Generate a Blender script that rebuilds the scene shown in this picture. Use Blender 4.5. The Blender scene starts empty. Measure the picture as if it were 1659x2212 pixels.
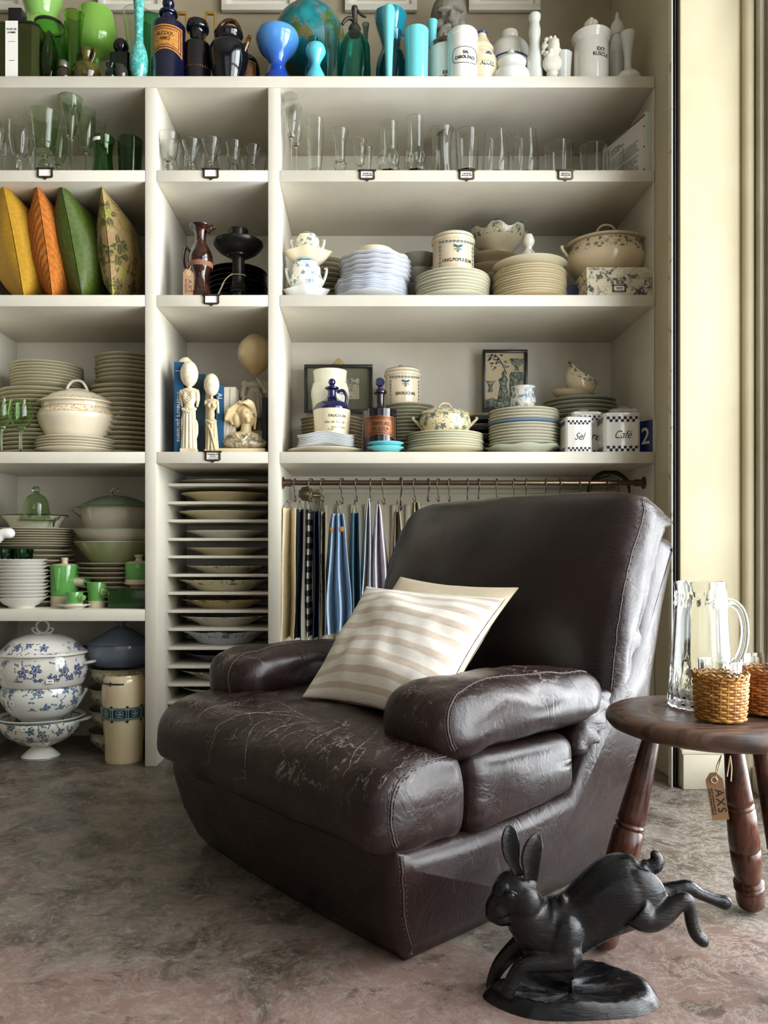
import bpy, bmesh, math, random
from math import sin, cos, pi, radians, sqrt, atan2
from mathutils import Vector, Matrix, noise as mnoise

random.seed(7)
SC = bpy.context.scene
COL = SC.collection

# ------------------------------------------------------------------ camera, world, light, exposure
F, CX, CY, EYE = 1661.0, 788.0, 1197.0, 0.674        # focal length / vanishing point in pixels of the 1659x2212 frame, eye height
cam = bpy.data.cameras.new('camera'); camo = bpy.data.objects.new('camera', cam); COL.objects.link(camo)
cam.sensor_fit = 'VERTICAL'; cam.sensor_height = 36.0; cam.lens = F / 2212 * 36
cam.shift_x = (829.5 - CX) / 2212; cam.shift_y = (CY - 1106.0) / 2212
cam.clip_start = 0.05
camo.location = (0, 0, EYE); camo.rotation_euler = (pi / 2, 0, 0)
SC.camera = camo

world = bpy.data.worlds.new('world'); SC.world = world; world.use_nodes = True
world.node_tree.nodes['Background'].inputs['Color'].default_value = (0.80, 0.90, 1.0, 1)
world.node_tree.nodes['Background'].inputs['Strength'].default_value = 0.3

def area(name, loc, rot, sx, sy, power, col=(1, 1, 1)):
    l = bpy.data.lights.new(name, 'AREA'); l.shape = 'RECTANGLE'; l.size = sx; l.size_y = sy
    l.energy = power; l.color = col
    o = bpy.data.objects.new(name, l); o.location = loc; o.rotation_euler = rot; COL.objects.link(o)
    o['label'] = 'daylight coming in through the shop window'; o['category'] = 'light'
    return o
# daylight of the shop windows: right-hand street window, and the street front behind the camera
area('window_daylight', (1.42, 0.5, 1.58), (0, radians(90), 0), 3.0, 3.0, 480, (0.93, 0.97, 1.0))
area('front_daylight', (-0.35, -2.7, 1.75), (radians(90), 0, 0), 2.6, 2.6, 14, (1.0, 0.97, 0.91))

SC.view_settings.view_transform = 'Standard'
SC.view_settings.look = 'None'
SC.view_settings.exposure = -0.08
SC.view_settings.gamma = 1.0
SC.view_settings.use_curve_mapping = False
SC.cycles.adaptive_threshold = 0.07
SC.cycles.adaptive_min_samples = 24
SC.cycles.use_light_tree = False
SC.cycles.max_bounces = 12
SC.cycles.diffuse_bounces = 3
SC.cycles.glossy_bounces = 4
SC.cycles.transmission_bounces = 12
SC.cycles.transparent_max_bounces = 8
SC.cycles.caustics_reflective = False
SC.cycles.caustics_refractive = True

# ------------------------------------------------------------------ colour and material helpers
def hx(h, a=1.0):
    h = h.lstrip('#')
    c = [int(h[i:i + 2], 16) / 255 for i in (0, 2, 4)]
    return tuple((x / 12.92 if x <= 0.04045 else ((x + 0.055) / 1.055) ** 2.4) for x in c) + (a,)

class N:
    """tiny node-tree helper"""
    def __init__(s, name):
        s.mat = bpy.data.materials.new(name); s.mat.use_nodes = True
        s.nt = s.mat.node_tree; s.b = s.nt.nodes['Principled BSDF']; s._tc = None
    def new(s, t, **kw):
        n = s.nt.nodes.new(t)
        for k, v in kw.items(): setattr(n, k, v)
        return n
    def lk(s, a, inp):
        if isinstance(a, bpy.types.NodeSocket): s.nt.links.new(a, inp)
        elif a is not None: inp.default_value = a
    def tc(s, which='Object'):
        if s._tc is None: s._tc = s.new('ShaderNodeTexCoord')
        return s._tc.outputs[which]
    def mapv(s, vec, scale=(1, 1, 1), loc=(0, 0, 0), rot=(0, 0, 0)):
        m = s.new('ShaderNodeMapping'); s.lk(vec, m.inputs[0])
        m.inputs['Scale'].default_value = scale; m.inputs['Location'].default_value = loc; m.inputs['Rotation'].default_value = rot
        return m.outputs[0]
    def math(s, op, a, b=None, c=None, clamp=False):
        m = s.new('ShaderNodeMath', operation=op, use_clamp=clamp)
        s.lk(a, m.inputs[0]); s.lk(b, m.inputs[1])
        if c is not None: s.lk(c, m.inputs[2])
        return m.outputs[0]
    def vmath(s, op, a, b=None):
        m = s.new('ShaderNodeVectorMath', operation=op); s.lk(a, m.inputs[0]); s.lk(b, m.inputs[1]); return m.outputs[0]
    def sep(s, v):
        n = s.new('ShaderNodeSeparateXYZ'); s.lk(v, n.inputs[0]); return n.outputs
    def comb(s, x, y, z=0.0):
        n = s.new('ShaderNodeCombineXYZ'); s.lk(x, n.inputs[0]); s.lk(y, n.inputs[1]); s.lk(z, n.inputs[2]); return n.outputs[0]
    def noise(s, vec, scale=5, detail=4, rough=0.5, dist=0.0, out=0):
        n = s.new('ShaderNodeTexNoise'); s.lk(vec, n.inputs['Vector'])
        n.inputs['Scale'].default_value = scale; n.inputs['Detail'].default_value = detail
        n.inputs['Roughness'].default_value = rough; n.inputs['Distortion'].default_value = dist
        return n.outputs[out]
    def vor(s, vec, scale=5, feature='F1', rnd=1.0, dims='3D'):
        n = s.new('ShaderNodeTexVoronoi', feature=feature, voronoi_dimensions=dims); s.lk(vec, n.inputs['Vector'])
        n.inputs['Scale'].default_value = scale; n.inputs['Randomness'].default_value = rnd
        return n.outputs
    def rng(s, x, lo, hi, a=0.0, b=1.0):
        m = s.new('ShaderNodeMapRange', interpolation_type='SMOOTHSTEP'); s.lk(x, m.inputs[0])
        for i, v in enumerate((lo, hi, a, b)): m.inputs[i + 1].default_value = v
        return m.outputs[0]
    def mix(s, f, a, b, mode='MIX'):
        m = s.new('ShaderNodeMix', data_type='RGBA', blend_type=mode)
        s.lk(f, m.inputs[0]); s.lk(a, m.inputs[6]); s.lk(b, m.inputs[7]); return m.outputs[2]
    def bump(s, h, strength=0.3, dist=0.002, nrm=None):
        b = s.new('ShaderNodeBump'); s.lk(h, b.inputs['Height']); b.inputs['Strength'].default_value = strength
        b.inputs['Distance'].default_value = dist
        if nrm is not None: s.lk(nrm, b.inputs['Normal'])
        return b.outputs[0]
    def out(s, col=None, rough=None, nrm=None, **kw):
        b = s.b.inputs
        if col is not None: s.lk(col, b['Base Color'])
        if rough is not None: s.lk(rough, b['Roughness'])
        if nrm is not None: s.lk(nrm, b['Normal'])
        for k, v in kw.items(): s.lk(v, b[k.replace('_', ' ')])
        return s.mat

_mc = {}
def M(name, col, rough=0.5, var=None, bump=None, **kw):
    """plain procedural material: colour hex, optional (hex2, scale, lo, hi) variation and (scale, strength, dist) bump"""
    if name in _mc: return _mc[name]
    n = N(name); c = hx(col)
    if var:
        f = n.noise(n.tc(), var[1], 5, 0.6); c = n.mix(n.rng(f, var[2], var[3]), hx(col), hx(var[0]))
    nr = None
    if bump: nr = n.bump(n.noise(n.tc(), bump[0], 4, 0.6), bump[1], bump[2] if len(bump) > 2 else 0.002)
    _mc[name] = n.out(c, rough, nr, **kw); return _mc[name]

def GLASS(name, col, rough=0.02, ior=1.47):
    if name in _mc: return _mc[name]
    n = N(name); _mc[name] = n.out(hx(col), rough, None, Transmission_Weight=1.0, IOR=ior); return _mc[name]

def flower_mask(n, uv, scale, cover=0.5, leaf=True, seed=0.0):
    """printed flower sprays in UV metres: petalled blossoms and small pointed leaves"""
    v = n.mapv(uv, (scale, scale, 1), (seed, seed * 1.7, 0))
    warp = n.noise(v, 1.3, 2, 0.5, out=1)
    v = n.vmath('ADD', v, n.vmath('MULTIPLY', n.vmath('SUBTRACT', warp, (0.5, 0.5, 0.5)), (0.35, 0.35, 0.0)))
    o = n.vor(v, 1.0, 'F1', 0.75, '2D')
    d = n.sep(n.vmath('SUBTRACT', v, o['Position'])); cr = n.sep(o['Color'])
    ang = n.math('ARCTAN2', d[1], d[0]); dist = o['Distance']
    pet = n.math('MULTIPLY_ADD', n.math('COSINE', n.math('MULTIPLY_ADD', ang, 5.0, n.math('MULTIPLY', cr[0], 6.0))), 0.09, 0.28)
    m = n.rng(n.math('SUBTRACT', dist, pet), 0.03, -0.03)
    ring = n.rng(n.math('ABSOLUTE', n.math('SUBTRACT', dist, 0.13)), 0.0, 0.03, 0.15, 1)
    vein = n.rng(n.math('ABSOLUTE', n.math('SINE', n.math('MULTIPLY_ADD', ang, 2.5, n.math('MULTIPLY', cr[0], 3.0)))), 0.0, 0.25, 0.3, 1)
    m = n.math('MULTIPLY', n.math('MULTIPLY', m, ring), vein)
    m = n.math('MULTIPLY', m, n.rng(cr[1], 1 - cover, 1 - cover + 0.02))
    if leaf:
        o2 = n.vor(n.mapv(v, (2.3, 2.3, 1), (3.1, 1.7, 0)), 1.0, 'F1', 0.9, '2D')
        d2 = n.sep(n.vmath('SUBTRACT', n.mapv(v, (2.3, 2.3, 1), (3.1, 1.7, 0)), o2['Position'])); c2 = n.sep(o2['Color'])
        a2 = n.math('SUBTRACT', n.math('ARCTAN2', d2[1], d2[0]), n.math('MULTIPLY', c2[0], 6.28))
        lf = n.math('MULTIPLY_ADD', n.math('POWER', n.math('ABSOLUTE', n.math('COSINE', a2)), 4.0), 0.38, 0.04)
        ml = n.rng(n.math('SUBTRACT', o2['Distance'], lf), 0.04, -0.04)
        ml = n.math('MULTIPLY', ml, n.rng(c2[1], 1 - cover * 0.8, 1 - cover * 0.8 + 0.02))
        m = n.math('MAXIMUM', m, n.math('MULTIPLY', ml, 0.8))
    return m

def CHINA(name, base, ink, scale=30, bands=((0.3, 0.95),), cover=0.55, rough=0.13, line=None, seed=0.0, var=None, craze=True):
    """glazed earthenware printed with flower sprays inside bands of the piece's own height (0..1)"""
    if name in _mc: return _mc[name]
    n = N(name); z = n.sep(n.tc('Generated'))[2]
    m = flower_mask(n, n.tc('UV'), scale, cover, True, seed)
    cl = n.noise(n.tc('UV'), scale * 0.45, 2, 0.5)
    bm = None
    for lo, hi in bands:
        w = n.math('MULTIPLY', n.rng(z, lo - 0.02, lo + 0.02), n.rng(z, hi + 0.02, hi - 0.02)); bm = w if bm is None else n.math('MAXIMUM', bm, w)
    m = n.math('MULTIPLY', n.math('MULTIPLY', m, bm), n.rng(cl, 0.36, 0.44))
    if line:
        for l in line:
            m = n.math('MAXIMUM', m, n.rng(n.math('ABSOLUTE', n.math('SUBTRACT', z, l[0])), l[1], l[1] * 0.6))
    bc = hx(base)
    if var: bc = n.mix(n.rng(n.noise(n.tc(), 9, 4), 0.4, 0.7), bc, hx(var))
    _mc[name] = n.out(n.mix(m, bc, hx(ink)), rough, None, Coat_Weight=0.3, Coat_Roughness=0.05); return _mc[name]

# ------------------------------------------------------------------ geometry helpers
def cr(pts, n=6, closed=False):
    """Catmull-Rom through points of any dimension"""
    P = [tuple(p) for p in pts]; out = []; m = len(P)
    rngi = range(m if closed else m - 1)
    for i in rngi:
        p0 = P[(i - 1) % m] if closed or i > 0 else P[0]
        p1, p2 = P[i % m], P[(i + 1) % m]
        p3 = P[(i + 2) % m] if closed or i + 2 < m else P[-1]
        for k in range(n):
            t = k / n
            out.append(tuple(0.5 * (2 * b + (c - a) * t + (2 * a - 5 * b + 4 * c - d) * t * t + (3 * b - a - 3 * c + d) * t ** 3)
                             for a, b, c, d in zip(p0, p1, p2, p3)))
    if not closed: out.append(P[-1])
    return out

def vessel(outer, th=0.003, floor=None):
    """closed wall profile from an outer profile (r, z) bottom to top"""
    inner = [(max(r - th, 0.0005), z) for r, z in outer if z > (outer[0][1] + (floor if floor is not None else th * 1.5))]
    o = [(0, outer[0][1])] + list(outer)
    i = inner[::-1]
    return o + i + [(0, i[-1][1])]

class G:
    def __init__(s): s.v, s.f, s.uv, s.mi = [], [], [], []
    def add(s, vs, fs, uvs=None, mi=0):
        k = len(s.v); s.v += [tuple(x) for x in vs]
        for j, f in enumerate(fs):
            s.f.append(tuple(i + k for i in f)); s.mi.append(mi)
            s.uv.append(uvs[j] if uvs else [(0, 0)] * len(f))
        return s
    def lathe(s, prof, seg=32, c=(0, 0, 0), ov=(1, 1), wave=None, mi=0, sq=None):
        """wave(angle, r, z) -> (r, z); sq: superellipse exponent for squarish plans"""
        vs, rows, cum, L = [], [], [], 0.0
        rm = max(r for r, z in prof)
        for j, (r, z) in enumerate(prof):
            if j: L += sqrt((r - prof[j - 1][0]) ** 2 + (z - prof[j - 1][1]) ** 2)
            cum.append(L)
            if r < 1e-6: rows.append([len(vs)]); vs.append((c[0], c[1], c[2] + z)); continue
            row = []
            for i in range(seg):
                a = 2 * pi * i / seg; rr, zz = (r, z) if not wave else wave(a, r, z)
                ca, sa = cos(a), sin(a)
                if sq: k = (abs(ca) ** sq + abs(sa) ** sq) ** (-1.0 / sq); rr *= k
                row.append(len(vs)); vs.append((c[0] + rr * ov[0] * ca, c[1] + rr * ov[1] * sa, c[2] + zz))
            rows.append(row)
        fs, us = [], []
        for j in range(len(rows) - 1):
            A, B = rows[j], rows[j + 1]
            for i in range(seg):
                k = (i + 1) % seg; u0, u1 = 2 * pi * i / seg * rm, 2 * pi * (i + 1) / seg * rm
                if len(A) == 1 and len(B) == 1: break
                if len(A) == 1: fs.append((A[0], B[k], B[i])); us.append([(u0, cum[j]), (u1, cum[j + 1]), (u0, cum[j + 1])])
                elif len(B) == 1: fs.append((A[i], A[k], B[0])); us.append([(u0, cum[j]), (u1, cum[j]), (u0, cum[j + 1])])
                else: fs.append((A[i], A[k], B[k], B[i])); us.append([(u0, cum[j]), (u1, cum[j]), (u1, cum[j + 1]), (u0, cum[j + 1])])
        return s.add(vs, fs, us, mi)
    def box(s, x0, x1, y0, y1, z0, z1, mi=0):
        vs = [(x, y, z) for z in (z0, z1) for y in (y0, y1) for x in (x0, x1)]
        fs = [(0, 2, 3, 1), (4, 5, 7, 6), (0, 1, 5, 4), (2, 6, 7, 3), (0, 4, 6, 2), (1, 3, 7, 5)]
        us = []
        for f in fs:
            p = [vs[i] for i in f]
            nx = abs((Vector(p[1]) - Vector(p[0])).cross(Vector(p[2]) - Vector(p[0])).normalized().x)
            nz = abs((Vector(p[1]) - Vector(p[0])).cross(Vector(p[2]) - Vector(p[0])).normalized().z)
            us.append([(q[0], q[1]) if nz > .5 else ((q[1], q[2]) if nx > .5 else (q[0], q[2])) for q in p])
        return s.add(vs, fs, us, mi)
    def tube(s, pts, r, seg=8, closed=False, flat=None, mi=0):
        P = [Vector(p) for p in pts]; n = len(P); R = r if isinstance(r, (list, tuple)) else [r] * n
        vs, rows = [], []; up = None
        for i in range(n):
            t = (P[(i + 1) % n] - P[i - 1]) if closed or 0 < i < n - 1 else (P[1] - P[0] if i == 0 else P[-1] - P[-2])
            t = t.normalized() if t.length > 1e-9 else Vector((0, 0, 1))
            if up is None: up = t.orthogonal().normalized() if flat is None else (Vector(flat[2]) - t * t.dot(Vector(flat[2]))).normalized()
            up = up - t * up.dot(t); up = up.normalized() if up.length > 1e-6 else t.orthogonal().normalized()
            sd = t.cross(up); row = []
            fa, fb = (1, 1) if flat is None else flat[:2]
            for k in range(seg):
                a = 2 * pi * k / seg; row.append(len(vs)); vs.append(P[i] + up * (cos(a) * R[i] * fa) + sd * (sin(a) * R[i] * fb))
            rows.append(row)
        fs, us = [], []; L = 0
        for i in range(n if closed else n - 1):
            A, B = rows[i], rows[(i + 1) % n]; d = (P[(i + 1) % n] - P[i]).length
            for k in range(seg):
                k2 = (k + 1) % seg; fs.append((A[k], A[k2], B[k2], B[k]))
                us.append([(L, k / seg), (L, (k + 1) / seg), (L + d, (k + 1) / seg), (L + d, k / seg)])
            L += d
        if not closed: fs += [tuple(rows[0][::-1]), tuple(rows[-1])]; us += [[(0, 0)] * seg, [(0, 0)] * seg]
        return s.add(vs, fs, us, mi)
    def ell(s, c, r, seg=16, ring=10, rot=None, mi=0):
        k = len(s.v); s.lathe([(sin(pi * j / ring), -cos(pi * j / ring)) for j in range(ring + 1)][:], seg, mi=mi)
        m = rot.to_3x3() if rot else Matrix.Identity(3)
        rr = r if isinstance(r, (tuple, list)) else (r, r, r)
        for i in range(k, len(s.v)):
            x, y, z = s.v[i]; s.v[i] = tuple(Vector(c) + m @ Vector((x * rr[0], y * rr[1], z * rr[2])))
        return s
    def grid(s, fn, nu, nv, cu=False, mi=0):
        """fn(a, b) -> point for a, b in 0..1"""
        vs = [fn(i / nu, j / nv) for j in range(nv + 1) for i in range(nu + (0 if cu else 1))]; w = nu + (0 if cu else 1)
        fs, us = [], []
        for j in range(nv):
            for i in range(nu):
                i2 = (i + 1) % w
                fs.append((j * w + i, j * w + i2, (j + 1) * w + i2, (j + 1) * w + i))
                us.append([(i / nu, j / nv), ((i + 1) / nu, j / nv), ((i + 1) / nu, (j + 1) / nv), (i / nu, (j + 1) / nv)])
        return s.add(vs, fs, us, mi)
    def prism(s, poly, y0, y1, mi=0):
        """polygon in (x, z) run from y0 to y1"""
        n = len(poly); vs = [(x, y0, z) for x, z in poly] + [(x, y1, z) for x, z in poly]
        fs = [tuple(range(n)), tuple(range(2 * n - 1, n - 1, -1))] + [(i, i + n, (i + 1) % n + n, (i + 1) % n) for i in range(n)]
        us = [[poly[i] for i in range(n)], [poly[i] for i in range(n - 1, -1, -1)]] + [[poly[i], poly[i], poly[(i + 1) % n], poly[(i + 1) % n]] for i in range(n)]
        return s.add(vs, fs, us, mi)
    def rbox(s, h, r, res=10, n=2.0, warp=None, mi=0):
        """soft box: half sizes h, corner radii r (vector)"""
        r = r if isinstance(r, (tuple, list)) else (r, r, r)
        key = {}; vs = []; fs = []; us = []
        def vert(p):
            k = tuple(round(q * 1000) for q in p)
            if k in key: return key[k]
            q = []; d = []
            for a in range(3):
                t = p[a] * h[a]; c = max(-(h[a] - r[a]), min(h[a] - r[a], t)); q.append(c); d.append((t - c) / r[a])
            L = (abs(d[0]) ** n + abs(d[1]) ** n + abs(d[2]) ** n) ** (1 / n)
            if L > 1e-9: m = max(abs(x) for x in d) / L; d = [x * m for x in d]
            w = [q[a] + d[a] * r[a] for a in range(3)]
            key[k] = len(vs); vs.append(tuple(warp(Vector(w)) if warp else w)); return key[k]
        e = [-cos(pi * (i / res)) * 0.35 + (2 * i / res - 1) * 0.65 for i in range(res + 1)]
        for ax in range(3):
            for sg in (-1, 1):
                for i in range(res):
                    for j in range(res):
                        pr = []
                        for a, b in ((i, j), (i + 1, j), (i + 1, j + 1), (i, j + 1)):
                            p = [0, 0, 0]; p[ax] = sg; p[(ax + 1) % 3] = e[a]; p[(ax + 2) % 3] = e[b]; pr.append(p)
                        if sg < 0: pr = pr[::-1]
                        fs.append(tuple(vert(p) for p in pr)); us.append([(p[(ax + 1) % 3], p[(ax + 2) % 3]) for p in pr])
        return s.add(vs, fs, us, mi)
    def tf(s, m, k=0):
        s.v[k:] = [tuple(m @ Vector(p)) for p in s.v[k:]]; return s
    def mv(s, x, y, z, k=0): return s.tf(Matrix.Translation((x, y, z)), k)
    def mesh(s, name, mats, sharp=38, bev=0, bseg=2):
        me = bpy.data.meshes.new(name); me.from_pydata(s.v, [], s.f)
        uvl = me.uv_layers.new(name='UVMap'); d = []
        for u in s.uv:
            for a in u: d += [a[0], a[1]]
        uvl.data.foreach_set('uv', d)
        me.polygons.foreach_set('material_index', s.mi)
        for m in (mats if isinstance(mats, (list, tuple)) else [mats]): me.materials.append(m)
        if bev:
            bm = bmesh.new(); bm.from_mesh(me); bmesh.ops.remove_doubles(bm, verts=bm.verts, dist=1e-6)
            ed = [e for e in bm.edges if len(e.link_faces) == 2 and e.calc_face_angle(0) > radians(30)]
            bmesh.ops.bevel(bm, geom=ed, offset=bev, segments=bseg, affect='EDGES', profile=0.5, clamp_overlap=True)
            bm.to_mesh(me); bm.free()
        me.polygons.foreach_set('use_smooth', [True] * len(me.polygons))
        me.update()
        if sharp: me.set_sharp_from_angle(angle=radians(sharp))
        return me

def fin(me):
    bm = bmesh.new(); bm.from_mesh(me); bmesh.ops.recalc_face_normals(bm, faces=bm.faces); bm.to_mesh(me); bm.free(); return me

def ob(name, me, parent=None, loc=None, rot=None):
    o = bpy.data.objects.new(name, me); COL.objects.link(o)
    if parent: o.parent = parent
    if loc is not None: o.location = loc
    if rot is not None: o.rotation_euler = rot
    return o
def tag(o, label=None, cat=None, group=None, kind=None):
    if label: o['label'] = label
    if cat: o['category'] = cat
    if group: o['group'] = group
    if kind: o['kind'] = kind
    return o
def thing(name, label, cat, loc=(0, 0, 0), rz=0, group=None):
    return tag(ob(name, None, None, loc, (0, 0, rz)), label, cat, group)
def part(name, g, mats, parent, loc=None, rot=None, label=None, **kw):
    o = ob(name, fin(g.mesh(name, mats, **kw)), parent, loc, rot)
    if label: o['label'] = label
    return o
def solo(name, g, mats, label, cat, loc=(0, 0, 0), rot=None, group=None, **kw):
    return tag(ob(name, fin(g.mesh(name, mats, **kw)), None, loc, rot), label, cat, group)
def struct(name, g, mats, parent=None, **kw):
    o = ob(name, fin(g.mesh(name, mats, **kw)), parent)
    if not parent: o['kind'] = 'structure'
    return o
def dup(o, parent=None, loc=None, rot=None, label=None):
    c = o.copy(); COL.objects.link(c); c.parent = parent
    if loc is not None: c.location = loc
    if rot is not None: c.rotation_euler = rot
    if label: c['label'] = label
    for ch in [x for x in COL.objects if x.parent == o]: dup(ch, c)
    return c

def organic(name, g, mats, voxel, smooth=6, fac=0.5):
    """fuse overlapping sculpted volumes into one continuous surface"""
    me = g.mesh(name + '_raw', mats, sharp=0); fin(me)
    t = bpy.data.objects.new('t', me); COL.objects.link(t)
    r = t.modifiers.new('r', 'REMESH'); r.mode = 'VOXEL'; r.voxel_size = voxel; r.use_smooth_shade = True
    if smooth: sm = t.modifiers.new('s', 'SMOOTH'); sm.iterations = smooth; sm.factor = fac
    bpy.context.view_layer.update()
    m2 = bpy.data.meshes.new_from_object(t.evaluated_get(bpy.context.evaluated_depsgraph_get())); m2.name = name
    bpy.data.objects.remove(t); bpy.data.meshes.remove(me)
    if not m2.materials:
        for m in (mats if isinstance(mats, (list, tuple)) else [mats]): m2.materials.append(m)
    m2.polygons.foreach_set('use_smooth', [True] * len(m2.polygons))
    return m2

def lettering(body, size, mat, parent, loc=(0, 0, 0), bend=None, a0=0.0, shear=0.0, rot=(0, 0, 0), ext=0.0, name='lettering', sx=1.0, bold=0.0, space=1.0, spacing=1.0):
    """flat printed letters facing -Y; bend: wrap round a vertical cylinder of that radius about the parent's axis"""
    cu = bpy.data.curves.new('t', 'FONT'); cu.body = body; cu.size = size; cu.align_x = 'CENTER'; cu.align_y = 'CENTER'
    cu.shear = shear; cu.offset = bold; cu.space_line = space; cu.space_character = spacing; cu.resolution_u = 3; cu.extrude = ext
    t = bpy.data.objects.new('t', cu); COL.objects.link(t)
    me = bpy.data.meshes.new_from_object(t); bpy.data.objects.remove(t); bpy.data.curves.remove(cu)
    for v in me.vertices:
        x, y, z = v.co; x *= sx
        if bend: a = a0 + x / bend; v.co = ((bend + 0.0006) * sin(a), -(bend + 0.0006) * cos(a), y + loc[2])
        else: v.co = (x, -z, y)
    me.name = name; me.materials.clear(); me.materials.append(mat)
    return ob(name, me, parent, (0, 0, 0) if bend else loc, rot)

# photograph measurements -> metres at a chosen distance Y from the camera
def sx(px, Y): return (px - CX) * Y / F
def sz(py, Y): return EYE - (py - CY) * Y / F
def PW(px, py, Y): return Vector((sx(px, Y), Y, sz(py, Y)))
# ------------------------------------------------------------------ materials of the room
def m_floor():
    n = N('polished_concrete'); o = n.tc()
    w = n.vmath('ADD', o, n.vmath('MULTIPLY', n.noise(o, 3.0, 3, 0.65, out=1), (0.16, 0.16, 0)))
    big = n.noise(w, 1.2, 3, 0.62); mid = n.noise(w, 6.5, 6, 0.70); fine = n.noise(w, 42, 4, 0.74)
    c = n.mix(n.rng(mid, 0.38, 0.62), hx('#4f463c'), hx('#7d7368'))
    # mauve-pink pigment in the front of the room and in loose patches
    y = n.sep(o)[1]; pk = n.math('ADD', n.math('MULTIPLY', n.noise(w, 2.2, 5, 0.7), 1.0), n.rng(y, 1.55, 1.15, 0.0, 0.16))
    c = n.mix(n.math('MULTIPLY', n.rng(pk, 0.56, 0.66), 0.85), c, hx('#80685f'))
    c = n.mix(n.math('MULTIPLY', n.rng(fine, 0.48, 0.72), 0.55), c, hx('#9c9387'))
    c = n.mix(n.math('MULTIPLY', n.rng(n.noise(n.mapv(w, loc=(7, 3, 0)), 14, 5, 0.75), 0.53, 0.66), 0.6), c, hx('#2f2922'))
    wx = n.rng(n.sep(o)[0], 0.25, 0.75)
    ve = n.math('ABSOLUTE', n.math('SUBTRACT', n.noise(w, 15, 6, 0.80, 0.35), 0.5))
    c = n.mix(n.math('MULTIPLY', n.rng(ve, 0.035, 0.0), n.math('MULTIPLY_ADD', wx, 0.34, 0.16)), c, hx('#b9b3aa'))
    sp = n.vor(o, 38)['Distance']; c = n.mix(n.math('MULTIPLY', n.rng(sp, 0.07, 0.04), n.rng(big, 0.5, 0.6)), c, hx('#2e2822'))
    nr = n.bump(n.math('ADD', n.math('MULTIPLY', fine, 0.5), mid), 0.22, 0.003)
    return n.out(c, n.rng(mid, 0.3, 0.7, 0.30, 0.50), nr, Specular_IOR_Level=0.4)
def m_paint(name, col, col2, rough=0.45, bump=0.12, sc=160):
    n = N(name); o = n.tc()
    c = n.mix(n.rng(n.noise(o, 3.0, 3, 0.6), 0.35, 0.7), hx(col), hx(col2))
    h = n.math('ADD', n.noise(o, sc, 2, 0.5), n.math('MULTIPLY', n.noise(o, sc * 0.2, 2, 0.5), 0.6))
    return n.out(c, rough, n.bump(h, bump, 0.0015))
FLOOR = m_floor()
WHITE = m_paint('white_shelf_paint', '#dad4c4', '#d0c9b8', 0.42, 0.22, 190)
CREAM = m_paint('cream_wall_paint', '#cfc4a4', '#c4b896', 0.5, 0.15, 60)
TAN = m_paint('tan_wall_paint', '#a89c82', '#998d74', 0.6, 0.08, 80)
TRIM = m_paint('trim_paint', '#d8d1bd', '#c9c0a8', 0.4, 0.1, 40)
DIMW = M('dim_wall_paint', '#6b6354', .7)
BLACKM = M('black_metal', '#0b0d0d', 0.35, bump=(60, 0.2))
RUSTW = M('worn_white', '#cfc8b6', 0.5, ('#8d826c', 30, 0.55, 0.7))

YF, YB = 2.44, 2.86                    # front and back plane of the shelving
TH = 0.0367
SZ = [2.1915, 1.893, 1.497, 0.999, 0.498, 0.0]
XL, X1, X2, X3, X4, X5 = sx(-92, YF), sx(313, YF), sx(338, YF), sx(579, YF), sx(604, YF), sx(1414.5, YF)

# ------------------------------------------------------------------ room shell
struct('floor', G().box(-3.2, 1.75, -2.9, 3.0, -0.06, 0.0), FLOOR)
struct('ceiling', G().box(-3.2, 1.75, -2.9, 3.0, 3.35, 3.42), M('ceiling_paint', '#9a9486', .7))
struct('wall_back', G().box(-3.2, X5 + 0.05, YB + 0.012, YB + 0.1, 0, 3.35), TAN)
struct('wall_left', G().box(-3.28, -3.2, -2.9, 3.0, 0, 3.35), DIMW)
# alcove cheek beside the shelving, then the cream pier between it and the window
YP = 2.215
struct('wall_alcove', G().box(X5 + 0.001, X5 + 0.05, YP + 0.075, YB + 0.012, 0, 3.35), m_paint('alcove_paint', '#c9bd9f', '#bdb192', 0.55, 0.1, 70))
XP0, XP1 = 0.908, sx(1603, YP)
struct('wall_pier', G().box(XP0, XP1 + 0.02, YP, YP + 0.075, 0, 3.35), CREAM, bev=0.006)
struct('baseboard_pier', G().prism([(XP0 + 0.003, 0.0), (XP1 + 0.02, 0.0), (XP1 + 0.02, 0.099), (XP0 + 0.003, 0.099)], YP - 0.016, YP, ).box(XP0 + 0.001, XP1 + 0.02, YP - 0.010, YP, 0.099, 0.112), TRIM, bev=0.003)
# black channel that runs up the edge of the pier, with its worn white lip
ch = struct('trim_1', G().box(0.8895, 0.9225, YP + 0.014, YP + 0.03, 0, 3.35).box(0.8960, 0.8985, YP + 0.006, YP + 0.015, 0, 3.35).box(0.9030, 0.9050, YP + 0.008, YP + 0.015, 0, 3.35), BLACKM, bev=0.001)
struct('channel_lip', G().box(0.8865, 0.8895, YP + 0.006, YP + 0.03, 0, 3.35), RUSTW, ch)
# rounded corner bead and the reveal that turns from the pier to the street window
struct('trim_2', G().tube([(XP1 + 0.012, YP - 0.010, 0), (XP1 + 0.012, YP - 0.010, 3.35)], 0.016, 12), CREAM)

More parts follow.
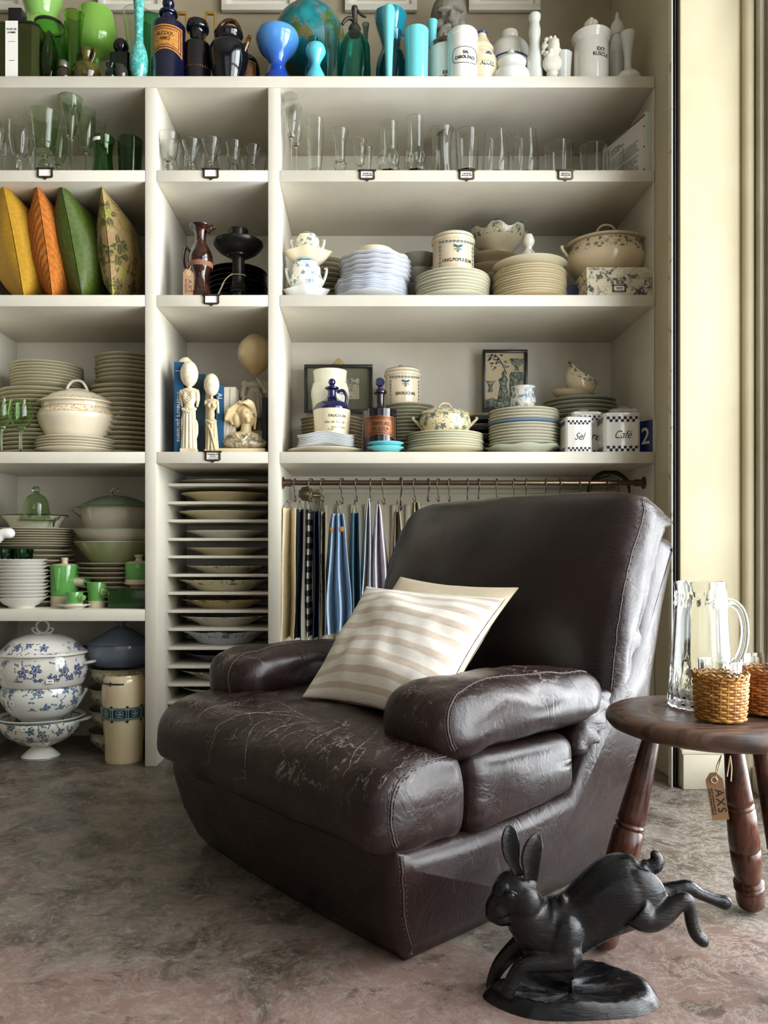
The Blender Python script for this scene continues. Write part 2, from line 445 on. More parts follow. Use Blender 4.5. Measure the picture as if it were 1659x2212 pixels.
# street window on the right: timber frame, stepped mouldings, panes
XW = 1.130
def window():
    fr = G().box(XW, XW + 0.10, YP - 0.030, YP + 0.075, 0, 3.35)
    w = struct('window_1', fr, TRIM, bev=0.003)
    def p(nm, g, m=TRIM, bev=0.003): return struct(nm, g, m, w, bev=bev)
    p('window_moulding', G().box(XW - 0.012, XW, YP - 0.040, YP - 0.012, 0, 3.35))
    p('window_stile', G().box(XW + 0.012, XW + 0.07, YP - 0.105, YP - 0.030, 0.0, 3.35))
    p('window_bead', G().box(XW + 0.004, XW + 0.02, YP - 0.062, YP - 0.048, 0.07, 2.33))
    p('window_sill', G().box(XW - 0.03, XW + 0.12, -1.6, YP - 0.03, 0.0, 0.07))
    p('window_head', G().box(XW, XW + 0.1, -1.6, YP - 0.03, 2.33, 2.41))
    p('window_head', G().box(XW, XW + 0.1, -1.6, YP - 0.03, 3.05, 3.35))
    for y in (1.02, -0.08, -1.18): p('mullion', G().box(XW + 0.012, XW + 0.07, y - 0.03, y + 0.03, 0.07, 3.05))
    for a, b in ((1.05, YP - 0.105), (-0.05, 0.99), (-1.15, -0.11)):
        p('pane', G().box(XW + 0.035, XW + 0.041, a, b, 0.07, 2.33), PANE, 0)
        p('pane', G().box(XW + 0.035, XW + 0.041, a, b, 2.41, 3.05), PANE, 0)
    struct('wall_right', G().box(XW, XW + 0.1, -2.9, -1.6, 0, 3.35), CREAM)
def m_pane():
    n = N('window_pane'); t = n.new('ShaderNodeBsdfTransparent'); g = n.new('ShaderNodeBsdfGlossy'); g.inputs['Roughness'].default_value = 0.02
    fz = n.new('ShaderNodeFresnel'); mx = n.new('ShaderNodeMixShader'); n.lk(n.math('MULTIPLY', fz.outputs[0], 0.6), mx.inputs[0])
    n.nt.links.new(t.outputs[0], mx.inputs[1]); n.nt.links.new(g.outputs[0], mx.inputs[2])
    n.nt.links.new(mx.outputs[0], n.nt.nodes['Material Output'].inputs['Surface']); return n.mat
PANE = m_pane()
window()
# street front behind the camera
struct('wall_front', G().box(-3.2, -1.75, -2.62, -2.55, 0, 3.35).box(1.05, XW, -2.62, -2.55, 0, 3.35).box(-1.75, 1.05, -2.62, -2.55, 0, 0.42).box(-1.75, 1.05, -2.62, -2.55, 3.02, 3.35), DIMW)
w2 = struct('window_2', G().box(-1.75, 1.05, -2.62, -2.57, 0.42, 0.48).box(-1.75, 1.05, -2.62, -2.57, 2.96, 3.02), TRIM)
for x in (-1.72, -0.8, 0.1, 1.02): struct('mullion', G().box(x - 0.03, x + 0.03, -2.62, -2.57, 0.48, 2.96), TRIM, w2)
struct('transom', G().box(-1.75, 1.05, -2.615, -2.575, 2.2, 2.25), TRIM, w2)

# ------------------------------------------------------------------ built-in shelving
SH = thing('shelving_unit', 'built-in white painted shelving with open compartments filling the alcove', 'shelving', (0, YF, 0))
def board(nm, x0, x1, z0, z1, y0=0.0, y1=YB - YF):
    return part(nm, G().box(x0, x1, y0, y1, z0, z1), WHITE, SH, bev=0.0022)
for i in range(4):
    z = SZ[i]
    board('shelf_board', XL - TH if i == 0 else XL, X5 if i == 0 else X1, z - TH, z)
    if i: board('shelf_board', X2, X3, z - TH, z); board('shelf_board', X4, X5, z - TH, z)
board('shelf_board', XL, X1, SZ[4] - TH, SZ[4])
for x0, x1 in ((XL - TH, XL), (X1, X2), (X3, X4)): board('divider', x0, x1, 0.0, SZ[0] - TH)
board('side_panel', X5 - 0.004, X5 + 0.001, 0.0, SZ[0] - TH, 0.002)
for a, b in ((XL, X1), (X2, X3), (X4, X5 - 0.004)): part('back_panel', G().box(a, b, YB - YF - 0.001, YB - YF + 0.011, 0, SZ[0] - TH), WHITE, SH)
# thin racks for single plates in the middle bay
RACK_PY = [1047, 1086, 1125, 1165, 1203, 1243, 1282, 1321, 1360, 1401, 1441, 1480, 1519]
YR = 2.578
RZ = [sz(p - 3, YR) for p in RACK_PY]
for z in RZ: part('rack_board', G().box(X2, X3, YR - YF, YB - YF - 0.001, z - 0.0095, z), WHITE, SH, bev=0.001)

# brass label holders on the board fronts
BRONZE = M('aged_bronze', '#57483a', 0.38, ('#2e251d', 40, 0.4, 0.7), Metallic=0.8)
CARD = M('label_card', '#eae6dd', 0.7)
INKB = M('black_ink', '#14130f', 0.6)
def holder(px, pyt, place, lines=0, w=0.052, h=0.036):
    x, z = sx(px, YF), sz(pyt, YF)
    t = thing('label_holder', 'small bronze label holder ' + place, 'label holder', (x, YF - 0.001, z - h))
    o = [(-w/2 - .003, h), (w/2 + .003, h), (w/2 + .003, h - .004), (w/2 - .002, h - .007), (w/2 - .001, .008), (w/2 - .006, .004), (.006, .003), (0, -.002), (-.006, .003), (-w/2 + .006, .004), (-w/2 + .001, .008), (-w/2 + .002, h - .007), (-w/2 - .003, h - .004)]
    g = G()
    n = len(o); inn = [(max(-w/2 + .0065, min(w/2 - .0065, a)), max(.0085, min(h - .0055, b))) for a, b in o]
    for y0, y1 in ((-.0035, 0.0),):
        vs = [(a, y0, b) for a, b in o] + [(a, y0 - .0008, b) for a, b in inn] + [(a, y1, b) for a, b in o] + [(a, y1, b) for a, b in inn]
        fs = []
        for i in range(n):
            j = (i + 1) % n
            fs += [(i, j, n + j, n + i), (2*n + i, 3*n + i, 3*n + j, 2*n + j), (i, 2*n + i, 2*n + j, j), (n + i, n + j, 3*n + j, 3*n + i)]
        g.add(vs, fs)
    part('holder_frame', g, BRONZE, t)
    c = part('card', G().box(-w/2 + .005, w/2 - .005, -.0012, -.0002, .007, h - .004), CARD, t)
    if lines:
        # the print is too small to read in the photograph: rows of short dark strokes
        rows = [[(h * .66, .0030), (h * .50, .0030), (h * .36, .0012)], [(h * .68, .0030), (h * .53, .0026), (h * .40, .0012), (h * .30, .0012)]][lines == 3]
        g = G(); rr = random.Random(int(px))
        for k, (zz, hh) in enumerate(rows):
            hw = (.0135, .0155, .006, .011)[k] if lines != 3 else (.0165, .009, .0165, .012)[k]; x = -hw
            while x < hw:
                l = rr.uniform(.0010, .0032); g.box(x, min(x + l, hw), -.0018, -.0013, zz - hh / 2, zz + hh / 2); x += l + (.0004 if rr.random() < .75 else .0016)
        part('print_lines', g, INKB, c, sharp=0)
holder(98, 363, 'under the green glassware on the upper left shelf')
holder(456, 364, 'under the small stemmed glasses in the middle bay')
holder(793, 367, 'with printed card below the heart-shaped small goblet', 1)
holder(1008, 367, 'with printed card below the cut tumblers', 2)
holder(1221, 367, 'with printed card at the right end of the glass shelf', 2)
holder(457, 636, 'with blank card below the brown jug and black candlestick')
holder(460, 974, 'with printed card below the plaster busts and egg heads', 3)
# ------------------------------------------------------------------ leather armchair
def m_leather(name, worn=0.0, side=False):
    n = N(name); o = n.tc()
    c = n.mix(n.rng(n.noise(o, 7, 5, 0.6), 0.35, 0.7), hx('#221210'), hx('#150b0a'))
    c = n.mix(n.math('MULTIPLY', n.rng(n.noise(o, 2.5, 3), 0.5, 0.7), 0.4), c, hx('#2c1917'))
    grain = n.vor(o, 420)['Distance']
    wr = n.noise(n.mapv(o, (5, 14, 8)), 1.6, 5, 0.62, 1.2)
    wr2 = n.math('ABSOLUTE', n.math('SUBTRACT', n.noise(n.mapv(o, (8, 4, 26) if side else (10, 5, 7)), 1.7, 4, 0.6, 0.8), 0.5))
    k2 = 0.35
    if side: k2 = n.rng(n.math('ABSOLUTE', n.math('SUBTRACT', n.sep(o)[1], 0.352)), 0.28, 0.39, 0.05, 0.6)
    h = n.math('ADD', n.math('MULTIPLY', wr, 0.8), n.math('MULTIPLY', n.rng(wr2, 0.0, 0.10), k2))
    nr = n.bump(h, 0.20 if side else 0.20, 0.006); nr = n.bump(grain, 0.10, 0.0008, nr)
    rough = n.rng(n.noise(o, 11, 4, 0.6), 0.3, 0.7, 0.30, 0.44)
    if worn:
        # fine cracks and pale scuffs where the finish has worn through
        fr = n.noise(o, 150, 4, 0.75); ms = []
        for k, (scl, sc_, th, loc) in enumerate((((1.2, 3.4, 1.6), 2.6, 0.0085, (1, 2, 3)), ((2.6, 2.2, 1.6), 2.4, 0.006, (5, 1, 8)), ((1.4, 4.8, 2), 4.2, 0.0065, (2, 9, 4)))):
            q = n.mapv(o, scl, loc, (0, 0, 0.5 - 0.7 * k))
            rd = n.math('ABSOLUTE', n.math('SUBTRACT', n.noise(q, sc_, 5, 0.62, 0.5), 0.5))
            ln = n.rng(n.math('MULTIPLY_ADD', fr, 0.022, rd), th + 0.0125, th * 0.4 + 0.0085)
            ms.append(n.math('MULTIPLY', ln, n.rng(n.noise(n.mapv(o, loc=loc), 5.5, 3, 0.6), 0.45, 0.58)))
        m1 = ms[0]; m2 = n.math('MAXIMUM', ms[1], ms[2])
        m = n.math('MULTIPLY', n.math('MAXIMUM', m1, n.math('MULTIPLY', m2, 0.75)), worn)
        up = n.new('ShaderNodeNewGeometry'); m = n.math('MULTIPLY', m, n.rng(n.sep(up.outputs['Normal'])[2], 0.05, 0.65, 0.12, 1.0))
        c = n.mix(m, c, hx('#a8968c')); rough = n.math('MULTIPLY_ADD', m, 0.3, rough)
    return n.out(c, rough, nr, Specular_IOR_Level=0.36, Coat_Weight=0.12, Coat_Roughness=0.22)
LEATHER = m_leather('brown_leather'); LEATHERW = m_leather('cracked_leather', 0.5); LEATHERA = m_leather('scuffed_leather', 0.45); LEATHERS = m_leather('creased_leather', 0.0, True)
THREAD = M('dark_thread', '#3a2c2a', 0.6)

CH = thing('armchair', 'dark brown leather armchair with cracked seat and rounded armrests', 'armchair', (0.0775, 1.263, 0), radians(40))
CYM = 0.352                                       # middle of the chair across its width (local y)
def sag(p, amp, f):
    return amp * mnoise.noise(Vector(p) * f)

def shell():
    pf = [(0.0, 0.0), (0.30, 0.0), (0.60, 0.0), (0.632, 0.02), (0.645, 0.10), (0.664, 0.24), (0.690, 0.40), (0.735, 0.55), (0.785, 0.68), (0.775, 0.705), (0.73, 0.712), (0.685, 0.700),
          (0.655, 0.62), (0.619, 0.505), (0.575, 0.435), (0.526, 0.38), (0.455, 0.32), (0.41, 0.265), (0.385, 0.214), (0.24, 0.203), (0.093, 0.200), (-0.03, 0.207), (-0.068, 0.212), (-0.066, 0.17), (-0.048, 0.09), (-0.020, 0.025)]
    g = G(); n = len(pf); vs = []; NS = 20
    def hw(z): return 0.352 + 0.043 * min(1, z / 0.17) ** 0.8
    st = [(-1.0, 0.030), (-0.985, 0.012), (-0.955, 0.0)] + [(-0.9 + 1.8 * i / NS, 0.0) for i in range(NS + 1)] + [(0.955, 0.0), (0.985, 0.012), (1.0, 0.030)]
    cx_, cz_ = 0.36, 0.25
    for t, ins in st:
        for i, (x, z) in enumerate(pf):
            # inset the outline near the side faces for a rounded rim
            a, b = Vector(pf[i - 1]), Vector(pf[(i + 1) % n]); d = (b - a).normalized(); nn = Vector((-d.y, d.x))
            q = Vector((x, z)) + nn * ins
            zz = max(q.y, 0.0)
            y = CYM + t * hw(z)
            bow = -0.012 * (1 - t * t) if x < 0.05 else 0.0
            vs.append((q.x + bow, y, zz))
    fs = []
    m = len(st)
    for k in range(m - 1):
        for i in range(n): j = (i + 1) % n; fs.append((k * n + i, k * n + j, (k + 1) * n + j, (k + 1) * n + i))
    fs += [tuple(range(n))[::-1], tuple(range((m - 1) * n, m * n))]
    g.add(vs, fs); return g
base = part('base_shell', shell(), LEATHER, CH, sharp=60)

# seat: deep front roll, slightly crowned, creased on top
def seat_w(p):
    x, y, z = p; tx, ty = x / 0.26, y / 0.40
    crown = 0.018 * max(0, 1 - ty * ty) * max(0, 1 - tx * tx) if z > 0 else 0
    nose = -0.022 * max(0, 1 - ty ** 4) * max(0, -tx) ** 2
    drop = -0.030 * max(0, -tx - 0.45) ** 1.5
    k = min(1, max(0, (x + 0.148 - 0.070) / 0.030)); k = k * k * (3 - 2 * k); y = y * (1 - 0.17 * k)
    z2 = z + crown + drop + 0.02 * max(0, tx) * (1 if z > 0 else 0)
    q = Vector((x + nose + 0.148, y + CYM, z2 + 0.273))
    q += Vector((1, 0, 0)) * sag((x, y * 1.2, z), 0.006, 9) + Vector((0, 0, 1)) * (sag((x * 1.4, y * 0.8, z), 0.007, 11) + sag((x, y, z), 0.0028, 34))
    # gathers at the near front corner
    d = (q - Vector((-0.075, -0.045, 0.315))).length
    if d < 0.10: q.z += 0.0035 * sin(d * 260) * (1 - d / 0.10)
    return q
seat = part('seat_cushion', G().rbox((0.255, 0.402, 0.078), (0.10, 0.045, 0.066), 30, 2.3, seat_w), LEATHERW, CH, sharp=0)

def side_cushion(sg):
    def w(p):
        x, y, z = p
        bul = 0.012 * max(0, 1 - (x / 0.16) ** 2) * max(0, 1 - (z / 0.07) ** 2) * (1 if y * sg > 0 else 0)
        puck = 0.002 * sin(z * 420) * max(0, 1 - abs(x + 0.145) / 0.03)
        zz = z + 0.266 + (0.010 * (x / 0.15) if z < 0 else -0.006 * (x / 0.15)); q = Vector((x + 0.247, CYM + sg * (0.352) + y + sg * (bul + puck), zz))
        q += Vector((0, sg, 0)) * sag((x, y, z), 0.003, 14)
        return q
    return G().rbox((0.152, 0.042, 0.066), (0.03, 0.034, 0.032), 14, 2.2, w)
for sg in (-1, 1): part('side_cushion', side_cushion(sg), LEATHER, CH, sharp=0)

def arm(sg):
    def w(p):
        x, y, z = p; t = x / 0.245
        # fuller at the front, drooping nose, slimmer towards the back
        k = 1.0 + 0.06 * max(0, -t) - 0.14 * max(0, t - 0.2)
        q = Vector((x + 0.268, CYM + sg * 0.315 + y * k, 0.384 + z * k + 0.008 * sin((t + 1) * 1.6) - 0.012 * max(0, -t - 0.4)))
        q += Vector((0, sg, 0)) * sag((x * 1.2, y, z), 0.007, 10) + Vector((0, 0, 1)) * (sag((x, y, z * 1.5), 0.007, 12) + sag((x, y, z), 0.0025, 38))
        return q
    return G().rbox((0.252, 0.092, 0.062), (0.085, 0.075, 0.058), 24, 2.35, w)
arms = [part('armrest', arm(sg), LEATHERA, CH, sharp=0) for sg in (-1, 1)]
def gus(sg):
    def w(p):
        x, y, z = p; q = Vector((x + 0.468 + z * 0.45, CYM + sg * 0.345 + y, z + 0.335))
        return q + Vector((0, sg, 0)) * 0.004 * sin(z * 190 + x * 90)
    return G().rbox((0.055, 0.048, 0.062), (0.03, 0.03, 0.03), 10, 2.2, w)
for sg in (-1, 1): part('arm_gusset', gus(sg), LEATHERS, CH, sharp=0)

def back_w(p):
    x, y, z = p                                   # half sizes .07 x .39 x .255, x<0 is the front
    t = z / 0.255; s = y / 0.39; zz = z + 0.575
    xf = 0.517 + 0.075 * ((zz - 0.32) / 0.3) ** 1.0 + 0.30 * max(0, zz - 0.62) ** 1.2
    f = 0.5 - x / 0.14                             # 1 at the front, 0 at the rear
    bulge = -0.046 * (1 - s ** 4) * (1 - max(0, abs(t) - 0.1) ** 2.2) * max(0, f)
    thick = 0.105 + 0.03 * max(0, t - 0.55)
    X = xf + (1 - f) * thick + bulge
    Z = zz - (1 - f) * 0.035 * max(0, t) + 0.012 * (1 - s * s) * max(0, t)
    # the top rolls over behind the shell
    if t > 0.72: X += 0.055 * ((t - 0.72) / 0.28) * (1 - f) ; Z -= 0.040 * (1 - f) * ((t - 0.72) / 0.28)
    rc = max(0, t - 0.5) / 0.5 * max(0, abs(s) - 0.7) / 0.3
    q = Vector((X, CYM + y * (1 - 0.035 * rc * rc), Z - 0.022 * rc * rc))
    side = max(0, abs(s) - 0.80) / 0.2
    q.x += sag((x, y * 0.9, z * 1.3), 0.006, 8) + sag((x, y, z), 0.002, 30)
    q.y += (0.0018 * sin(zz * 120 + 3 * sin(zz * 40)) + sag((x * 2, y, z), 0.005, 14)) * side * (1 if s < 0 else -1)
    return q
back = part('back_cushion', G().rbox((0.07, 0.392, 0.255), (0.05, 0.05, 0.055), 30, 2.3, back_w), LEATHERS, CH, sharp=0)

from mathutils.bvhtree import BVHTree
def seam(pts, target, parent, r=0.0016, gap=0.0045, lift=0.0005):
    me = target.data; bv = BVHTree.FromPolygons([v.co.copy() for v in me.vertices], [tuple(p.vertices) for p in me.polygons])
    P = []
    for p in cr(pts, 14):
        l, nn, _, _ = bv.find_nearest(Vector(p)); P.append((l, nn))
    g = G(); g.tube([l + nn * lift for l, nn in P], r, 6)
    for k in range(1, len(P) - 1):
        t = (P[k + 1][0] - P[k - 1][0]).normalized(); sd = t.cross(P[k][1]).normalized()
        if k % 2 == 0:
            for sg in (-1, 1):
                a = P[k][0] + sd * gap * sg - t * 0.0025 + P[k][1] * 0.0006; b = P[k][0] + sd * gap * sg + t * 0.0025 + P[k][1] * 0.0006
                g.tube([a, b], 0.0007, 4)
    part('seam', g, THREAD, parent, sharp=0)
seam([(-0.075, -0.06, 0.212), (-0.09, -0.06, 0.262), (-0.082, -0.06, 0.312), (-0.045, -0.05, 0.345), (0.03, -0.045, 0.352), (0.10, -0.045, 0.352)], seat, seat)
seam([(-0.08, 0.765, 0.212), (-0.09, 0.765, 0.262), (-0.082, 0.765, 0.312), (-0.045, 0.76, 0.345), (0.03, 0.75, 0.352), (0.10, 0.75, 0.352)], seat, seat)
for a, yy, sg in ((arms[0], -0.06, -1), (arms[1], 0.765, 1)):
    y2 = yy - sg * 0.045
    seam([(0.045, yy, 0.345), (0.035, yy - sg * .01, 0.385), (0.055, yy - sg * .025, 0.425), (0.12, y2, 0.45), (0.25, y2, 0.455), (0.38, y2, 0.45), (0.47, y2, 0.435)], a, a)
seam([(0.035, 0.62, 0.345), (0.03, 0.63, 0.385), (0.06, 0.64, 0.43), (0.14, 0.635, 0.45), (0.25, 0.63, 0.455), (0.38, 0.63, 0.45)], arms[1], arms[1])
seam([(0.52, -0.04, 0.36), (0.535, -0.04, 0.44), (0.555, -0.04, 0.54), (0.60, -0.04, 0.66), (0.655, -0.04, 0.76), (0.70, -0.02, 0.82), (0.76, -0.02, 0.83), (0.82, -0.02, 0.80)], back, back)
seam([(0.52, 0.75, 0.36), (0.555, 0.75, 0.54), (0.60, 0.75, 0.66), (0.655, 0.75, 0.76), (0.70, 0.74, 0.82)], back, back)
seam([(0.005, -0.01, 0.008), (-0.03, -0.03, 0.07), (-0.062, -0.045, 0.15), (-0.068, -0.05, 0.205)], base, base)

# long pale creases worn into the seat top
def m_wear():
    n = N('worn_leather_crease'); f = n.noise(n.tc(), 260, 4, 0.7); return n.out(n.mix(n.rng(f, 0.36, 0.60), hx('#3b2a26'), hx('#a5928a')), 0.6)
def creases(target, lines, seed=3):
    me = target.data; bv = BVHTree.FromPolygons([v.co.copy() for v in me.vertices], [tuple(p.vertices) for p in me.polygons])
    inv = Matrix.Rotation(radians(-40), 3, 'Z'); o0 = inv @ Vector((-0.0775, -1.263, EYE)); rr = random.Random(seed); g = G()
    def hit(px, py):
        return bv.ray_cast(o0, (inv @ Vector(((px - CX) / F, 1, -(py - CY) / F))).normalized())
    def strip(pts, w0):
        P = []
        for x, y in pts:
            l, nn, _, _ = hit(330 + x / 2.304, 1370 + y / 2.304)
            if l is not None: P.append((l, nn))
        if len(P) < 4: return
        vs, fs = [], []
        for i, (l, nn) in enumerate(P):
            t = (P[min(i + 1, len(P) - 1)][0] - P[max(i - 1, 0)][0]).normalized(); sd = t.cross(nn).normalized()
            w = w0 * (0.15 + sin(pi * min(1, (i + .5) / len(P))) ** .6) * rr.uniform(.45, 1.2); c = l + nn * .0005 + sd * rr.uniform(-.0007, .0007)
            vs += [c - sd * w, c + sd * w]
            if i: fs.append((2 * i - 2, 2 * i - 1, 2 * i + 1, 2 * i))
        g.add(vs, fs)
    for ln, w in lines:
        q = cr(ln, 16); q = [(x + rr.uniform(-1.5, 1.5), y + rr.uniform(-1.5, 1.5)) for x, y in q]; strip(q, w)
        for _ in range(5):                       # fine side cracks
            i = rr.randrange(2, len(q) - 3); a = rr.uniform(0, 6.28); L = rr.uniform(25, 80); x, y = q[i]
            strip([(x + cos(a + .5 * k / 7) * L * k / 7, y + .5 * sin(a + .5 * k / 7) * L * k / 7) for k in range(8)], w * .38)
    o = part('crease_marks', g, m_wear(), target, sharp=0); o['kind'] = 'stuff'
creases(seat, [([(690, 385), (560, 390), (440, 400), (370, 430), (320, 465), (300, 520)], .0015), ([(880, 435), (760, 440), (660, 455), (600, 480), (560, 510)], .0017), ([(965, 430), (940, 460), (870, 490), (800, 525), (760, 575)], .0019),
               ([(1130, 460), (1095, 510), (1020, 570), (990, 620), (975, 670)], .0012), ([(600, 420), (530, 440), (490, 480), (470, 540), (460, 640), (462, 730)], .0012), ([(540, 360), (400, 355), (290, 365), (240, 400), (220, 440)], .0010),
               ([(370, 375), (450, 390), (560, 395), (700, 410), (840, 440)], .0009), ([(260, 330), (200, 350), (170, 385)], .0008), ([(560, 325), (640, 345), (720, 390), (800, 430)], .0008), ([(820, 600), (860, 560), (940, 530), (1010, 500)], .0009), ([(640, 540), (660, 510), (740, 480), (850, 485)], .0009), ([(420, 470), (400, 520), (370, 560)], .0008), ([(330, 470), (290, 560), (280, 640)], .0009)])

# ------------------------------------------------------------------ cushions on the chair
def m_stripe():
    n = N('striped_linen'); uv = n.sep(n.tc('UV')); o = n.tc()
    wv = n.math('MULTIPLY_ADD', n.noise(n.tc('UV'), 3, 2), 0.02, uv[1])
    s = n.math('FRACT', n.math('MULTIPLY_ADD', wv, 9.6, 0.25))
    band = n.math('MULTIPLY', n.rng(s, 0.0, 0.08), n.rng(s, 0.50, 0.42))
    thr = n.noise(n.mapv(n.tc('UV'), (14, 240, 1)), 1.0, 4, 0.7); slub = n.vor(n.mapv(n.tc('UV'), (120, 160, 1)), 1.0)['Distance']
    tanc = n.mix(n.rng(thr, 0.3, 0.7), hx('#bba996'), hx('#d0c3b3'))
    whc = n.mix(n.rng(thr, 0.3, 0.7), hx('#e9e4da'), hx('#d9d2c6'))
    c = n.mix(band, whc, tanc); c = n.mix(n.math('MULTIPLY', n.rng(slub, 0.16, 0.10), 0.6), c, hx('#efe9df'))
    weave = n.noise(n.mapv(n.tc('UV'), (320, 320, 1)), 1.0, 2, 0.6)
    fold = n.noise(n.mapv(o, (7, 9, 9)), 1.0, 3, 0.55, 0.8)
    nr = n.bump(weave, 0.3, 0.0008, n.bump(fold, 0.35, 0.012)); return n.out(c, 0.85, nr, Sheen_Weight=0.15)
def m_plain(name, c1, c2, sc=(300, 300, 1)):
    n = N(name); t = n.noise(n.mapv(n.tc('UV'), (18, 200, 1)), 1.0, 4, 0.7)
    w = n.noise(n.mapv(n.tc('UV'), sc), 1.0, 2); f = n.noise(n.mapv(n.tc(), (8, 8, 8)), 1, 3, 0.55, 0.8)
    return n.out(n.mix(n.rng(t, 0.3, 0.7), hx(c1), hx(c2)), 0.85, n.bump(w, 0.3, 0.0008, n.bump(f, 0.3, 0.01)), Sheen_Weight=0.1)
def pillow(BL, TL, TR, BR, T, nsides=26, seed=0.0, wr=0.012):
    BL, TL, TR, BR = map(Vector, (BL, TL, TR, BR)); nrm = (TR - BL).cross(TL - BR).normalized()
    g = G()
    for sg in (1, -1):
        def fn(a, b, sg=sg):
            e = lambda t: 0.5 - 0.5 * cos(pi * t)
            A, B = e(a) * .5 + a * .5, e(b) * .5 + b * .5
            # sides draw in a little between the corners
            pa = A + (0.5 - A) * 0.075 * sin(pi * B); pb = B + (0.5 - B) * 0.075 * sin(pi * A)
            p = BL * (1 - pa) * (1 - pb) + BR * pa * (1 - pb) + TR * pa * pb + TL * (1 - pa) * pb
            k = (max(0, sin(pi * A)) ** 0.55) * (max(0, sin(pi * B)) ** 0.55)
            w = mnoise.noise(Vector((A * 3.1 + seed, B * 3.1, sg * 2.0))) * wr * k + mnoise.noise(Vector((A * 8 + seed, B * 8, sg * 5.0))) * wr * 0.3 * k
            return p + nrm * sg * (T * 0.5 * k + w + 0.001)
        g.grid(fn, nsides, nsides)
    return g
def chl(u, v, z):                                  # chair coordinates -> world
    c, s = cos(radians(40)), sin(radians(40)); return Vector((0.0775 + v * c - u * s, 1.263 + v * s + u * c, z))
STRIPE = m_stripe()
BEIGE = m_plain('beige_linen', '#c4b497', '#d8c9ad')
c0 = chl(0.30, 0.30, 0.36)
def local(ps): return [Vector(p) - c0 for p in ps]
PB = local([chl(0.485, 0.16, 0.365), chl(0.543, 0.475, 0.615), chl(0.160, 0.475, 0.600), chl(0.09, 0.16, 0.365)])
PF = local([chl(0.430, 0.085, 0.368), chl(0.572, 0.385, 0.592), chl(0.112, 0.372, 0.582), chl(0.035, 0.085, 0.375)])
solo('cushion', pillow(*PB, 0.075, 22, 3.0), BEIGE, 'plain beige linen cushion behind the striped one on the armchair', 'cushion', c0, sharp=0)
t = thing('cushion', 'white and tan striped linen cushion leaning in the armchair', 'cushion', c0)
part('cover', pillow(*PF, 0.120, 40, 0.0, 0.022), STRIPE, t, sharp=0)
# ------------------------------------------------------------------ stool, jug, wicker tumblers
def m_wood(name, c1, c2, c3, stretch=(1, 1, 1), rough=0.38, sc=9):
    n = N(name); o = n.mapv(n.tc(), stretch)
    w = n.noise(o, sc, 6, 0.65, 1.4); f = n.noise(o, sc * 9, 4, 0.7)
    c = n.mix(n.rng(w, 0.35, 0.65), hx(c1), hx(c2)); c = n.mix(n.math('MULTIPLY', n.rng(n.noise(n.tc(), 11, 5, 0.65), 0.48, 0.66), 0.75), c, hx(c3))
    c = n.mix(n.math('MULTIPLY', n.rng(f, 0.55, 0.75), 0.35), c, hx('#120a06'))
    return n.out(c, n.rng(w, 0.3, 0.7, rough - 0.08, rough + 0.14), n.bump(n.math('ADD', f, w), 0.2, 0.001))
WTOP = m_wood('worn_walnut', '#3d2a20', '#5f4535', '#1d130e', (1, 5, 1), 0.42)
WLEG = m_wood('turned_mahogany', '#3a1b10', '#57301d', '#200e09', (5, 5, 1), 0.26)
SX, SY, SH_ = 0.592, 1.318, 0.403
ST = thing('stool', 'round dark wooden stool with turned legs beside the armchair', 'stool', (SX, SY, 0))
tp = G().lathe([(0, .362), (.118, .362), (.122, .366), (.150, .370), (.164, .376), (.171, .385), (.1715, .392), (.168, .399), (.160, .403), (.105, .4035), (.1, .4015), (.096, .3995), (.09, .3985), (0, .3985)], 72)
part('stool_top', tp, WTOP, ST, sharp=50)
LEGP = [(0, 0), (.0125, 0), (.0140, .02), (.0165, .12), (.0200, .26), (.0228, .38), (.0238, .405), (.0215, .412), (.0215, .418), (.0245, .425), (.0245, .432), (.0222, .438), (.0222, .444), (.0252, .452), (.0262, .52), (.0272, .62), (.0268, .655), (.0238, .662), (.0238, .668), (.0266, .676), (.0262, .74), (.0240, .80), (.0215, .838), (.0262, .845), (.0272, .853), (.0240, .864), (.0268, .872), (.0274, .881), (.0235, .893), (.0252, .92), (.0256, .945), (.0235, .975), (.0165, .994), (0, 1.0)]
def leg(a, b):
    a, b = Vector(a), Vector(b); d = b - a; L = d.length
    g = G().lathe([(r, z * L) for r, z in LEGP], 24); g.tf(Matrix.Translation(a) @ d.to_track_quat('Z', 'Y').to_matrix().to_4x4())
    part('leg', g, WLEG, ST, sharp=50)
leg((-.100, -.002, .366), (-.190, -.006, .004)); leg((.070, .072, .366), (.140, .137, .004)); leg((.038, -.096, .366), (.083, -.175, .004))
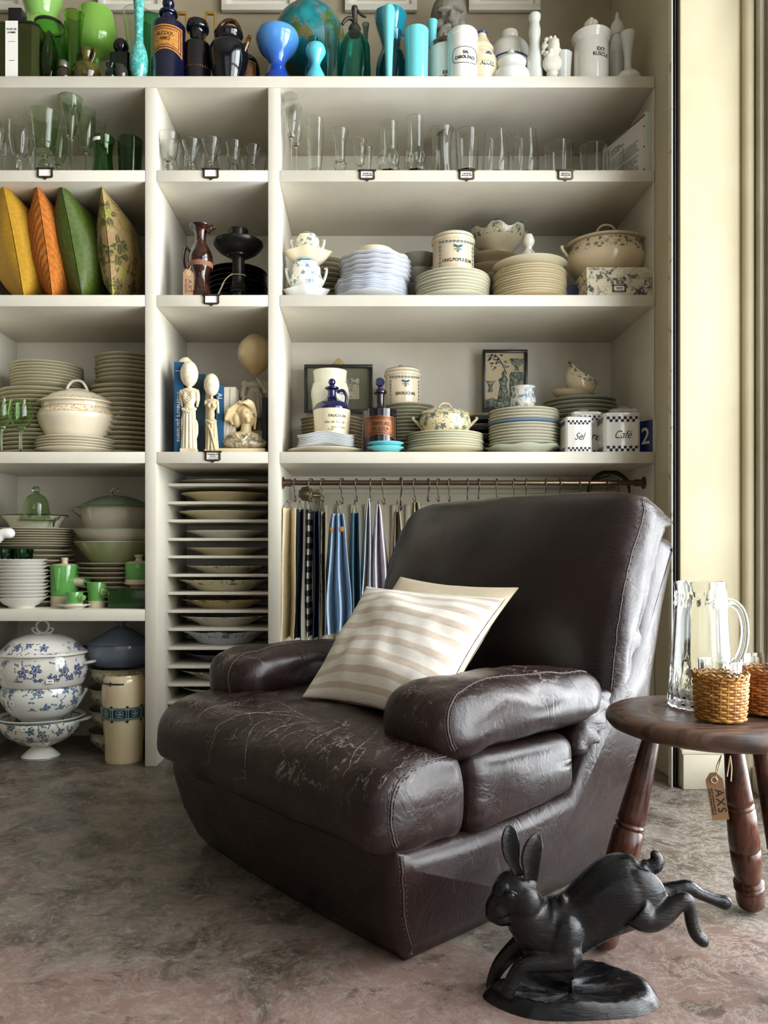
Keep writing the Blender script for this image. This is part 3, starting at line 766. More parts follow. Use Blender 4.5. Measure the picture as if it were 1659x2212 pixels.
# price tag on a string under the stool
KRAFT = M('kraft_card', '#8d6a49', 0.8, ('#7a5a3c', 30, 0.4, 0.7)); STRING = M('pale_string', '#cdbb98', 0.9)
def price_tag(label, loc, rz, L=.083, Wd=.028, tilt=0.0, word='AXS', strings=None, up=True):
    t = thing('price_tag', label, 'tag', loc, rz)
    o = [(-Wd/2, 0), (Wd/2, 0), (Wd/2, L - .012), (Wd/2 - .009, L), (-Wd/2 + .009, L), (-Wd/2, L - .012)]
    g = G(); nv = 12; hole = [(.0042 * cos(2 * pi * k / nv), L - .013 + .0042 * sin(2 * pi * k / nv)) for k in range(nv)]
    g.prism(o, -.0006, .0)
    c = part('tag_card', g, KRAFT, t, rot=(0, tilt, 0))
    part('eyelet', G().tube([(.0052 * cos(2 * pi * k / 16), -.0008, L - .013 + .0052 * sin(2 * pi * k / 16)) for k in range(16)], .0012, 6, True), STRING, c)
    lettering(word, .020, INKB, c, (.0045, -.0012, L * .40), rot=(0, radians(90), 0), spacing=1.15, sx=1.05)
    g = G()
    for k, xx in enumerate((-.006, -.010)):
        for j in range(9): g.box(xx - .0007, xx + .0007, -.0014, -.001, L * .12 + j * .0052, L * .12 + j * .0052 + (.0042 if (j * 7 + k) % 3 else .003))
    part('print_lines', g, INKB, c, sharp=0)
    if strings:
        for s_ in strings: part('string', G().tube(cr(s_, 6), .0011, 6), STRING, t)
    return t
YT = 1.345
price_tag('brown card price tag hanging on a string under the stool top', (sx(1557, YT), YT, sz(1771, YT)), radians(-14), tilt=radians(-9),
          strings=[[(-.008, .001, .070), (-.003, .003, .090), (.002, .003, .112)], [(-.008, -.0015, .070), (-.006, .003, .092), (.002, .004, .112)], [(.016, .004, .112), (.013, .003, .093), (.0105, .002, .076)], [(.016, .004, .112), (.018, .003, .090), (.0165, .002, .068)]])

CLEAR = GLASS('clear_glass', '#fbfdfc'); CLEARG = GLASS('faint_green_glass', '#eaf3e6'); 
JY = 1.385; JX = sx(1513, JY)
J = thing('glass_jug', 'tall clear glass jug with handle on the stool', 'jug', (JX, JY, SH_ - .0045))
JH = sz(1257, JY - .03) - (SH_ - .0045)
def jw(a, r, z):
    zr = z / JH
    if zr < .36 and r > .02: k = (1 - zr / .36) ** .5; r += (.0016 * cos(16 * a) * k + .0012 * cos(16 * a + 3.1) * sin(zr * 60) * k)
    if .80 < zr < .92 and r > .03: r += .0016 * cos(18 * a + (1.57 if zr > .86 else 0)) * sin((zr - .80) / .12 * 2 * pi)
    if zr > .9: r += .006 * max(0, cos(a - pi)) ** 14 * (zr - .9) / .1
    return r, z
op = [(0, 0), (.050, 0), (.0545, .004)] + [(.0545 - .0125 * (i / 40) ** .9, .004 + (JH - .004) * i / 40) for i in range(1, 41)]
ip = [(op[-1][0] - .0035, JH)] + [(.0545 - .0125 * (i / 20) ** .9 - .005, .004 + (JH - .004) * i / 20) for i in range(19, 1, -1)] + [(.045, .019), (0, .017)]
part('jug_body', G().lathe(op + ip, 80, wave=jw), CLEAR, J, sharp=60)
hp = [(.0435, .008, JH * .80), (.058, .010, JH * .83), (.078, .012, JH * .77), (.087, .013, JH * .62), (.082, .012, JH * .45), (.068, .010, JH * .335), (.056, .009, JH * .31)]
part('handle', G().tube(cr(hp, 6), [.0085 - .0015 * sin(pi * i / 36) for i in range(37)], 12), CLEAR, J, sharp=0)

WICK = [M('honey_wicker', '#b5803a', 0.45, ('#8b5a22', 60, 0.4, 0.65)), M('amber_wicker', '#a86a2e', 0.45, ('#7d4718', 60, 0.4, 0.65))]
def wicker(px, Y, rpx, label, mat, seed):
    R = rpx * Y / F; x = sx(px, Y); t = thing('wicker_tumbler', label, 'tumbler', (x, Y, SH_ + (0 if mat is WICK[0] else 0)))
    Hs, Hg = .076, .098
    part('glass', G().lathe(vessel([(R * .80, .004), (R * .82, .008), (R * .86, .04), (R * .89, Hg)], .0022, .006), 40), CLEAR, t, sharp=60)
    g = G(); NSK = 22; rows = 15; rnd = random.Random(seed)
    def rad(z): return R * (.93 + .10 * sin(pi * min(1, z / Hs) * .55) - .05 * max(0, .25 - z / Hs))
    for j in range(rows):
        z = .004 + (Hs - .009) * j / (rows - 1); ph = pi * (j % 2)
        pts = [((rad(z) + .0015 * cos(NSK / 2 * a + ph)) * cos(a), (rad(z) + .0015 * cos(NSK / 2 * a + ph)) * sin(a), z + rnd.uniform(-.0002, .0002)) for a in (2 * pi * k / 88 for k in range(88))]
        g.tube(pts, .0026 if j else .0034, 6, True)
    for k in range(NSK):
        a = 2 * pi * k / NSK; g.tube([(rad(z) * cos(a) * 1.0, rad(z) * sin(a) * 1.0, z) for z in (.0, Hs * .3, Hs * .6, Hs * .92)], .0019, 5)
        # border strand curling over to the next stake
        a2 = a + 2 * pi / NSK * 1.6
        g.tube(cr([((rad(Hs) + .001) * cos(a), (rad(Hs) + .001) * sin(a), Hs - .008), ((rad(Hs) + .0028) * cos((a + a2) / 2), (rad(Hs) + .0028) * sin((a + a2) / 2), Hs + .0005 + .002 * (k % 2)), ((rad(Hs)) * cos(a2), (rad(Hs)) * sin(a2), Hs - .005)], 4), .0019, 5)
    g.lathe([(0, .001), (R * .86, .001), (R * .86, .003), (0, .003)], 32)
    part('wicker_sleeve', g, mat, t, sharp=0)
wicker(1556, 1.262, 51, 'honey wicker covered glass tumbler at the front of the stool', WICK[0], 1)
wicker(1655, 1.315, 51, 'amber wicker covered glass tumbler at the right picture edge', WICK[1], 2)

# ------------------------------------------------------------------ bronze leaping hare
def m_bronze():
    n = N('black_bronze'); o = n.tc()
    fur = n.noise(n.mapv(o, (70, 160, 420), rot=(0, .75, 0)), 1.0, 4, 0.6, 0.5); lo = n.noise(o, 24, 4, 0.6)
    c = n.mix(n.rng(lo, 0.4, 0.7), hx('#121418'), hx('#1f1c1a')); c = n.mix(n.math('MULTIPLY', n.rng(fur, 0.55, 0.75), 0.5), c, hx('#3a3530'))
    return n.out(c, n.rng(lo, 0.3, 0.7, 0.18, 0.34), n.bump(fur, 0.38, 0.0028), Metallic=0.55, Coat_Weight=0.2, Coat_Roughness=0.15)
BRZ = m_bronze()
HB = Vector((sx(1235, 1.165), 1.165, 0))
HARE = thing('hare_sculpture', 'black bronze leaping hare sculpture on a rocky base', 'sculpture', HB)
def hp_(px, py, Y): return PW(px, py, Y) - HB
def loft(g, pts, seg=20):
    """tube of ellipses: (px, py, Y, r_px, depth factor)"""
    P = [hp_(a, b, c) for a, b, c, _, _ in pts]; q = cr([(*p, e[3] * e[2] / F, e[4]) for p, e in zip(P, pts)], 5)
    n = len(q); vs, rows = [], []
    for i in range(n):
        p = Vector(q[i][:3]); t = (Vector(q[min(i + 1, n - 1)][:3]) - Vector(q[max(i - 1, 0)][:3])).normalized()
        dp = Vector((0, 1, 0)); dp = (dp - t * dp.dot(t)).normalized(); up = t.cross(dp)
        rows.append([len(vs) + k for k in range(seg)])
        for k in range(seg): a = 2 * pi * k / seg; vs.append(p + up * cos(a) * q[i][3] + dp * sin(a) * q[i][3] * q[i][4])
    fs = [(rows[i][k], rows[i][(k + 1) % seg], rows[i + 1][(k + 1) % seg], rows[i + 1][k]) for i in range(n - 1) for k in range(seg)]
    g.add(vs, fs + [tuple(rows[0][::-1]), tuple(rows[-1])]); return g
def el(g, px, py, Y, rx, ry, rd, rot=0.0):
    k = Y / F; return g.ell(hp_(px, py, Y), (rx * k, rd * k, ry * k), 20, 12, Matrix.Rotation(rot, 4, 'Y'))
g = G(); yb, yn, yf = 1.172, 1.140, 1.204
loft(g, [(1108, 1975, yb, 34, .9), (1135, 1985, yb, 52, .85), (1172, 2005, yb, 68, .78), (1212, 2002, yb, 68, .72), (1255, 1982, yb, 66, .70), (1300, 1950, yb, 76, .74), (1345, 1925, yb, 82, .76), (1385, 1918, yb, 66, .80), (1412, 1912, yb, 32, .8)])
# head
el(g, 1114, 1928, yb - .003, 52, 50, 38); loft(g, [(1128, 1922, yb - .003, 46, .8), (1102, 1938, yb - .003, 42, .8), (1078, 1956, yb - .003, 31, .85), (1062, 1966, yb - .003, 23, .9), (1052, 1970, yb - .003, 13, .9)]); el(g, 1084, 1978, yb - .004, 28, 21, 23); el(g, 1064, 1975, yb - .004, 16, 17, 17)
el(g, 1136, 1948, yn + .012, 34, 36, 20); el(g, 1086, 1918, yb - .012, 24, 20, 22, radians(-35)); el(g, 1080, 1968, yn + .015, 18, 16, 10)
loft(g, [(1128, 1945, yb, 44, .85), (1140, 1975, yb, 50, .85), (1160, 1995, yb, 56, .8)])
# shoulder, near and far foreleg
el(g, 1220, 2030, yn + .004, 38, 52, 22, radians(18)); el(g, 1232, 2062, yn, 27, 28, 20); el(g, 1222, 1968, yn + .022, 16, 40, 16, radians(-14))
loft(g, [(1236, 2070, yn, 27, .85), (1195, 2078, yn, 22, .9), (1150, 2081, yn, 19, .9), (1128, 2088, yn, 18, .9), (1110, 2112, yn, 16, .9), (1098, 2140, yn, 15, 1), (1093, 2152, yn, 15, 1)])
loft(g, [(1140, 2030, yf - .01, 27, .9), (1108, 2054, yf, 20, .9), (1082, 2082, yf, 17, .9), (1067, 2110, yf, 14, .9), (1062, 2138, yf - .005, 14, 1), (1064, 2152, yf - .01, 14, 1)])
# haunch and near hind leg
el(g, 1385, 1938, yn + .008, 56, 66, 26, radians(-25)); el(g, 1392, 1972, yn + .004, 44, 36, 22, radians(20))
loft(g, [(1372, 1965, yn, 40, .7), (1400, 1985, yn - .002, 30, .8), (1432, 1976, yn - .003, 25, .85), (1458, 1955, yn - .003, 20, .9), (1479, 1943, yn - .003, 17, .9), (1490, 1958, yn - .003, 15, .9), (1494, 1990, yn - .004, 14, .95), (1503, 2018, yn - .004, 14, 1), (1520, 2033, yn - .005, 14, 1), (1528, 2036, yn - .005, 9, 1)])
loft(g, [(1395, 1945, yf - .01, 34, .8), (1430, 1928, yf, 20, .9), (1462, 1920, yf, 17, .9), (1488, 1917, yf, 16, .9), (1510, 1930, yf, 13, .9), (1545, 1944, yf, 13, .9), (1566, 1950, yf, 16, .9), (1578, 1952, yf, 11, .9)])
# tail
loft(g, [(1385, 1868, yb, 14, .9), (1400, 1874, yb, 17, .9), (1416, 1868, yb, 17, .9), (1418, 1852, yb, 13, .9), (1408, 1840, yb, 7, .9)])
me = organic('body', g, BRZ, .0020, 11)
ob('body', me, HARE)
for pts, nm in (([(1124, 1895, yb - .010, 12), (1112, 1870, yb - .012, 11), (1104, 1845, yb - .014, 18), (1101, 1815, yb - .015, 19.5), (1101, 1793, yb - .014, 14), (1102, 1783, yb - .013, 5)], 'ear'), ([(1146, 1900, yb - .020, 15), (1146, 1878, yb - .021, 18), (1146, 1850, yb - .022, 22), (1153, 1824, yb - .022, 20), (1160, 1806, yb - .021, 11), (1162, 1799, yb - .020, 4)], 'ear')):
    q = cr([(*hp_(a, b, c), r * c / F) for a, b, c, r in pts], 5); g = G(); vs = []; rows = []
    for i, (x, y, z, r) in enumerate(q):
        t = (Vector(q[min(i + 1, len(q) - 1)][:3]) - Vector(q[max(i - 1, 0)][:3])).normalized(); s_ = t.cross(Vector((0, 1, 0))).normalized(); row = []
        for k in range(20):
            a = 2 * pi * k / 20; cup = .42 * r * (cos(a) ** 2) if sin(a) < 0 else .30 * r * (cos(a) ** 2)
            p = Vector((x, y, z)) + s_ * cos(a) * r + Vector((0, 1, 0)) * (sin(a) * max(.0022, r * .30) - cup * (1 if nm else 1)); row.append(len(vs)); vs.append(p)
        rows.append(row)
    fs = [(rows[i][k], rows[i][(k + 1) % 20], rows[i + 1][(k + 1) % 20], rows[i + 1][k]) for i in range(len(rows) - 1) for k in range(20)]
    g.add(vs, fs + [tuple(rows[0][::-1]), tuple(rows[-1])]); part(nm, g, BRZ, HARE, sharp=0)
EYEB = M('bronze_eye', '#302b28', 0.15, Metallic=0.7)
g = G(); el(g, 1102, 1935, yn + .0035, 11, 9, 6, radians(-12)); part('eye', g, EYEB, HARE, sharp=0)
g = G(); g.tube(cr([hp_(1090, 1936, yn + .004), hp_(1096, 1926, yn + .000), hp_(1105, 1925, yn - .001), hp_(1117, 1932, yn + .000)], 6), .0016, 6); part('eyelid', g, BRZ, HARE, sharp=0)
# base: low scooped rock with a raised rim
g = G()
def base_pt(a, b):
    an = 2 * pi * a; rr = b
    ox = .1275 * (1 + .05 * cos(2 * an + .6) + .03 * sin(3 * an)); oy = .060 * (1 + .08 * cos(3 * an + 1.0))
    k = rr if rr < 1 else 1
    x = ox * cos(an) * k; y = oy * sin(an) * k
    rim = .020 + .014 * max(0, cos(an - .9)) ** 2 - .003 * cos(an * 2) + .0015 * sin(7 * an)
    prof = rim * (1 - (1 - min(1, (1 - k) / .20)) ** 2.2) if k > .80 else rim - (.009) * (1 - (k / .8) ** 2)
    z = max(0, prof) + .0012 * sin(30 * an + 6 * k) * (k > .5)
    return Vector((x, y, max(0.0005, z)))
g.grid(lambda a, b: base_pt(a, 1 - b * .999), 72, 22, True)
k = len(g.v); ring0 = list(range(72)); g.f.append(tuple(ring0[::-1])); g.uv.append([(0, 0)] * 72); g.mi.append(0)
part('rock_base', g, BRZ, HARE, sharp=70)
# ------------------------------------------------------------------ kit for the shelf contents
def V(cx, w, top, s, dy, z0=None):
    """centre px, width px, top px, shelf index, gap behind the board's front edge -> location, radius, height"""
    k = w / 2 / F; R = k * (YF + dy) / (1 - k); Y = YF + dy + R; z = SZ[s] if z0 is None else z0
    return (sx(cx, Y), Y, z), R, sz(top, Y - R * 0.6) - z
def sc(prof, R, H): return [(r * R, z * H) for r, z in prof]
def OPAL(name, col, rough=0.16):
    return M(name, col, rough, Coat_Weight=0.4, Coat_Roughness=0.04)
def GLOSS(name, col, rough=0.1, var=None): return M(name, col, rough, var, Coat_Weight=0.35, Coat_Roughness=0.04)
def vase(name, label, cat, cx, w, top, s, dy, prof, mat, th=0.003, floor=None, seg=36, ov=(1, 1), z0=None, wave=None, sq=None, n=5, group=None, solid=False, rz=0, sharp=50):
    loc, R, H = V(cx, w, top, s, dy, z0)
    p = sc(cr(prof, n) if n > 1 else prof, R, H)
    g = G().lathe([(0, p[0][1])] + p + [(0, p[-1][1])] if solid else vessel(p, th, None if floor is None else floor * H), seg, ov=ov, wave=wave, sq=sq)
    o = solo(name, g, mat, label, cat, loc, (0, 0, rz), group, sharp=sharp); return o, R, H
def lath(name, parent, prof, mat, seg=32, c=(0, 0, 0), label=None, ov=(1, 1), sharp=50, wave=None, sq=None, n=1):
    return part(name, G().lathe(cr(prof, n) if n > 1 else prof, seg, c, ov, wave, sq=sq), mat, parent, label=label, sharp=sharp)
def tub(name, parent, pts, r, mat, n=6, seg=8, closed=False, label=None, flat=None):
    q = cr(pts, n, closed) if n > 1 else pts
    if isinstance(r, (list, tuple)): r = [x[0] for x in cr([(a,) for a in r], n)] if n > 1 else r
    return part(name, G().tube(q, r, seg, closed, flat), mat, parent, sharp=0, label=label)

# ---- plates
ORD = 'first second third fourth fifth sixth seventh eighth ninth tenth eleventh twelfth thirteenth fourteenth fifteenth sixteenth seventeenth eighteenth nineteenth twentieth twenty-first twenty-second twenty-third twenty-fourth'.split()
_pm = {}
def plate_mesh(R, h, mat, kind='plain', seg=44):
    k = (round(R, 4), round(h, 4), mat.name, kind)
    if k in _pm: return _pm[k]
    pf = [(0, .003), (.50 * R, .003), (.53 * R, 0), (.57 * R, 0), (.60 * R, .004), (.68 * R, .30 * h), (.84 * R, .66 * h), (.985 * R, h - .003), (R, h - .0012), (.992 * R, h), (.84 * R, .80 * h), (.69 * R, .46 * h), (.60 * R, .0075), (0, .0065)]
    if kind == 'bowl': pf = [(0, .003), (.42 * R, .003), (.45 * R, 0), (.50 * R, 0), (.54 * R, .006), (.72 * R, .38 * h), (.88 * R, .78 * h), (.99 * R, h - .002), (R, h - .0008), (.985 * R, h), (.85 * R, .82 * h), (.70 * R, .46 * h), (.5 * R, .012), (0, .01)]
    wv = None; sq = None
    if kind == 'wavy': wv = lambda a, r, z: (r * (1 + (.014 * cos(12 * a) if r > .8 * R else 0)), z + (.0013 * cos(12 * a) * max(0, (r / R - .72) / .28) if r > .72 * R else 0)); seg = 96
    if kind == 'scallop': wv = lambda a, r, z: (r * (1 + (.03 * cos(8 * a) if r > .7 * R else 0)), z + (.002 * cos(8 * a) if r > .85 * R else 0)); seg = 64
    if kind == 'square': wv = lambda a, r, z: (r, z + (.006 * cos(4 * a) * (r / R) ** 3 if r > .6 * R else 0)); sq = 5
    _pm[k] = fin(G().lathe(pf, seg, wave=wv, sq=sq).mesh('plate', mat, sharp=55)); return _pm[k]
def stack(name, label, cx, w, top, s, dy, n, mats, h=.022, kind='plain', z0=None, cat='plate', jit=.0015, rz0=0.0, ztop=None, group=None, wj=.012):
    """a pile of n plates; mats cycles from the bottom plate up; returns the height where the pile ends and its centre"""
    k = w / 2 / F; R = k * (YF + dy) / (1 - k); Y = YF + dy + R; X = sx(cx, Y); z = SZ[s] if z0 is None else z0
    zt = sz(top, Y - R) if ztop is None else ztop
    st = (zt - z - h) / max(1, n - 1); rr = random.Random(int(cx * 7 + top))
    mats = mats if isinstance(mats, (list, tuple)) else [mats]
    for i in range(n):
        m = mats[i % len(mats)]; q = R * (1 - wj * rr.choice((0, 0, 1, 1.6))); me = plate_mesh(q, min(h, max(.012, h)), m, kind)
        o = ob(name, me, None, (X + rr.uniform(-jit, jit), Y + rr.uniform(-jit, jit) + .001, z + i * st), (0, 0, rz0 + (rr.uniform(-.3, .3) if kind not in ('square', 'wavy') else rr.uniform(-.05, .05))))
        tag(o, label if n == 1 else label + (', bottom one' if i == 0 else (', top one' if i == n - 1 else ', %s from bottom' % ORD[i])), cat, (group or 'pile of ' + label)[:90] if n > 1 else None)
    return (X, Y, z + (n - 1) * st + h), R

# ---- covered tureens
def tureen(label, loc, R, Hb, Hl, mb, ml, bp, lp, ov=(1, .8), knob='loop', ears='loop', er=.30, ez=.72, km=None, knob_h=.022, name='tureen', wave=None, lidr=1.0, rz=0, seg=48, kr=.0042):
    """bp: body profile (r, z) normalised to R, Hb; lp: lid profile normalised to R, Hl"""
    t = thing(name, label, 'tureen', loc, rz); km = km or ml or mb
    part('bowl', G().lathe(vessel(sc(cr(bp, 5), R, Hb), .005, .02), seg, ov=ov, wave=wave), mb, t, sharp=55)
    zt = Hb * bp[-1][1]
    if lp:
        pl = sc(cr(lp, 5), R * lidr, Hl)
        l = part('lid', G().lathe(pl, seg, (0, 0, zt - .003), ov, wave), ml, t, sharp=55)
        zk = zt - .003 + pl[-1][1]
        if knob == 'loop':
            a = R * .22; tub('lid_handle', l, [(-a * 1.25, 0, zk - .006), (-a, 0, zk + knob_h * .45), (-a * .45, 0, zk + knob_h), (a * .45, 0, zk + knob_h), (a, 0, zk + knob_h * .45), (a * 1.25, 0, zk - .006)], [kr * 1.25, kr, kr * .95, kr * .95, kr, kr * 1.25], km)
        elif knob == 'ring':
            g = G().tube([(knob_h * .46 * cos(2 * pi * i / 24), 0, zk + knob_h * .50 + knob_h * .46 * sin(2 * pi * i / 24)) for i in range(24)], kr, 8, True)
            for sg in (-1, 1): g.tube(cr([(sg * knob_h * .2, 0, zk), (sg * knob_h * .62, 0, zk + knob_h * .08), (sg * knob_h * .78, 0, zk + knob_h * .34), (sg * knob_h * .58, 0, zk + knob_h * .40)], 5), kr * .8, 7)
            part('lid_handle', g, km, l, sharp=0)
        elif knob == 'finial':
            lath('knob', l, sc([(0, 0), (.35, 0), (.28, .25), (.22, .45), (.55, .62), (.75, .78), (.6, .95), (0, 1)], knob_h * .62, knob_h), km, 20, (0, 0, zk - .003))
        elif knob == 'disc':
            lath('knob', l, sc([(0, 0), (.5, 0), (.42, .4), (.5, .6), (1, .72), (1, .92), (.8, 1), (0, 1)], knob_h * .75, knob_h), km, 24, (0, 0, zk - .003))
    for sg in (-1, 1):
        xo = R * ov[0] * .93; z = Hb * ez; e = R * er
        if ears == 'loop': tub('handle', t, [(sg * xo * .97, 0, z), (sg * (xo + e * .8), 0, z + Hb * .05), (sg * (xo + e), 0, z - Hb * .06), (sg * (xo + e * .7), 0, z - Hb * .24), (sg * xo * .90, 0, z - Hb * .34)], [kr * 1.3, kr, kr, kr, kr * 1.4], km)
        elif ears == 'scroll':
            tub('handle', t, [(sg * xo * .93, 0, z - Hb * .28), (sg * (xo + e * .35), 0, z - Hb * .05), (sg * (xo + e * .9), 0, z + Hb * .13), (sg * (xo + e), 0, z + Hb * .20), (sg * (xo + e * .80), 0, z + Hb * .21)], [kr * 1.2, kr * 1.5, kr * 1.2, kr * 1.5, kr * .9], km)
        elif ears == 'bar':
            tub('handle', t, [(sg * xo * .95, -R * .12, z), (sg * (xo + e), -R * .12, z + Hb * .07), (sg * (xo + e), R * .12, z + Hb * .07), (sg * xo * .95, R * .12, z)], kr, km, 4)
    return t

def capsule(g, a, ra, b, rb, seg=14):
    g.tube([a, b], [ra, rb], seg); g.ell(a, ra, seg, 8); g.ell(b, rb, seg, 8); return g

def label_plate(parent, R, zc, hw_ang, hh, mat, name='paper_label', arch=0.0, off=.0008, seg=16, shape=None, a0=0.0):
    """printed label curved round a cylindrical body facing the room"""
    def fn(a, b):
        t = -1 + 2 * a; an = a0 + t * hw_ang; e = shape(t, b) if shape else (-1 + 2 * b) * hh + arch * (1 - t * t)
        return Vector(((R + off) * sin(an), -(R + off) * cos(an), zc + e))
    return part(name, G().grid(fn, seg, 6), mat, parent, sharp=0)

def frame(label, cx, py0, py1, px0, px1, Y, bw, fm, pm, mat_w=0.0, mm=None, depth=.018, lean=0.0, name='picture_frame', pieces=None):
    x0, x1 = sx(px0, Y), sx(px1, Y); zt, zb = sz(py0, Y), sz(py1, Y); W, H = x1 - x0, zt - zb
    t = thing(name, label, 'picture', ((x0 + x1) / 2, Y + depth, zb)); t.rotation_euler = (lean, 0, 0)
    b = bw
    for nm, q in (('frame_rail', (-W/2, W/2, 0, b)), ('frame_rail', (-W/2, W/2, H - b, H)), ('frame_rail', (-W/2, -W/2 + b, b, H - b)), ('frame_rail', (W/2 - b, W/2, b, H - b))):
        part(nm, G().box(q[0], q[1], -depth, 0, q[2], q[3]), fm, t, bev=.0012)
    if mm:
        part('mat_board', G().box(-W/2 + b, W/2 - b, -depth * .35, -depth * .25, b, H - b), mm, t)
    m = b + mat_w
    part('print', G().box(-W/2 + m, W/2 - m, -depth * .45, -depth * .36, m, H - m), pm, t)
    return t, W, H
# ------------------------------------------------------------------ top shelf
S0 = 0
FRW = M('white_frame', '#d9d3c4', 0.4); ARTP = M('faded_print', '#d8cdb6', 0.8, ('#b8a88c', 9, 0.45, 0.6)); MATB = M('mat_board', '#e6e0d2', 0.8)
for px0, px1, where in ((-130, 50, 'at the left picture edge above the perfume bottle'), (211, 352, 'above the dark apothecary bottle'), (478, 638, 'on the wall above the globe'), (745, 901, 'on the wall above the blue green siphon'), (1013, 1168, 'on the wall above the white jars')):
    frame('white picture frame hanging ' + where, 0, -150, 21, px0, px1, YB - .012, .022, FRW, ARTP, .02, MATB)

OLG = GLASS('olive_glass', '#c3cc72'); DKG = GLASS('bottle_green_glass', '#6fae52'); MIDG = GLASS('leaf_green_glass', '#a3d255'); EMG = GLASS('emerald_glass', '#52cf8e')
LGO = OPAL('light_green_opaline', '#8fc262'); MGO = OPAL('mid_green_opaline', '#84b84c'); 
BLK = GLOSS('black_glaze', '#0b0b10', .08); BLUD = GLOSS('midnight_blue_glass', '#0c0f2a', .06)
# perfume bottle
loc, R, H = V(25, 106, 62, S0, .015); loc = (sx(26, YF + .015), YF + .015 + R * .55, SZ[0]); H = sz(62, loc[1]) - SZ[0]
t = thing('perfume_bottle', 'big square green perfume bottle with black cap and white label', 'bottle', loc)
def oct_(w, d, c): return [(-w + c, -d), (w - c, -d), (w, -d + c), (w, d - c), (w - c, d), (-w + c, d), (-w, d - c), (-w, -d + c)]
def octprism(g, w, d, c, z0, z1, top=0.0):
    o = oct_(w, d, c); o2 = oct_(w - top, d - top, c); n = 8
    g.add([(x, y, z0) for x, y in o] + [(x, y, z1 - top) for x, y in o] + [(x, y, z1) for x, y in o2], [tuple(range(n))[::-1], tuple(range(2*n, 3*n))] + [(i, (i+1) % n, (i+1) % n + n, i + n) for i in range(n)] + [(i + n, (i+1) % n + n, (i+1) % n + 2*n, i + 2*n) for i in range(n)]); return g
part('bottle', octprism(G(), R, R * .55, R * .22, 0, H, .006), OLG, t)
part('perfume', octprism(G(), R * .93, R * .48, R * .2, .004, H * .93), M('green_perfume', '#3d4416', .25), t)
part('cap', G().box(-.024, .020, -.022, .022, H, sz(26, loc[1]) - loc[2]), M('black_plastic', '#111114', .3), t, bev=.003)
lb = part('paper_label', G().box(-.021, .019, -R * .55 - .0012, -R * .55 - .0004, -.0, H * .97), CARD, t)
lettering('POUR UN\nHOMME', .0092, INKB, lb, (-.001, -R * .55 - .0016, H * .80), sx=.78, bold=.0002, space=1.15)
part('print_lines', G().box(-.012, .010, -R * .55 - .0016, -R * .55 - .0012, H * .62, H * .625).box(-.009, .008, -R * .55 - .0016, -R * .55 - .0012, H * .30, H * .307), INKB, lb)
vase('opaline_vase', 'large pale green opaline vase behind the perfume bottle', 'vase', 90, 104, -50, S0, .20, [(.6, 0), (.95, .2), (1, .45), (.96, .61), (.8, .70), (.58, .755), (.60, .80), (.80, .9), (.86, 1)], LGO, .004)
o, R, H = vase('glass_canister', 'dark green glass canister with a black rim behind the leaf vase', 'canister', 107, 64, 46, S0, .10, [(.96, 0), (1, .02), (1, .95), (.97, 1)], DKG, .004, n=2)
lath('rim', o, sc([(.95, .985), (1.02, .985), (1.02, 1.02), (.95, 1.02), (.95, .985)], R, H), BLK)
vase('leaf_vase', 'slender dark green pointed glass vase beside the perfume bottle', 'vase', 107, 38, 60, S0, .025, [(.55, 0), (.85, .12), (1, .4), (.86, .7), (.45, .92), (.2, 1)], DKG, .004, wave=lambda a, r, z: (r * (1 + .05 * cos(6 * a)), z))
vase('cylinder_vase', 'tall leaf green cylinder glass vase', 'vase', 160, 43, 23, S0, .05, [(.80, 0), (.86, .03), (.85, .6), (.92, .85), (1.0, 1)], MIDG, .004)
o, R, H = vase('fishbowl_vase', 'round apple green satin glass bowl tilted towards the room', 'vase', 208, 90, 10, S0, .20, [(.30, 0), (.26, .03), (.12, .08), (.11, .52), (.30, .60), (.80, .66), (1.0, .76), (.96, .88), (.80, 1.0)], MGO, .004, floor=.64)
o.rotation_euler = (0, 0, 0)
o, R, H = vase('olive_jug', 'small round olive glazed jug with a ringed neck', 'jug', 187, 62, 97, S0, .012, [(.45, 0), (.75, .06), (1, .28), (.88, .5), (.5, .62), (.36, .68), (.34, .78), (.46, .9), (.48, 1)], GLOSS('olive_glaze', '#4f4a17', .1, ('#2f2c0d', 30, .4, .65)), .003)
tub('spout', o, [(.35 * R, -.2 * R, .6 * H), (.6 * R, -.25 * R, .78 * H), (.66 * R, -.25 * R, 1.0 * H)], [.006, .005, .0065], GLOSS('olive_glaze', '#4f4a17'))
o, R, H = vase('small_flask', 'tiny brown flask with a pewter cap', 'bottle', 137, 28, 128, S0, .01, [(.6, 0), (.95, .1), (1, .4), (.8, .58), (.5, .65), (.5, .7)], GLOSS('brown_glaze', '#2b211b', .12), .002)
lath('cap', o, sc([(0, .66), (.72, .66), (.76, .75), (.76, .95), (.6, 1), (0, 1)], R, H), M('pewter', '#8a857c', .35, Metallic=.8))
loc, R, H = V(261, 42, 75, S0, .06)
t = thing('scent_bottle', 'square dark green scent bottle with round black stopper', 'bottle', loc)
part('bottle', octprism(G(), R, R * .6, R * .15, 0, H * .72, .004), GLASS('deep_green_glass', '#5fa585'), t)
part('contents', octprism(G(), R * .9, R * .5, R * .13, .003, H * .70), M('dark_green_scent', '#0d2a1c', .2), t)
g = G(); g.ell((0, 0, H * .86), (R * .80, R * .7, H * .14), 20, 12); g.lathe(sc([(0, .70), (.4, .70), (.4, .76), (0, .76)], R, H), 16); part('stopper', g, BLK, t)
part('monogram', G().tube([(-.011 + .0022 * q, -R * .6 - .001, H * .44 + (.0028, -.002, .0024, -.0018)[q % 4]) for q in range(11)], .0005, 4), M('silver_print', '#8fa89a', .4), t, sharp=0)
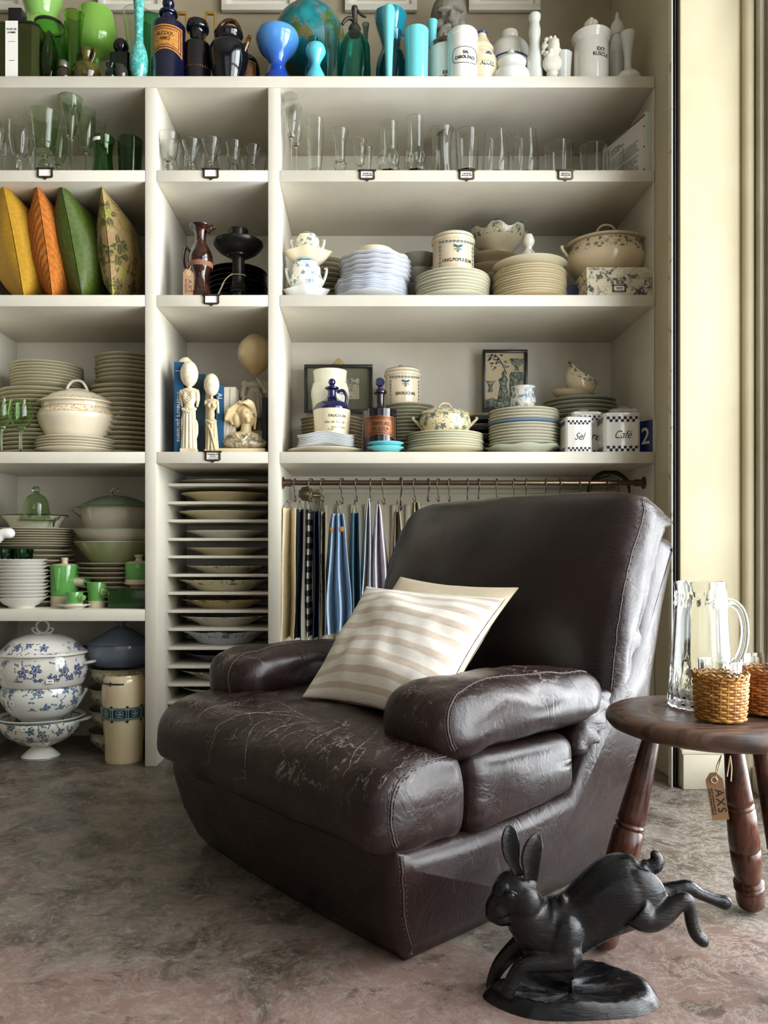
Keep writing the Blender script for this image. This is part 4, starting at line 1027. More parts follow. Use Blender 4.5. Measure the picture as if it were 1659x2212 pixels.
part('label_outline', G().tube([(.016 * cos(2*pi*i/24), -R * .6 - .0008, H * .44 + .006 * sin(2*pi*i/24)) for i in range(24)], .0004, 4, True), M('silver_print', '#8fa89a', .4), t)
vase('mini_bottle', 'tiny dark green bottle with flared lip in front of the scent bottle', 'bottle', 239, 24, 136, S0, .008, [(.7, 0), (1, .2), (.9, .55), (.55, .72), (.6, .82), (.95, 1)], GLASS('deep_green_glass', '#5fa585'), .002)
vase('mini_bottle', 'tiny smoked glass ball bottle in front of the scent bottle', 'bottle', 262, 28, 136, S0, .008, [(.5, 0), (.9, .2), (1, .55), (.8, .85), (.35, 1)], GLOSS('smoke_glaze', '#2c2d26', .08), .002)
vase('pale_vase', 'clear pale waisted glass vase behind the turquoise vase', 'vase', 296, 60, 18, S0, .22, [(.7, 0), (.95, .2), (.9, .4), (.62, .6), (.8, .8), (1, 1)], CLEARG, .003)
vase('emerald_tumbler', 'emerald green glass beaker behind the turquoise vase', 'vase', 325, 44, 30, S0, .16, [(.85, 0), (.9, .05), (1, 1)], EMG, .003, n=2)
def m_spatter(name, a, b, sc_=70):
    n = N(name); f = n.noise(n.tc(), sc_, 4, .7, 1.5); return n.out(n.mix(n.rng(f, .45, .6), hx(a), hx(b)), .12, None, Coat_Weight=.4)
vase('speckled_vase', 'tall turquoise speckled glass vase with long neck', 'vase', 300, 40, -12, S0, .012, [(.3, 0), (.45, .02), (.85, .12), (1, .24), (.88, .36), (.55, .47), (.46, .55), (.5, .8), (.62, 1)], m_spatter('turquoise_spatter', '#3f9a94', '#7cc7bd'), .003)
# apothecary bottle
def m_label(name, paper, rim, sc_=12, metal=0.0):
    n = N(name); uv = n.sep(n.tc('UV')); e = n.math('MINIMUM', n.math('MINIMUM', uv[0], n.math('SUBTRACT', 1.0, uv[0])), n.math('MULTIPLY', n.math('MINIMUM', uv[1], n.math('SUBTRACT', 1.0, uv[1])), 0.75))
    l1 = n.math('MULTIPLY', n.rng(e, .035, .045), n.rng(e, .085, .075)); l2 = n.math('MULTIPLY', n.rng(e, .115, .12), n.rng(e, .145, .14))
    c = n.mix(n.rng(n.noise(n.tc('UV'), sc_, 5, .65), .4, .7), hx(paper), hx('#8a5a22')); c = n.mix(n.math('MAXIMUM', l1, l2), c, hx(rim)); return n.out(c, .35, None, Metallic=metal)
def flare(t, b, hh): return (-1 + 2 * b) * hh * (.80 + .20 * t * t) + .010 * (1 - t * t)
o, R, H = vase('apothecary_bottle', 'tall midnight blue apothecary bottle with gold ALCOOL label', 'bottle', 364, 73, 8, S0, .02, [(.96, 0), (1, .02), (1, .70), (.94, .78), (.6, .835), (.40, .85), (.38, .93), (.52, .94), (.54, .97), (.4, 1)], BLUD, .004)
g = G().lathe(sc([(0, .98), (.3, .98), (.28, 1.02), (.2, 1.03)], R, H), 20); g.ell((0, 0, H * 1.09), (R * .36, R * .36, H * .075), 20, 12); part('stopper', g, BLUD, o)
lb = label_plate(o, R, H * .50, 1.05, H * .19, m_label('gold_label', '#b98236', '#5a1c12'), shape=lambda t, b: flare(t, b, H * .19), a0=.08)
lettering('ALCOOL\nAMO', .0165, M('brown_ink', '#3a1a0c', .6), o, (0, 0, H * .545), bend=R + .0008, bold=.0003, space=1.0, sx=.85, a0=.05)
o, R, H = vase('black_jar', 'black glazed stoppered jar with a wide collar', 'jar', 427, 58, 40, S0, .05, [(.95, 0), (1, .03), (1, .6), (.9, .68), (.62, .74), (.6, .86), (.82, .9), (.85, .95), (.80, 1)], BLK, .004)
lath('gold_line', o, sc([(1.005, .28), (1.01, .30), (1.005, .32)], R, H), M('dull_gold', '#6a4a24', .4))
def loop_handle(label, px0, px1, py0, py1, Y, mat):
    x0, x1, z1, z0 = sx(px0, Y), sx(px1, Y), sz(py0, Y), SZ[0]; w = (x1 - x0) / 2; b = w * .42
    t = thing('basket_handle', label, 'handle', ((x0 + x1) / 2, Y, z0)); h = z1 - z0
    part('bar', G().box(-w, w, -.006, .006, h - b * 1.2, h), mat, t, bev=.003)
    for sg in (-1, 1): part('upright', G().box(sg * w - (b if sg > 0 else 0), sg * w + (b if sg < 0 else 0), -.006, .006, 0, h - b * 1.2), mat, t, bev=.002)
OCH = M('ochre_wood', '#9a7432', .45)
loop_handle('ochre wooden loop standing behind the black jar, left one', 381, 405, 26, 80, 2.72, OCH); loop_handle('ochre wooden loop standing behind the black jar, right one', 443, 467, 26, 80, 2.72, OCH)
o, R, H = vase('dark_jug', 'glossy black jug with a twisted handle over the mouth', 'jug', 494, 84, 58, S0, .015, [(.5, 0), (.62, .06), (.85, .3), (1, .55), (.98, .72), (.72, .84), (.66, .88), (.72, .95), (.74, 1)], BLK, .004, rz=0)
tub('handle', o, [(-.62 * R, 0, .93 * H), (-.5 * R, 0, 1.12 * H), (-.1 * R, 0, 1.24 * H), (.35 * R, 0, 1.22 * H), (.58 * R, 0, 1.08 * H), (.66 * R, 0, .95 * H)], [.007, .0075, .008, .0075, .007, .007], GLOSS('tortoise_glaze', '#2a170b', .1, ('#6b4318', 60, .45, .6)))
tub('spout', o, [(.80 * R, -.3 * R, .62 * H), (1.02 * R, -.35 * R, .78 * H), (1.14 * R, -.35 * R, .90 * H)], [.012, .009, .006], GLOSS('tortoise_glaze', '#2a170b'))
o, R, H = vase('dark_bottle', 'squat dark bottle with brown label behind the black jug', 'bottle', 531, 62, 108, S0, .10, [(.96, 0), (1, .05), (1, .6), (.85, .85), (.5, 1)], BLK, .004)
label_plate(o, R, H * .42, .9, H * .30, m_label('rust_label', '#5b3518', '#2b130a'), shape=lambda t, b: flare(t, b, H * .30))
def m_blue():
    n = N('cobalt_opaline'); z = n.sep(n.tc('Generated'))[2]; c = n.mix(n.rng(z, .25, .95), hx('#0f3aa0'), hx('#4f8fd0')); return n.out(c, .1, None, Coat_Weight=.5)
vase('blue_vase', 'cobalt blue waisted opaline vase with wide flared top', 'vase', 599, 93, 56, S0, .012, [(.66, 0), (.70, .05), (.62, .2), (.42, .38), (.38, .48), (.5, .58), (.82, .72), (1, .88), (.98, .97), (.95, 1)], m_blue(), .004)
def m_globe():
    n = N('globe_print'); o = n.tc(); f = n.noise(o, 9, 7, .62, .4); c = n.mix(n.rng(n.noise(o, 30, 4), .4, .7), hx('#0f6f78'), hx('#1d8f90'))
    l = n.rng(f, .53, .55); c = n.mix(l, c, n.mix(n.rng(n.noise(o, 26, 4), .4, .6), hx('#7a6a36'), hx('#3f6a35'))); c = n.mix(n.math('MULTIPLY', n.rng(n.math('ABSOLUTE', n.math('SUBTRACT', f, .53)), .012, .0), .6), c, hx('#a8694a'))
    return n.out(c, .32, n.bump(f, .5, .01))
Yg = 2.68; Rg = 78 * Yg / F
t = thing('globe', 'relief globe with teal oceans behind the blue vase', 'globe', (sx(668, Yg), Yg, SZ[0]))
zc = sz(92, Yg) - SZ[0]
g = G().ell((0, 0, zc), Rg, 40, 24); part('sphere', g, m_globe(), t, sharp=0)
part('foot', G().lathe([(0, 0), (.07, 0), (.068, .008), (.03, .014), (.022, zc - Rg + .006), (0, zc - Rg + .006)], 32), BLK, t)
TQ = OPAL('turquoise_opaline', '#5cc3d4'); TQD = OPAL('teal_opaline', '#137e92'); TEAL = GLASS('teal_glass', '#5fd0c6'); TQL = OPAL('aqua_opaline', '#6fd0d6')
vase('small_vase', 'small light turquoise waisted vase in front of the globe', 'vase', 682, 43, 92, S0, .012, [(.92, 0), (1, .08), (.92, .22), (.55, .42), (.45, .52), (.6, .64), (.98, .80), (1, .9), (.86, 1)], TQ, .003)
vase('small_flask', 'small teal glass flask standing against the globe', 'vase', 676, 36, 77, S0, .07, [(.9, 0), (1, .2), (.9, .5), (.5, .75), (.5, .85), (.62, 1)], TEAL, .003)
vase('tall_beaker', 'tall clear teal tinted glass beaker beside the siphon', 'vase', 718, 36, 45, S0, .03, [(.85, 0), (.85, .04), (.78, .3), (.85, .7), (1, 1)], GLASS('pale_teal_glass', '#bfe6df'), .0025)
o, R, H = vase('siphon', 'teal glass soda siphon with a grey metal head', 'siphon', 766, 68, 55, S0, .03, [(.92, 0), (1, .04), (1, .62), (.92, .78), (.6, .93), (.40, .98), (.36, 1)], TEAL, .004)
PEW = M('dull_pewter', '#4a4640', .45, ('#2f2c28', 40, .4, .7), Metallic=.6)
g = G().lathe([(0, H * .95), (.020, H * .95), (.021, H * 1.04), (.016, H * 1.10), (.010, H * 1.12), (.0085, H * 1.35), (.011, H * 1.37), (.010, H * 1.42), (0, H * 1.43)], 20)
hd = part('siphon_head', g, PEW, o)
tub('nozzle', hd, [(-.004, 0, H * 1.19), (-.016, -.004, H * 1.22), (-.030, -.006, H * 1.18), (-.040, -.008, H * 1.10)], [.006, .0065, .006, .005], PEW)
tub('lever', hd, [(.006, 0, H * 1.38), (.014, 0, H * 1.33), (.026, 0, H * 1.27), (.038, 0, H * 1.25)], [.005, .0045, .004, .003], PEW)
vase('teal_vase', 'dark teal figured vase with flared mouth behind the club vase', 'vase', 843, 76, 18, S0, .09, [(.75, 0), (.80, .1), (.85, .35), (.72, .5), (.5, .62), (.6, .74), (.85, .9), (.92, 1)], TQD, .004, wave=lambda a, r, z: (r * (1 + .03 * cos(5 * a)), z))
o, R, H = vase('teal_pitcher', 'teal glass pitcher with a looped handle beside the turquoise tumbler', 'jug', 848, 58, 60, S0, .05, [(.8, 0), (.95, .1), (1, .4), (.85, .62), (.6, .75), (.62, .9), (.7, 1)], GLASS('deep_teal_glass', '#55b4c2'), .003)
tub('handle', o, [(.65 * R, 0, .92 * H), (1.15 * R, 0, .98 * H), (1.35 * R, 0, .82 * H), (1.05 * R, 0, .55 * H)], .0055, GLASS('deep_teal_glass', '#55b4c2'))
vase('club_vase', 'light turquoise club shaped vase, narrow foot and rounded top', 'vase', 840, 27, 6, S0, .008, [(.50, 0), (.52, .06), (.62, .3), (.8, .6), (1, .85), (.93, .95), (.6, .995), (.2, 1)], TQL, .003, solid=True)
vase('turquoise_tumbler', 'turquoise opaline tumbler next to the club vase', 'tumbler', 900, 52, 60, S0, .012, [(.82, 0), (.92, .04), (.95, .5), (1, .97), (.98, 1)], TQL, .003)
vase('flared_vase', 'slim turquoise flared vase peeping out beside the bearded bust', 'vase', 934, 23, 42, S0, .10, [(.6, 0), (.62, .5), (.75, .8), (1, 1)], TQL, .002)
vase('grey_bottle', 'small grey glass bottle neck behind the siphon', 'bottle', 790, 22, 48, S0, .16, [(.7, 0), (1, .1), (1, .5), (.5, .75), (.5, .9), (.75, 1)], GLASS('grey_glass', '#9fb0ae'), .002)

# bearded plaster head
PLG = M('grey_plaster', '#8f8a7d', .75, ('#7d786b', 20, .4, .7), bump=(120, .15))
Yh = 2.70; s_ = Yh / F
bx = thing('bust', 'grey plaster head of a bearded man behind the apothecary jars', 'bust', (sx(970, Yh), Yh, SZ[0]))
g = G(); hz = sz(34, Yh - .06) - SZ[0]
def E(x, y, z, a, b, c, rot=None): g.ell((x, y, hz + z), (a, b, c), 22, 14, rot)
E(0, .01, .045, .064, .075, .072); E(0, -.006, -.02, .052, .058, .075); E(0, -.03, -.07, .038, .038, .04)
E(0, -.066, -.006, .010, .016, .026, Matrix.Rotation(-.25, 4, 'X')); E(0, -.074, -.022, .015, .012, .011); E(-.013, -.066, -.023, .008, .008, .007); E(.013, -.066, -.023, .008, .008, .007)
for sg in (-1, 1):
    E(sg * .024, -.055, .026, .024, .013, .0075, Matrix.Rotation(sg * .22, 4, 'Y')); E(sg * .036, -.042, -.022, .018, .018, .02)
    E(sg * .024, -.050, .008, .011, .008, .007); E(sg * .020, -.062, -.042, .022, .011, .009, Matrix.Rotation(sg * .35, 4, 'Y')); E(sg * .062, .012, -.002, .009, .016, .026)
    E(sg * .030, -.05, -.070, .020, .02, .03)
rb = random.Random(5)
for k in range(46): E(rb.uniform(-.040, .040), -.062 + rb.uniform(-.008, .018), -.068 - rb.uniform(0, .062), rb.uniform(.006, .010), .009, rb.uniform(.012, .022))
E(0, -.062, -.055, .012, .006, .004); capsule(g, (0, .02, -hz + .05), .05, (0, .01, hz * 0 - .06 + hz - hz), .042)
E(0, .01, -hz + .04, .085, .055, .045); g.box(-.06, .06, -.045, .06, 0, .03)
ob('head', organic('head', g, PLG, .0022, 3), bx)

PORC = GLOSS('white_porcelain', '#e7e4da', .1); MILK = OPAL('milk_glass', '#dfe2da'); CRM = GLOSS('cream_glaze', '#e4d6b6', .12)
o, R, H = vase('pharmacy_jar', 'white pharmacy jar lettered EXT RUSCUS half hidden by the SAL jar', 'jar', 962, 78, 98, S0, .07, [(.97, 0), (1, .02), (1, .9), (.92, .98), (.85, 1)], PORC, .003)
lath('glass_lid', o, sc([(0, .98), (.95, .98), (1.02, 1.03), (1.0, 1.08), (.8, 1.16), (.35, 1.2), (0, 1.21)], R, H), CLEAR)
lettering('EXT:\nRUSCUS', .0165, INKB, o, (0, 0, H * .30), bend=R, sx=.9, bold=.0005, space=.95)
o, R, H = vase('pharmacy_jar', 'white pharmacy jar with framed SAL CAROL FACT lettering', 'jar', 999, 65, 74, S0, .012, [(.96, 0), (.99, .02), (.985, .97), (.97, 1)], PORC, .003, n=2)
lath('lid', o, sc([(0, 1.0), (1.02, 1.0), (1.03, 1.02), (1.02, 1.10), (.95, 1.13), (0, 1.13)], R, H), PORC)
lettering('SAL\nCAROL.FACT.', .0135, INKB, o, (0, 0, H * .50), bend=R, sx=.86, bold=.0005, space=1.15, a0=.1)
def octline(a, b): 
    c = [(-.9, -.5), (-.9, .5), (-.6, 1), (.6, 1), (.9, .5), (.9, -.5), (.6, -1), (-.6, -1)]
    return [((R + .0008) * sin(x * 1.0 + .1), -(R + .0008) * cos(x * 1.0 + .1), H * .50 + z * .024) for x, z in cr(c, 5, True)]
part('label_outline', G().tube(octline(0, 0), .0008, 4, True), INKB, o)
o, R, H = vase('spice_jar', 'cream round jar lettered ALOES with blue leaves', 'jar', 1040, 70, 100, S0, .035, [(.6, 0), (.66, .04), (.95, .35), (1, .58), (.9, .8), (.7, .93), (.66, 1)], CRM, .003)
l = lath('lid', o, sc([(0, .98), (.75, .98), (.75, 1.06), (.62, 1.14), (.36, 1.34), (.3, 1.42), (.34, 1.46), (0, 1.5)], R, H), CRM)
lath('blue_knob_top', l, sc([(.345, 1.42), (.36, 1.47), (.2, 1.51), (0, 1.52)], R, H), M('cobalt_ink', '#2b3f7a', .2))
lettering('ALOES', .020, INKB, o, (0, 0, H * .50), bend=R * .99, sx=.85, bold=.0005, a0=.25)
part('blue_leaves', G().grid(lambda a, b: Vector(((R * .95) * sin(.1 + .5 * a), -(R * .95) * cos(.1 + .5 * a), H * (.74 + .07 * b * sin(pi * a)))), 8, 3), M('cobalt_ink', '#2b3f7a', .2), o)
o, R, H = vase('striped_jar', 'white round jar with blue bands at the back', 'jar', 1100, 88, 70, S0, .12, [(.6, 0), (.8, .1), (.9, .4), (.8, .52), (.86, .56), (.98, .66), (1, .76), (.9, .88), (.55, .98), (.42, 1)], PORC, .004)
for zb, rb_ in ((.655, .985), (.50, .835), (.56, .88), (.44, .88)): lath('blue_band', o, sc([(rb_, zb - .012), (rb_ + .015, zb), (rb_, zb + .012)], R, H), M('cobalt_band', '#33508f', .2))
lath('knob', o, sc([(0, .98), (.40, .99), (.44, 1.05), (.42, 1.10), (.3, 1.12), (0, 1.12)], R, H), PORC)
o, R, H = vase('opaline_pot', 'low white opaline pot with pointed lid at the shelf edge', 'pot', 1104, 82, 118, S0, .010, [(.9, 0), (1, .25), (.95, .5), (.74, .68), (.78, .82), (.8, .92), (.72, 1)], MILK, .003)
lath('lid', o, sc([(0, .98), (.62, .98), (.5, 1.12), (.24, 1.18), (.18, 1.34), (.1, 1.45), (0, 1.5)], R, H), MILK, n=1)
vase('bottle_vase', 'tall slim white opaline bottle vase', 'vase', 1155, 34, 25, S0, .035, [(.95, 0), (1, .1), (.95, .4), (.72, .52), (.62, .62), (.76, .76), (.6, .88), (.72, .93), (.78, .98), (.68, 1)], MILK, .003)
# little white bust
Yb_ = 2.475; bz = SZ[0]; k = Yb_ / F; g = G(); hh = sz(80, Yb_) - bz
bu = thing('bust', 'small white plaster bust on a round socle at the shelf edge', 'bust', (sx(1193, Yb_), Yb_, bz))
g.lathe([(0, 0), (.024, 0), (.024, .008), (.016, .014), (.015, .022), (.020, .030), (0, .032)], 24)
g.ell((0, 0, hh * .42), (.032, .020, .030), 20, 12); capsule(g, (0, 0, hh * .5), .013, (.002, -.004, hh * .66), .012); g.ell((.003, -.006, hh * .76), (.019, .021, .027), 20, 12)
rb = random.Random(3)
for q in range(40):
    a = rb.uniform(0, 2 * pi); zz = rb.uniform(.48, 1.0); r = .024 * (1.05 - abs(zz - .72) * 1.2); g.ell((cos(a) * r - .004, sin(a) * r * .8 + .004, hh * zz - .004), rb.uniform(.005, .009), 8, 6)
ob('figure', organic('figure', g, M('white_plaster', '#e6e0d2', .7), .0016, 2), bu)
vase('opaline_cup', 'white opaline cup standing behind the little bust', 'cup', 1214, 44, 112, S0, .06, [(.6, 0), (.8, .1), (.88, .6), (1, 1)], MILK, .003)
g = G(); g.ell((0, 0, .075), (.032, .032, .032), 24, 14); g.lathe([(0, 0), (.03, 0), (.028, .01), (.012, .02), (.012, .05), (0, .05)], 20); Y_ = 2.64
solo('ball_finial', g, MILK, 'white glass ball on a foot behind the little bust', 'ornament', (sx(1212, Y_), Y_, SZ[0]))
g = G(); Y_ = 2.60
g.ell((0, 0, .045), (.012, .012, .045), 14, 10); solo('dark_vase', G().lathe(vessel(sc(cr([(.6, 0), (1, .3), (.9, .6), (.5, .85), (.6, 1)], 4), .017, .125), .002), 24), BLK, 'small black vase behind the white bottle vase', 'vase', (sx(1178, Y_), Y_, SZ[0]))
o, R, H = vase('pharmacy_jar', 'large white pharmacy jar lettered EXT RUSCUS near the alcove cheek', 'jar', 1277, 73, 82, S0, .02, [(.96, 0), (1, .02), (1, .93), (.94, .97), (.92, 1)], PORC, .003, n=2)
l = lath('lid', o, sc([(0, .985), (.98, .985), (1.04, 1.03), (1.12, 1.10), (1.14, 1.16), (1.06, 1.19), (.75, 1.24), (0, 1.26)], R, H), PORC)
lettering('EXT:\nRUSCUS', .0165, INKB, o, (0, 0, H * .62), bend=R, sx=.95, bold=.0005, space=.95, a0=.32)
g = G(); rb = random.Random(9); Y_ = loc_y = o.location.y + .02
for q in range(60):
    a, b = rb.uniform(0, 6.28), rb.uniform(0, 1); g.ell((.020 * cos(a) * sqrt(1 - b * b), .020 * sin(a) * sqrt(1 - b * b), .012 + .028 * b), rb.uniform(.005, .009), 8, 6)
solo('coral', g, M('coral_white', '#d8d2c2', .85), 'white knobbly coral lying on the lid of the large pharmacy jar', 'coral', (o.location.x - .002, o.location.y - .005, SZ[0] + H * 1.26 - .004), sharp=0)
o, R, H = vase('lidded_urn', 'white opaline urn with pointed lid in the corner', 'urn', 1333, 34, 70, S0, .10, [(.55, 0), (.6, .05), (.85, .35), (1, .6), (.9, .85), (.6, 1)], MILK, .003)
lath('lid', o, sc([(0, .99), (.75, .99), (.9, 1.06), (.8, 1.16), (.35, 1.24), (.2, 1.34), (0, 1.38)], R, H), MILK)
vase('bud_vase', 'milky bud vase with squat base at the right end', 'vase', 1356, 54, 61, S0, .012, [(.8, 0), (.98, .06), (1, .14), (.75, .22), (.35, .29), (.28, .38), (.3, .55), (.44, .8), (.6, .97), (.58, 1)], MILK, .0025)
# ------------------------------------------------------------------ glass shelf
GREYG = GLASS('grey_clear_glass', '#fafcf9', 0.01, 1.33); GRN1 = GLASS('sea_green_glass', '#e4f0dc', 0.01, 1.33); GRN2 = GLASS('grass_green_glass', '#86c878', 0.02, 1.4); GRN3 = GLASS('forest_green_glass', '#5f9a55')
def flutes(n, amp, z0, z1):
    def w(a, r, z):
        k = 1.0 if z0 < z < z1 else 0.0
        return r * (1 + k * amp * cos(n * a)), z
    return w
def goblet(label, cx, w, top, s, dy, mat, bowl=.45, stem=.10, foot=.62, kind='tulip', n=0, ball=0.0, th=.0018, cat='glass', name='stem_glass'):
    """stemmed glass: bowl starts at height fraction 1-bowl"""
    b0 = 1 - bowl
    pf = [(foot, 0), (foot, .012), (foot * .6, .03), (stem * 1.3, .06)]
    if ball: pf += [(stem, b0 * .3), (ball, b0 * .48), (ball * 1.05, b0 * .62), (stem, b0 * .82), (stem * 1.2, b0 * .95)]
    else: pf += [(stem, b0 * .35), (stem, b0 * .7), (stem * 1.4, b0 * .95)]
    tul = {'tulip': [(.45, b0 + .04), (.78, b0 + bowl * .22), (.94, b0 + bowl * .5), (1, b0 + bowl * .8), (.98, 1)],
           'cone': [(.28, b0 + .02), (.42, b0 + bowl * .2), (.68, b0 + bowl * .55), (1, 1)],
           'bell': [(.40, b0 + .02), (.66, b0 + bowl * .15), (.78, b0 + bowl * .45), (.85, b0 + bowl * .7), (1, 1)],
           'egg': [(.35, b0 + .02), (.8, b0 + bowl * .25), (1, b0 + bowl * .5), (.97, b0 + bowl * .75), (.86, 1)]}[kind]
    loc, R, H = V(cx, w, top, s, dy)
    wave = None
    if n: wave = lambda a, r, z: (r * (1 + (.045 * cos(n * a) if b0 * H < z < (b0 + bowl * .62) * H else 0)), z)
    p = sc(cr(pf + tul, 4), R, H)
    o = solo(name, G().lathe(vessel(p, th, (b0 + .035) * H), 40 if n else 32, wave=wave), mat, label, cat, loc, None, None, sharp=60)
    return o, R, H
def tumbler(label, cx, w, top, s, dy, mat, base=.85, kind='plain', th=.0022, name='tumbler', n=12, group=None):
    loc, R, H = V(cx, w, top, s, dy); wave = None
    pf = [(base * .96, 0), (base, .02), (base + (1 - base) * .3, .3), (base + (1 - base) * .65, .65), (1, 1)]
    if kind == 'cut': wave = lambda a, r, z: (r * (1 + (.055 * abs(cos(n / 2 * a)) - .03 if z < H * .55 and r > .5 * R else 0)), z)
    if kind == 'bubble':
        pf = [(.92, 0), (.98, .04), (1, .12), (.86, .20), (.98, .28), (1.0, .36), (.84, .45), (.84, .52), (.84, .75), (.88, 1)]
        wave = lambda a, r, z: (r * (1 + (.06 * cos(9 * a + (3.1 if z > H * .2 else 0)) if z < H * .46 and r > .5 * R else 0)), z)
    if kind == 'vase': pf = [(.80, 0), (.85, .06), (.62, .16), (.86, .24), (.6, .32), (.62, .45), (.70, .75), (1, 1)]
    if kind == 'flare': pf = [(.9, 0), (.95, .03), (.84, .25), (.78, .55), (.85, .8), (1, 1)]; wave = lambda a, r, z: (r * (1 + (.03 * cos(8 * a) if z < H * .7 and r > .5 * R else 0)), z)
    if kind == 'belly': pf = [(.80, 0), (.9, .04), (1, .25), (.98, .5), (.88, .8), (.82, 1)]
    p = sc(cr(pf, 5), R, H)
    return solo(name, G().lathe(vessel(p, th, .06 * H), 54 if wave else 36, wave=wave), mat, label, 'glass', loc, None, group, sharp=60), R, H
# left bay
goblet('clear goblet cut off by the left picture edge, upper shelf', -8, 34, 262, 1, .02, GREYG, .55, n=12)
goblet('small clear cut wine glass second from the left picture edge', 10, 18, 282, 1, .07, GREYG, .5, n=10)
goblet('clear fluted wine glass left of the big green goblet', 41, 42, 257, 1, .015, GREYG, .68, .2, kind='tulip', n=14, ball=.25)
tumbler('small cut clear tumbler hidden between the two left goblets', 68, 20, 292, 1, .05, GREYG, kind='cut')
goblet('wide pale green goblet with a ball stem', 96, 64, 236, 1, .018, GRN1, .62, .2, .6, 'bell', ball=.42)
goblet('pale green goblet with a ball stem half hidden behind the wide one', 126, 40, 264, 1, .09, GRN1, .64, .2, .6, 'tulip', ball=.4)
goblet('tallest green glass, a conical champagne flute', 153, 50, 205, 1, .02, GRN1, .50, .13, .55, 'cone', th=.002)
goblet('second green champagne flute, shorter and rounder', 186, 39, 233, 1, .03, GRN1, .60, .10, .6, 'tulip')
tumbler('smoky clear tumbler at the back behind the flutes', 212, 30, 262, 1, .16, GREYG)
o, R, H = tumbler('crackled grass green tumbler with a white price sticker', 223, 50, 292, 1, .018, GRN2, kind='flare')
label_plate(o, R * .93, H * .88, .42, .0055, CARD, 'price_sticker', a0=-.35)
tumbler('dark green tumbler against the divider', 281, 54, 295, 1, .02, GRN3, kind='plain')
# middle bay
for i, (cx, w, top, k) in enumerate(((365, 46, 285, 'bell'), (414, 42, 300, 'cone'), (457, 42, 297, 'cone'), (505, 37, 304, 'bell'), (547, 32, 313, 'cone'))):
    goblet(['first', 'second', 'third', 'fourth', 'fifth'][i] + ' small stemmed glass from the left in the front row of the middle bay', cx, w, top, 1, .012, GREYG, .62, .20, .60, k, 14, ball=.33)
for i, (cx, w, top) in enumerate(((395, 30, 312), (434, 26, 322), (484, 30, 322), (523, 26, 325), (562, 26, 330))):
    goblet(['first', 'second', 'third', 'fourth', 'fifth'][i] + ' small stemmed glass from the left in the back row of the middle bay', cx, w, top, 1, .10, GREYG, .62, .2, .6, 'tulip', 12, ball=.3)
# right bay
goblet('tall slender champagne flute at the left end of the long glass shelf', 629, 35, 201, 1, .015, GREYG, .52, .07, .62, 'egg', th=.0016)
goblet('second slender champagne flute just behind the tall one', 640, 30, 226, 1, .09, GREYG, .5, .07, .6, 'egg', th=.0016)
tumbler('tall clear tumbler with knobbly base next to the champagne flutes', 681, 38, 254, 1, .015, GREYG, .70, 'cut')
tumbler('waisted clear glass with a beaded stem', 735, 35, 277, 1, .015, GREYG, kind='vase')
goblet('small heart-shaped clear goblet above the printed label', 777, 32, 299, 1, .015, GREYG, .72, .16, .66, 'bell')
goblet('tiny clear goblet tucked behind the heart-shaped one', 794, 22, 316, 1, .07, GREYG, .7, .16, .7, 'bell')
tumbler('chunky bubbled tumbler, the wider of two', 840, 46, 261, 1, .012, GREYG, kind='bubble')
tumbler('chunky bubbled tumbler, the taller and slimmer of two', 897, 42, 249, 1, .012, GREYG, kind='bubble')
tumbler('ribbed flaring tumbler with cut base', 954, 50, 273, 1, .012, GREYG, kind='flare')
tumbler('diamond cut tumbler above the middle printed label', 1009, 50, 278, 1, .012, GREYG, .9, 'cut', n=16)
tumbler('big clear barrel tumbler, left one of the pair', 1071, 58, 278, 1, .012, GREYG, kind='belly'); tumbler('big clear barrel tumbler, right one of the pair', 1135, 57, 278, 1, .012, GREYG, kind='belly')
tumbler('low plain tumbler above the right-hand label', 1207, 60, 305, 1, .014, GREYG, .92)
tumbler('low plain tumbler near the acrylic sign holder', 1281, 56, 310, 1, .03, GREYG, .85)
tumbler('faint low tumbler beside the acrylic sign holder', 1330, 34, 320, 1, .09, GREYG, .9)
# acrylic sign holder with a typed sheet, turned to the room
ACR = GLASS('acrylic', '#fdfefd', 0.01, 1.2)
xs, ys, h = X5 - .010, YF + .03, .195
t = thing('sign_holder', 'clear acrylic holder with a typed white sheet at the end of the glass shelf', 'sign', (sx(1396, ys), ys, SZ[1]), radians(-72))
part('panel', G().box(-.215, 0, -.0025, .0025, 0, h), ACR, t)
part('edge_strip', G().box(.001, .012, -.012, .012, 0, h), M('frosted_edge', '#d7dccf', .4), t, bev=.001)
sh = part('sheet', G().box(-.205, -.006, -.0040, -.0031, .006, h - .008), CARD, t)
g = G(); rr = random.Random(4)
for j in range(17):
    if j in (3, 9): continue
    x0 = -.19; zz = h - .035 - j * .0082
    if j < 3: g.box(x0, x0 + .06 + .02 * (j % 2), -.0046, -.0041, zz, zz + .003); continue
    while x0 < -.03 - rr.uniform(0, .03): l = rr.uniform(.006, .02); g.box(x0, x0 + l, -.0046, -.0041, zz, zz + .0022); x0 += l + .0025
part('print_lines', g, M('grey_ink', '#5a5850', .7), sh, sharp=0)
for zz in (.012, .085, .15, .185): part('screw', G().lathe([(0, -.0005), (.0028, -.0005), (.0028, .001), (0, .001)], 12), BLACKM, t, (.006, -.0125, zz), (radians(90), 0, 0))
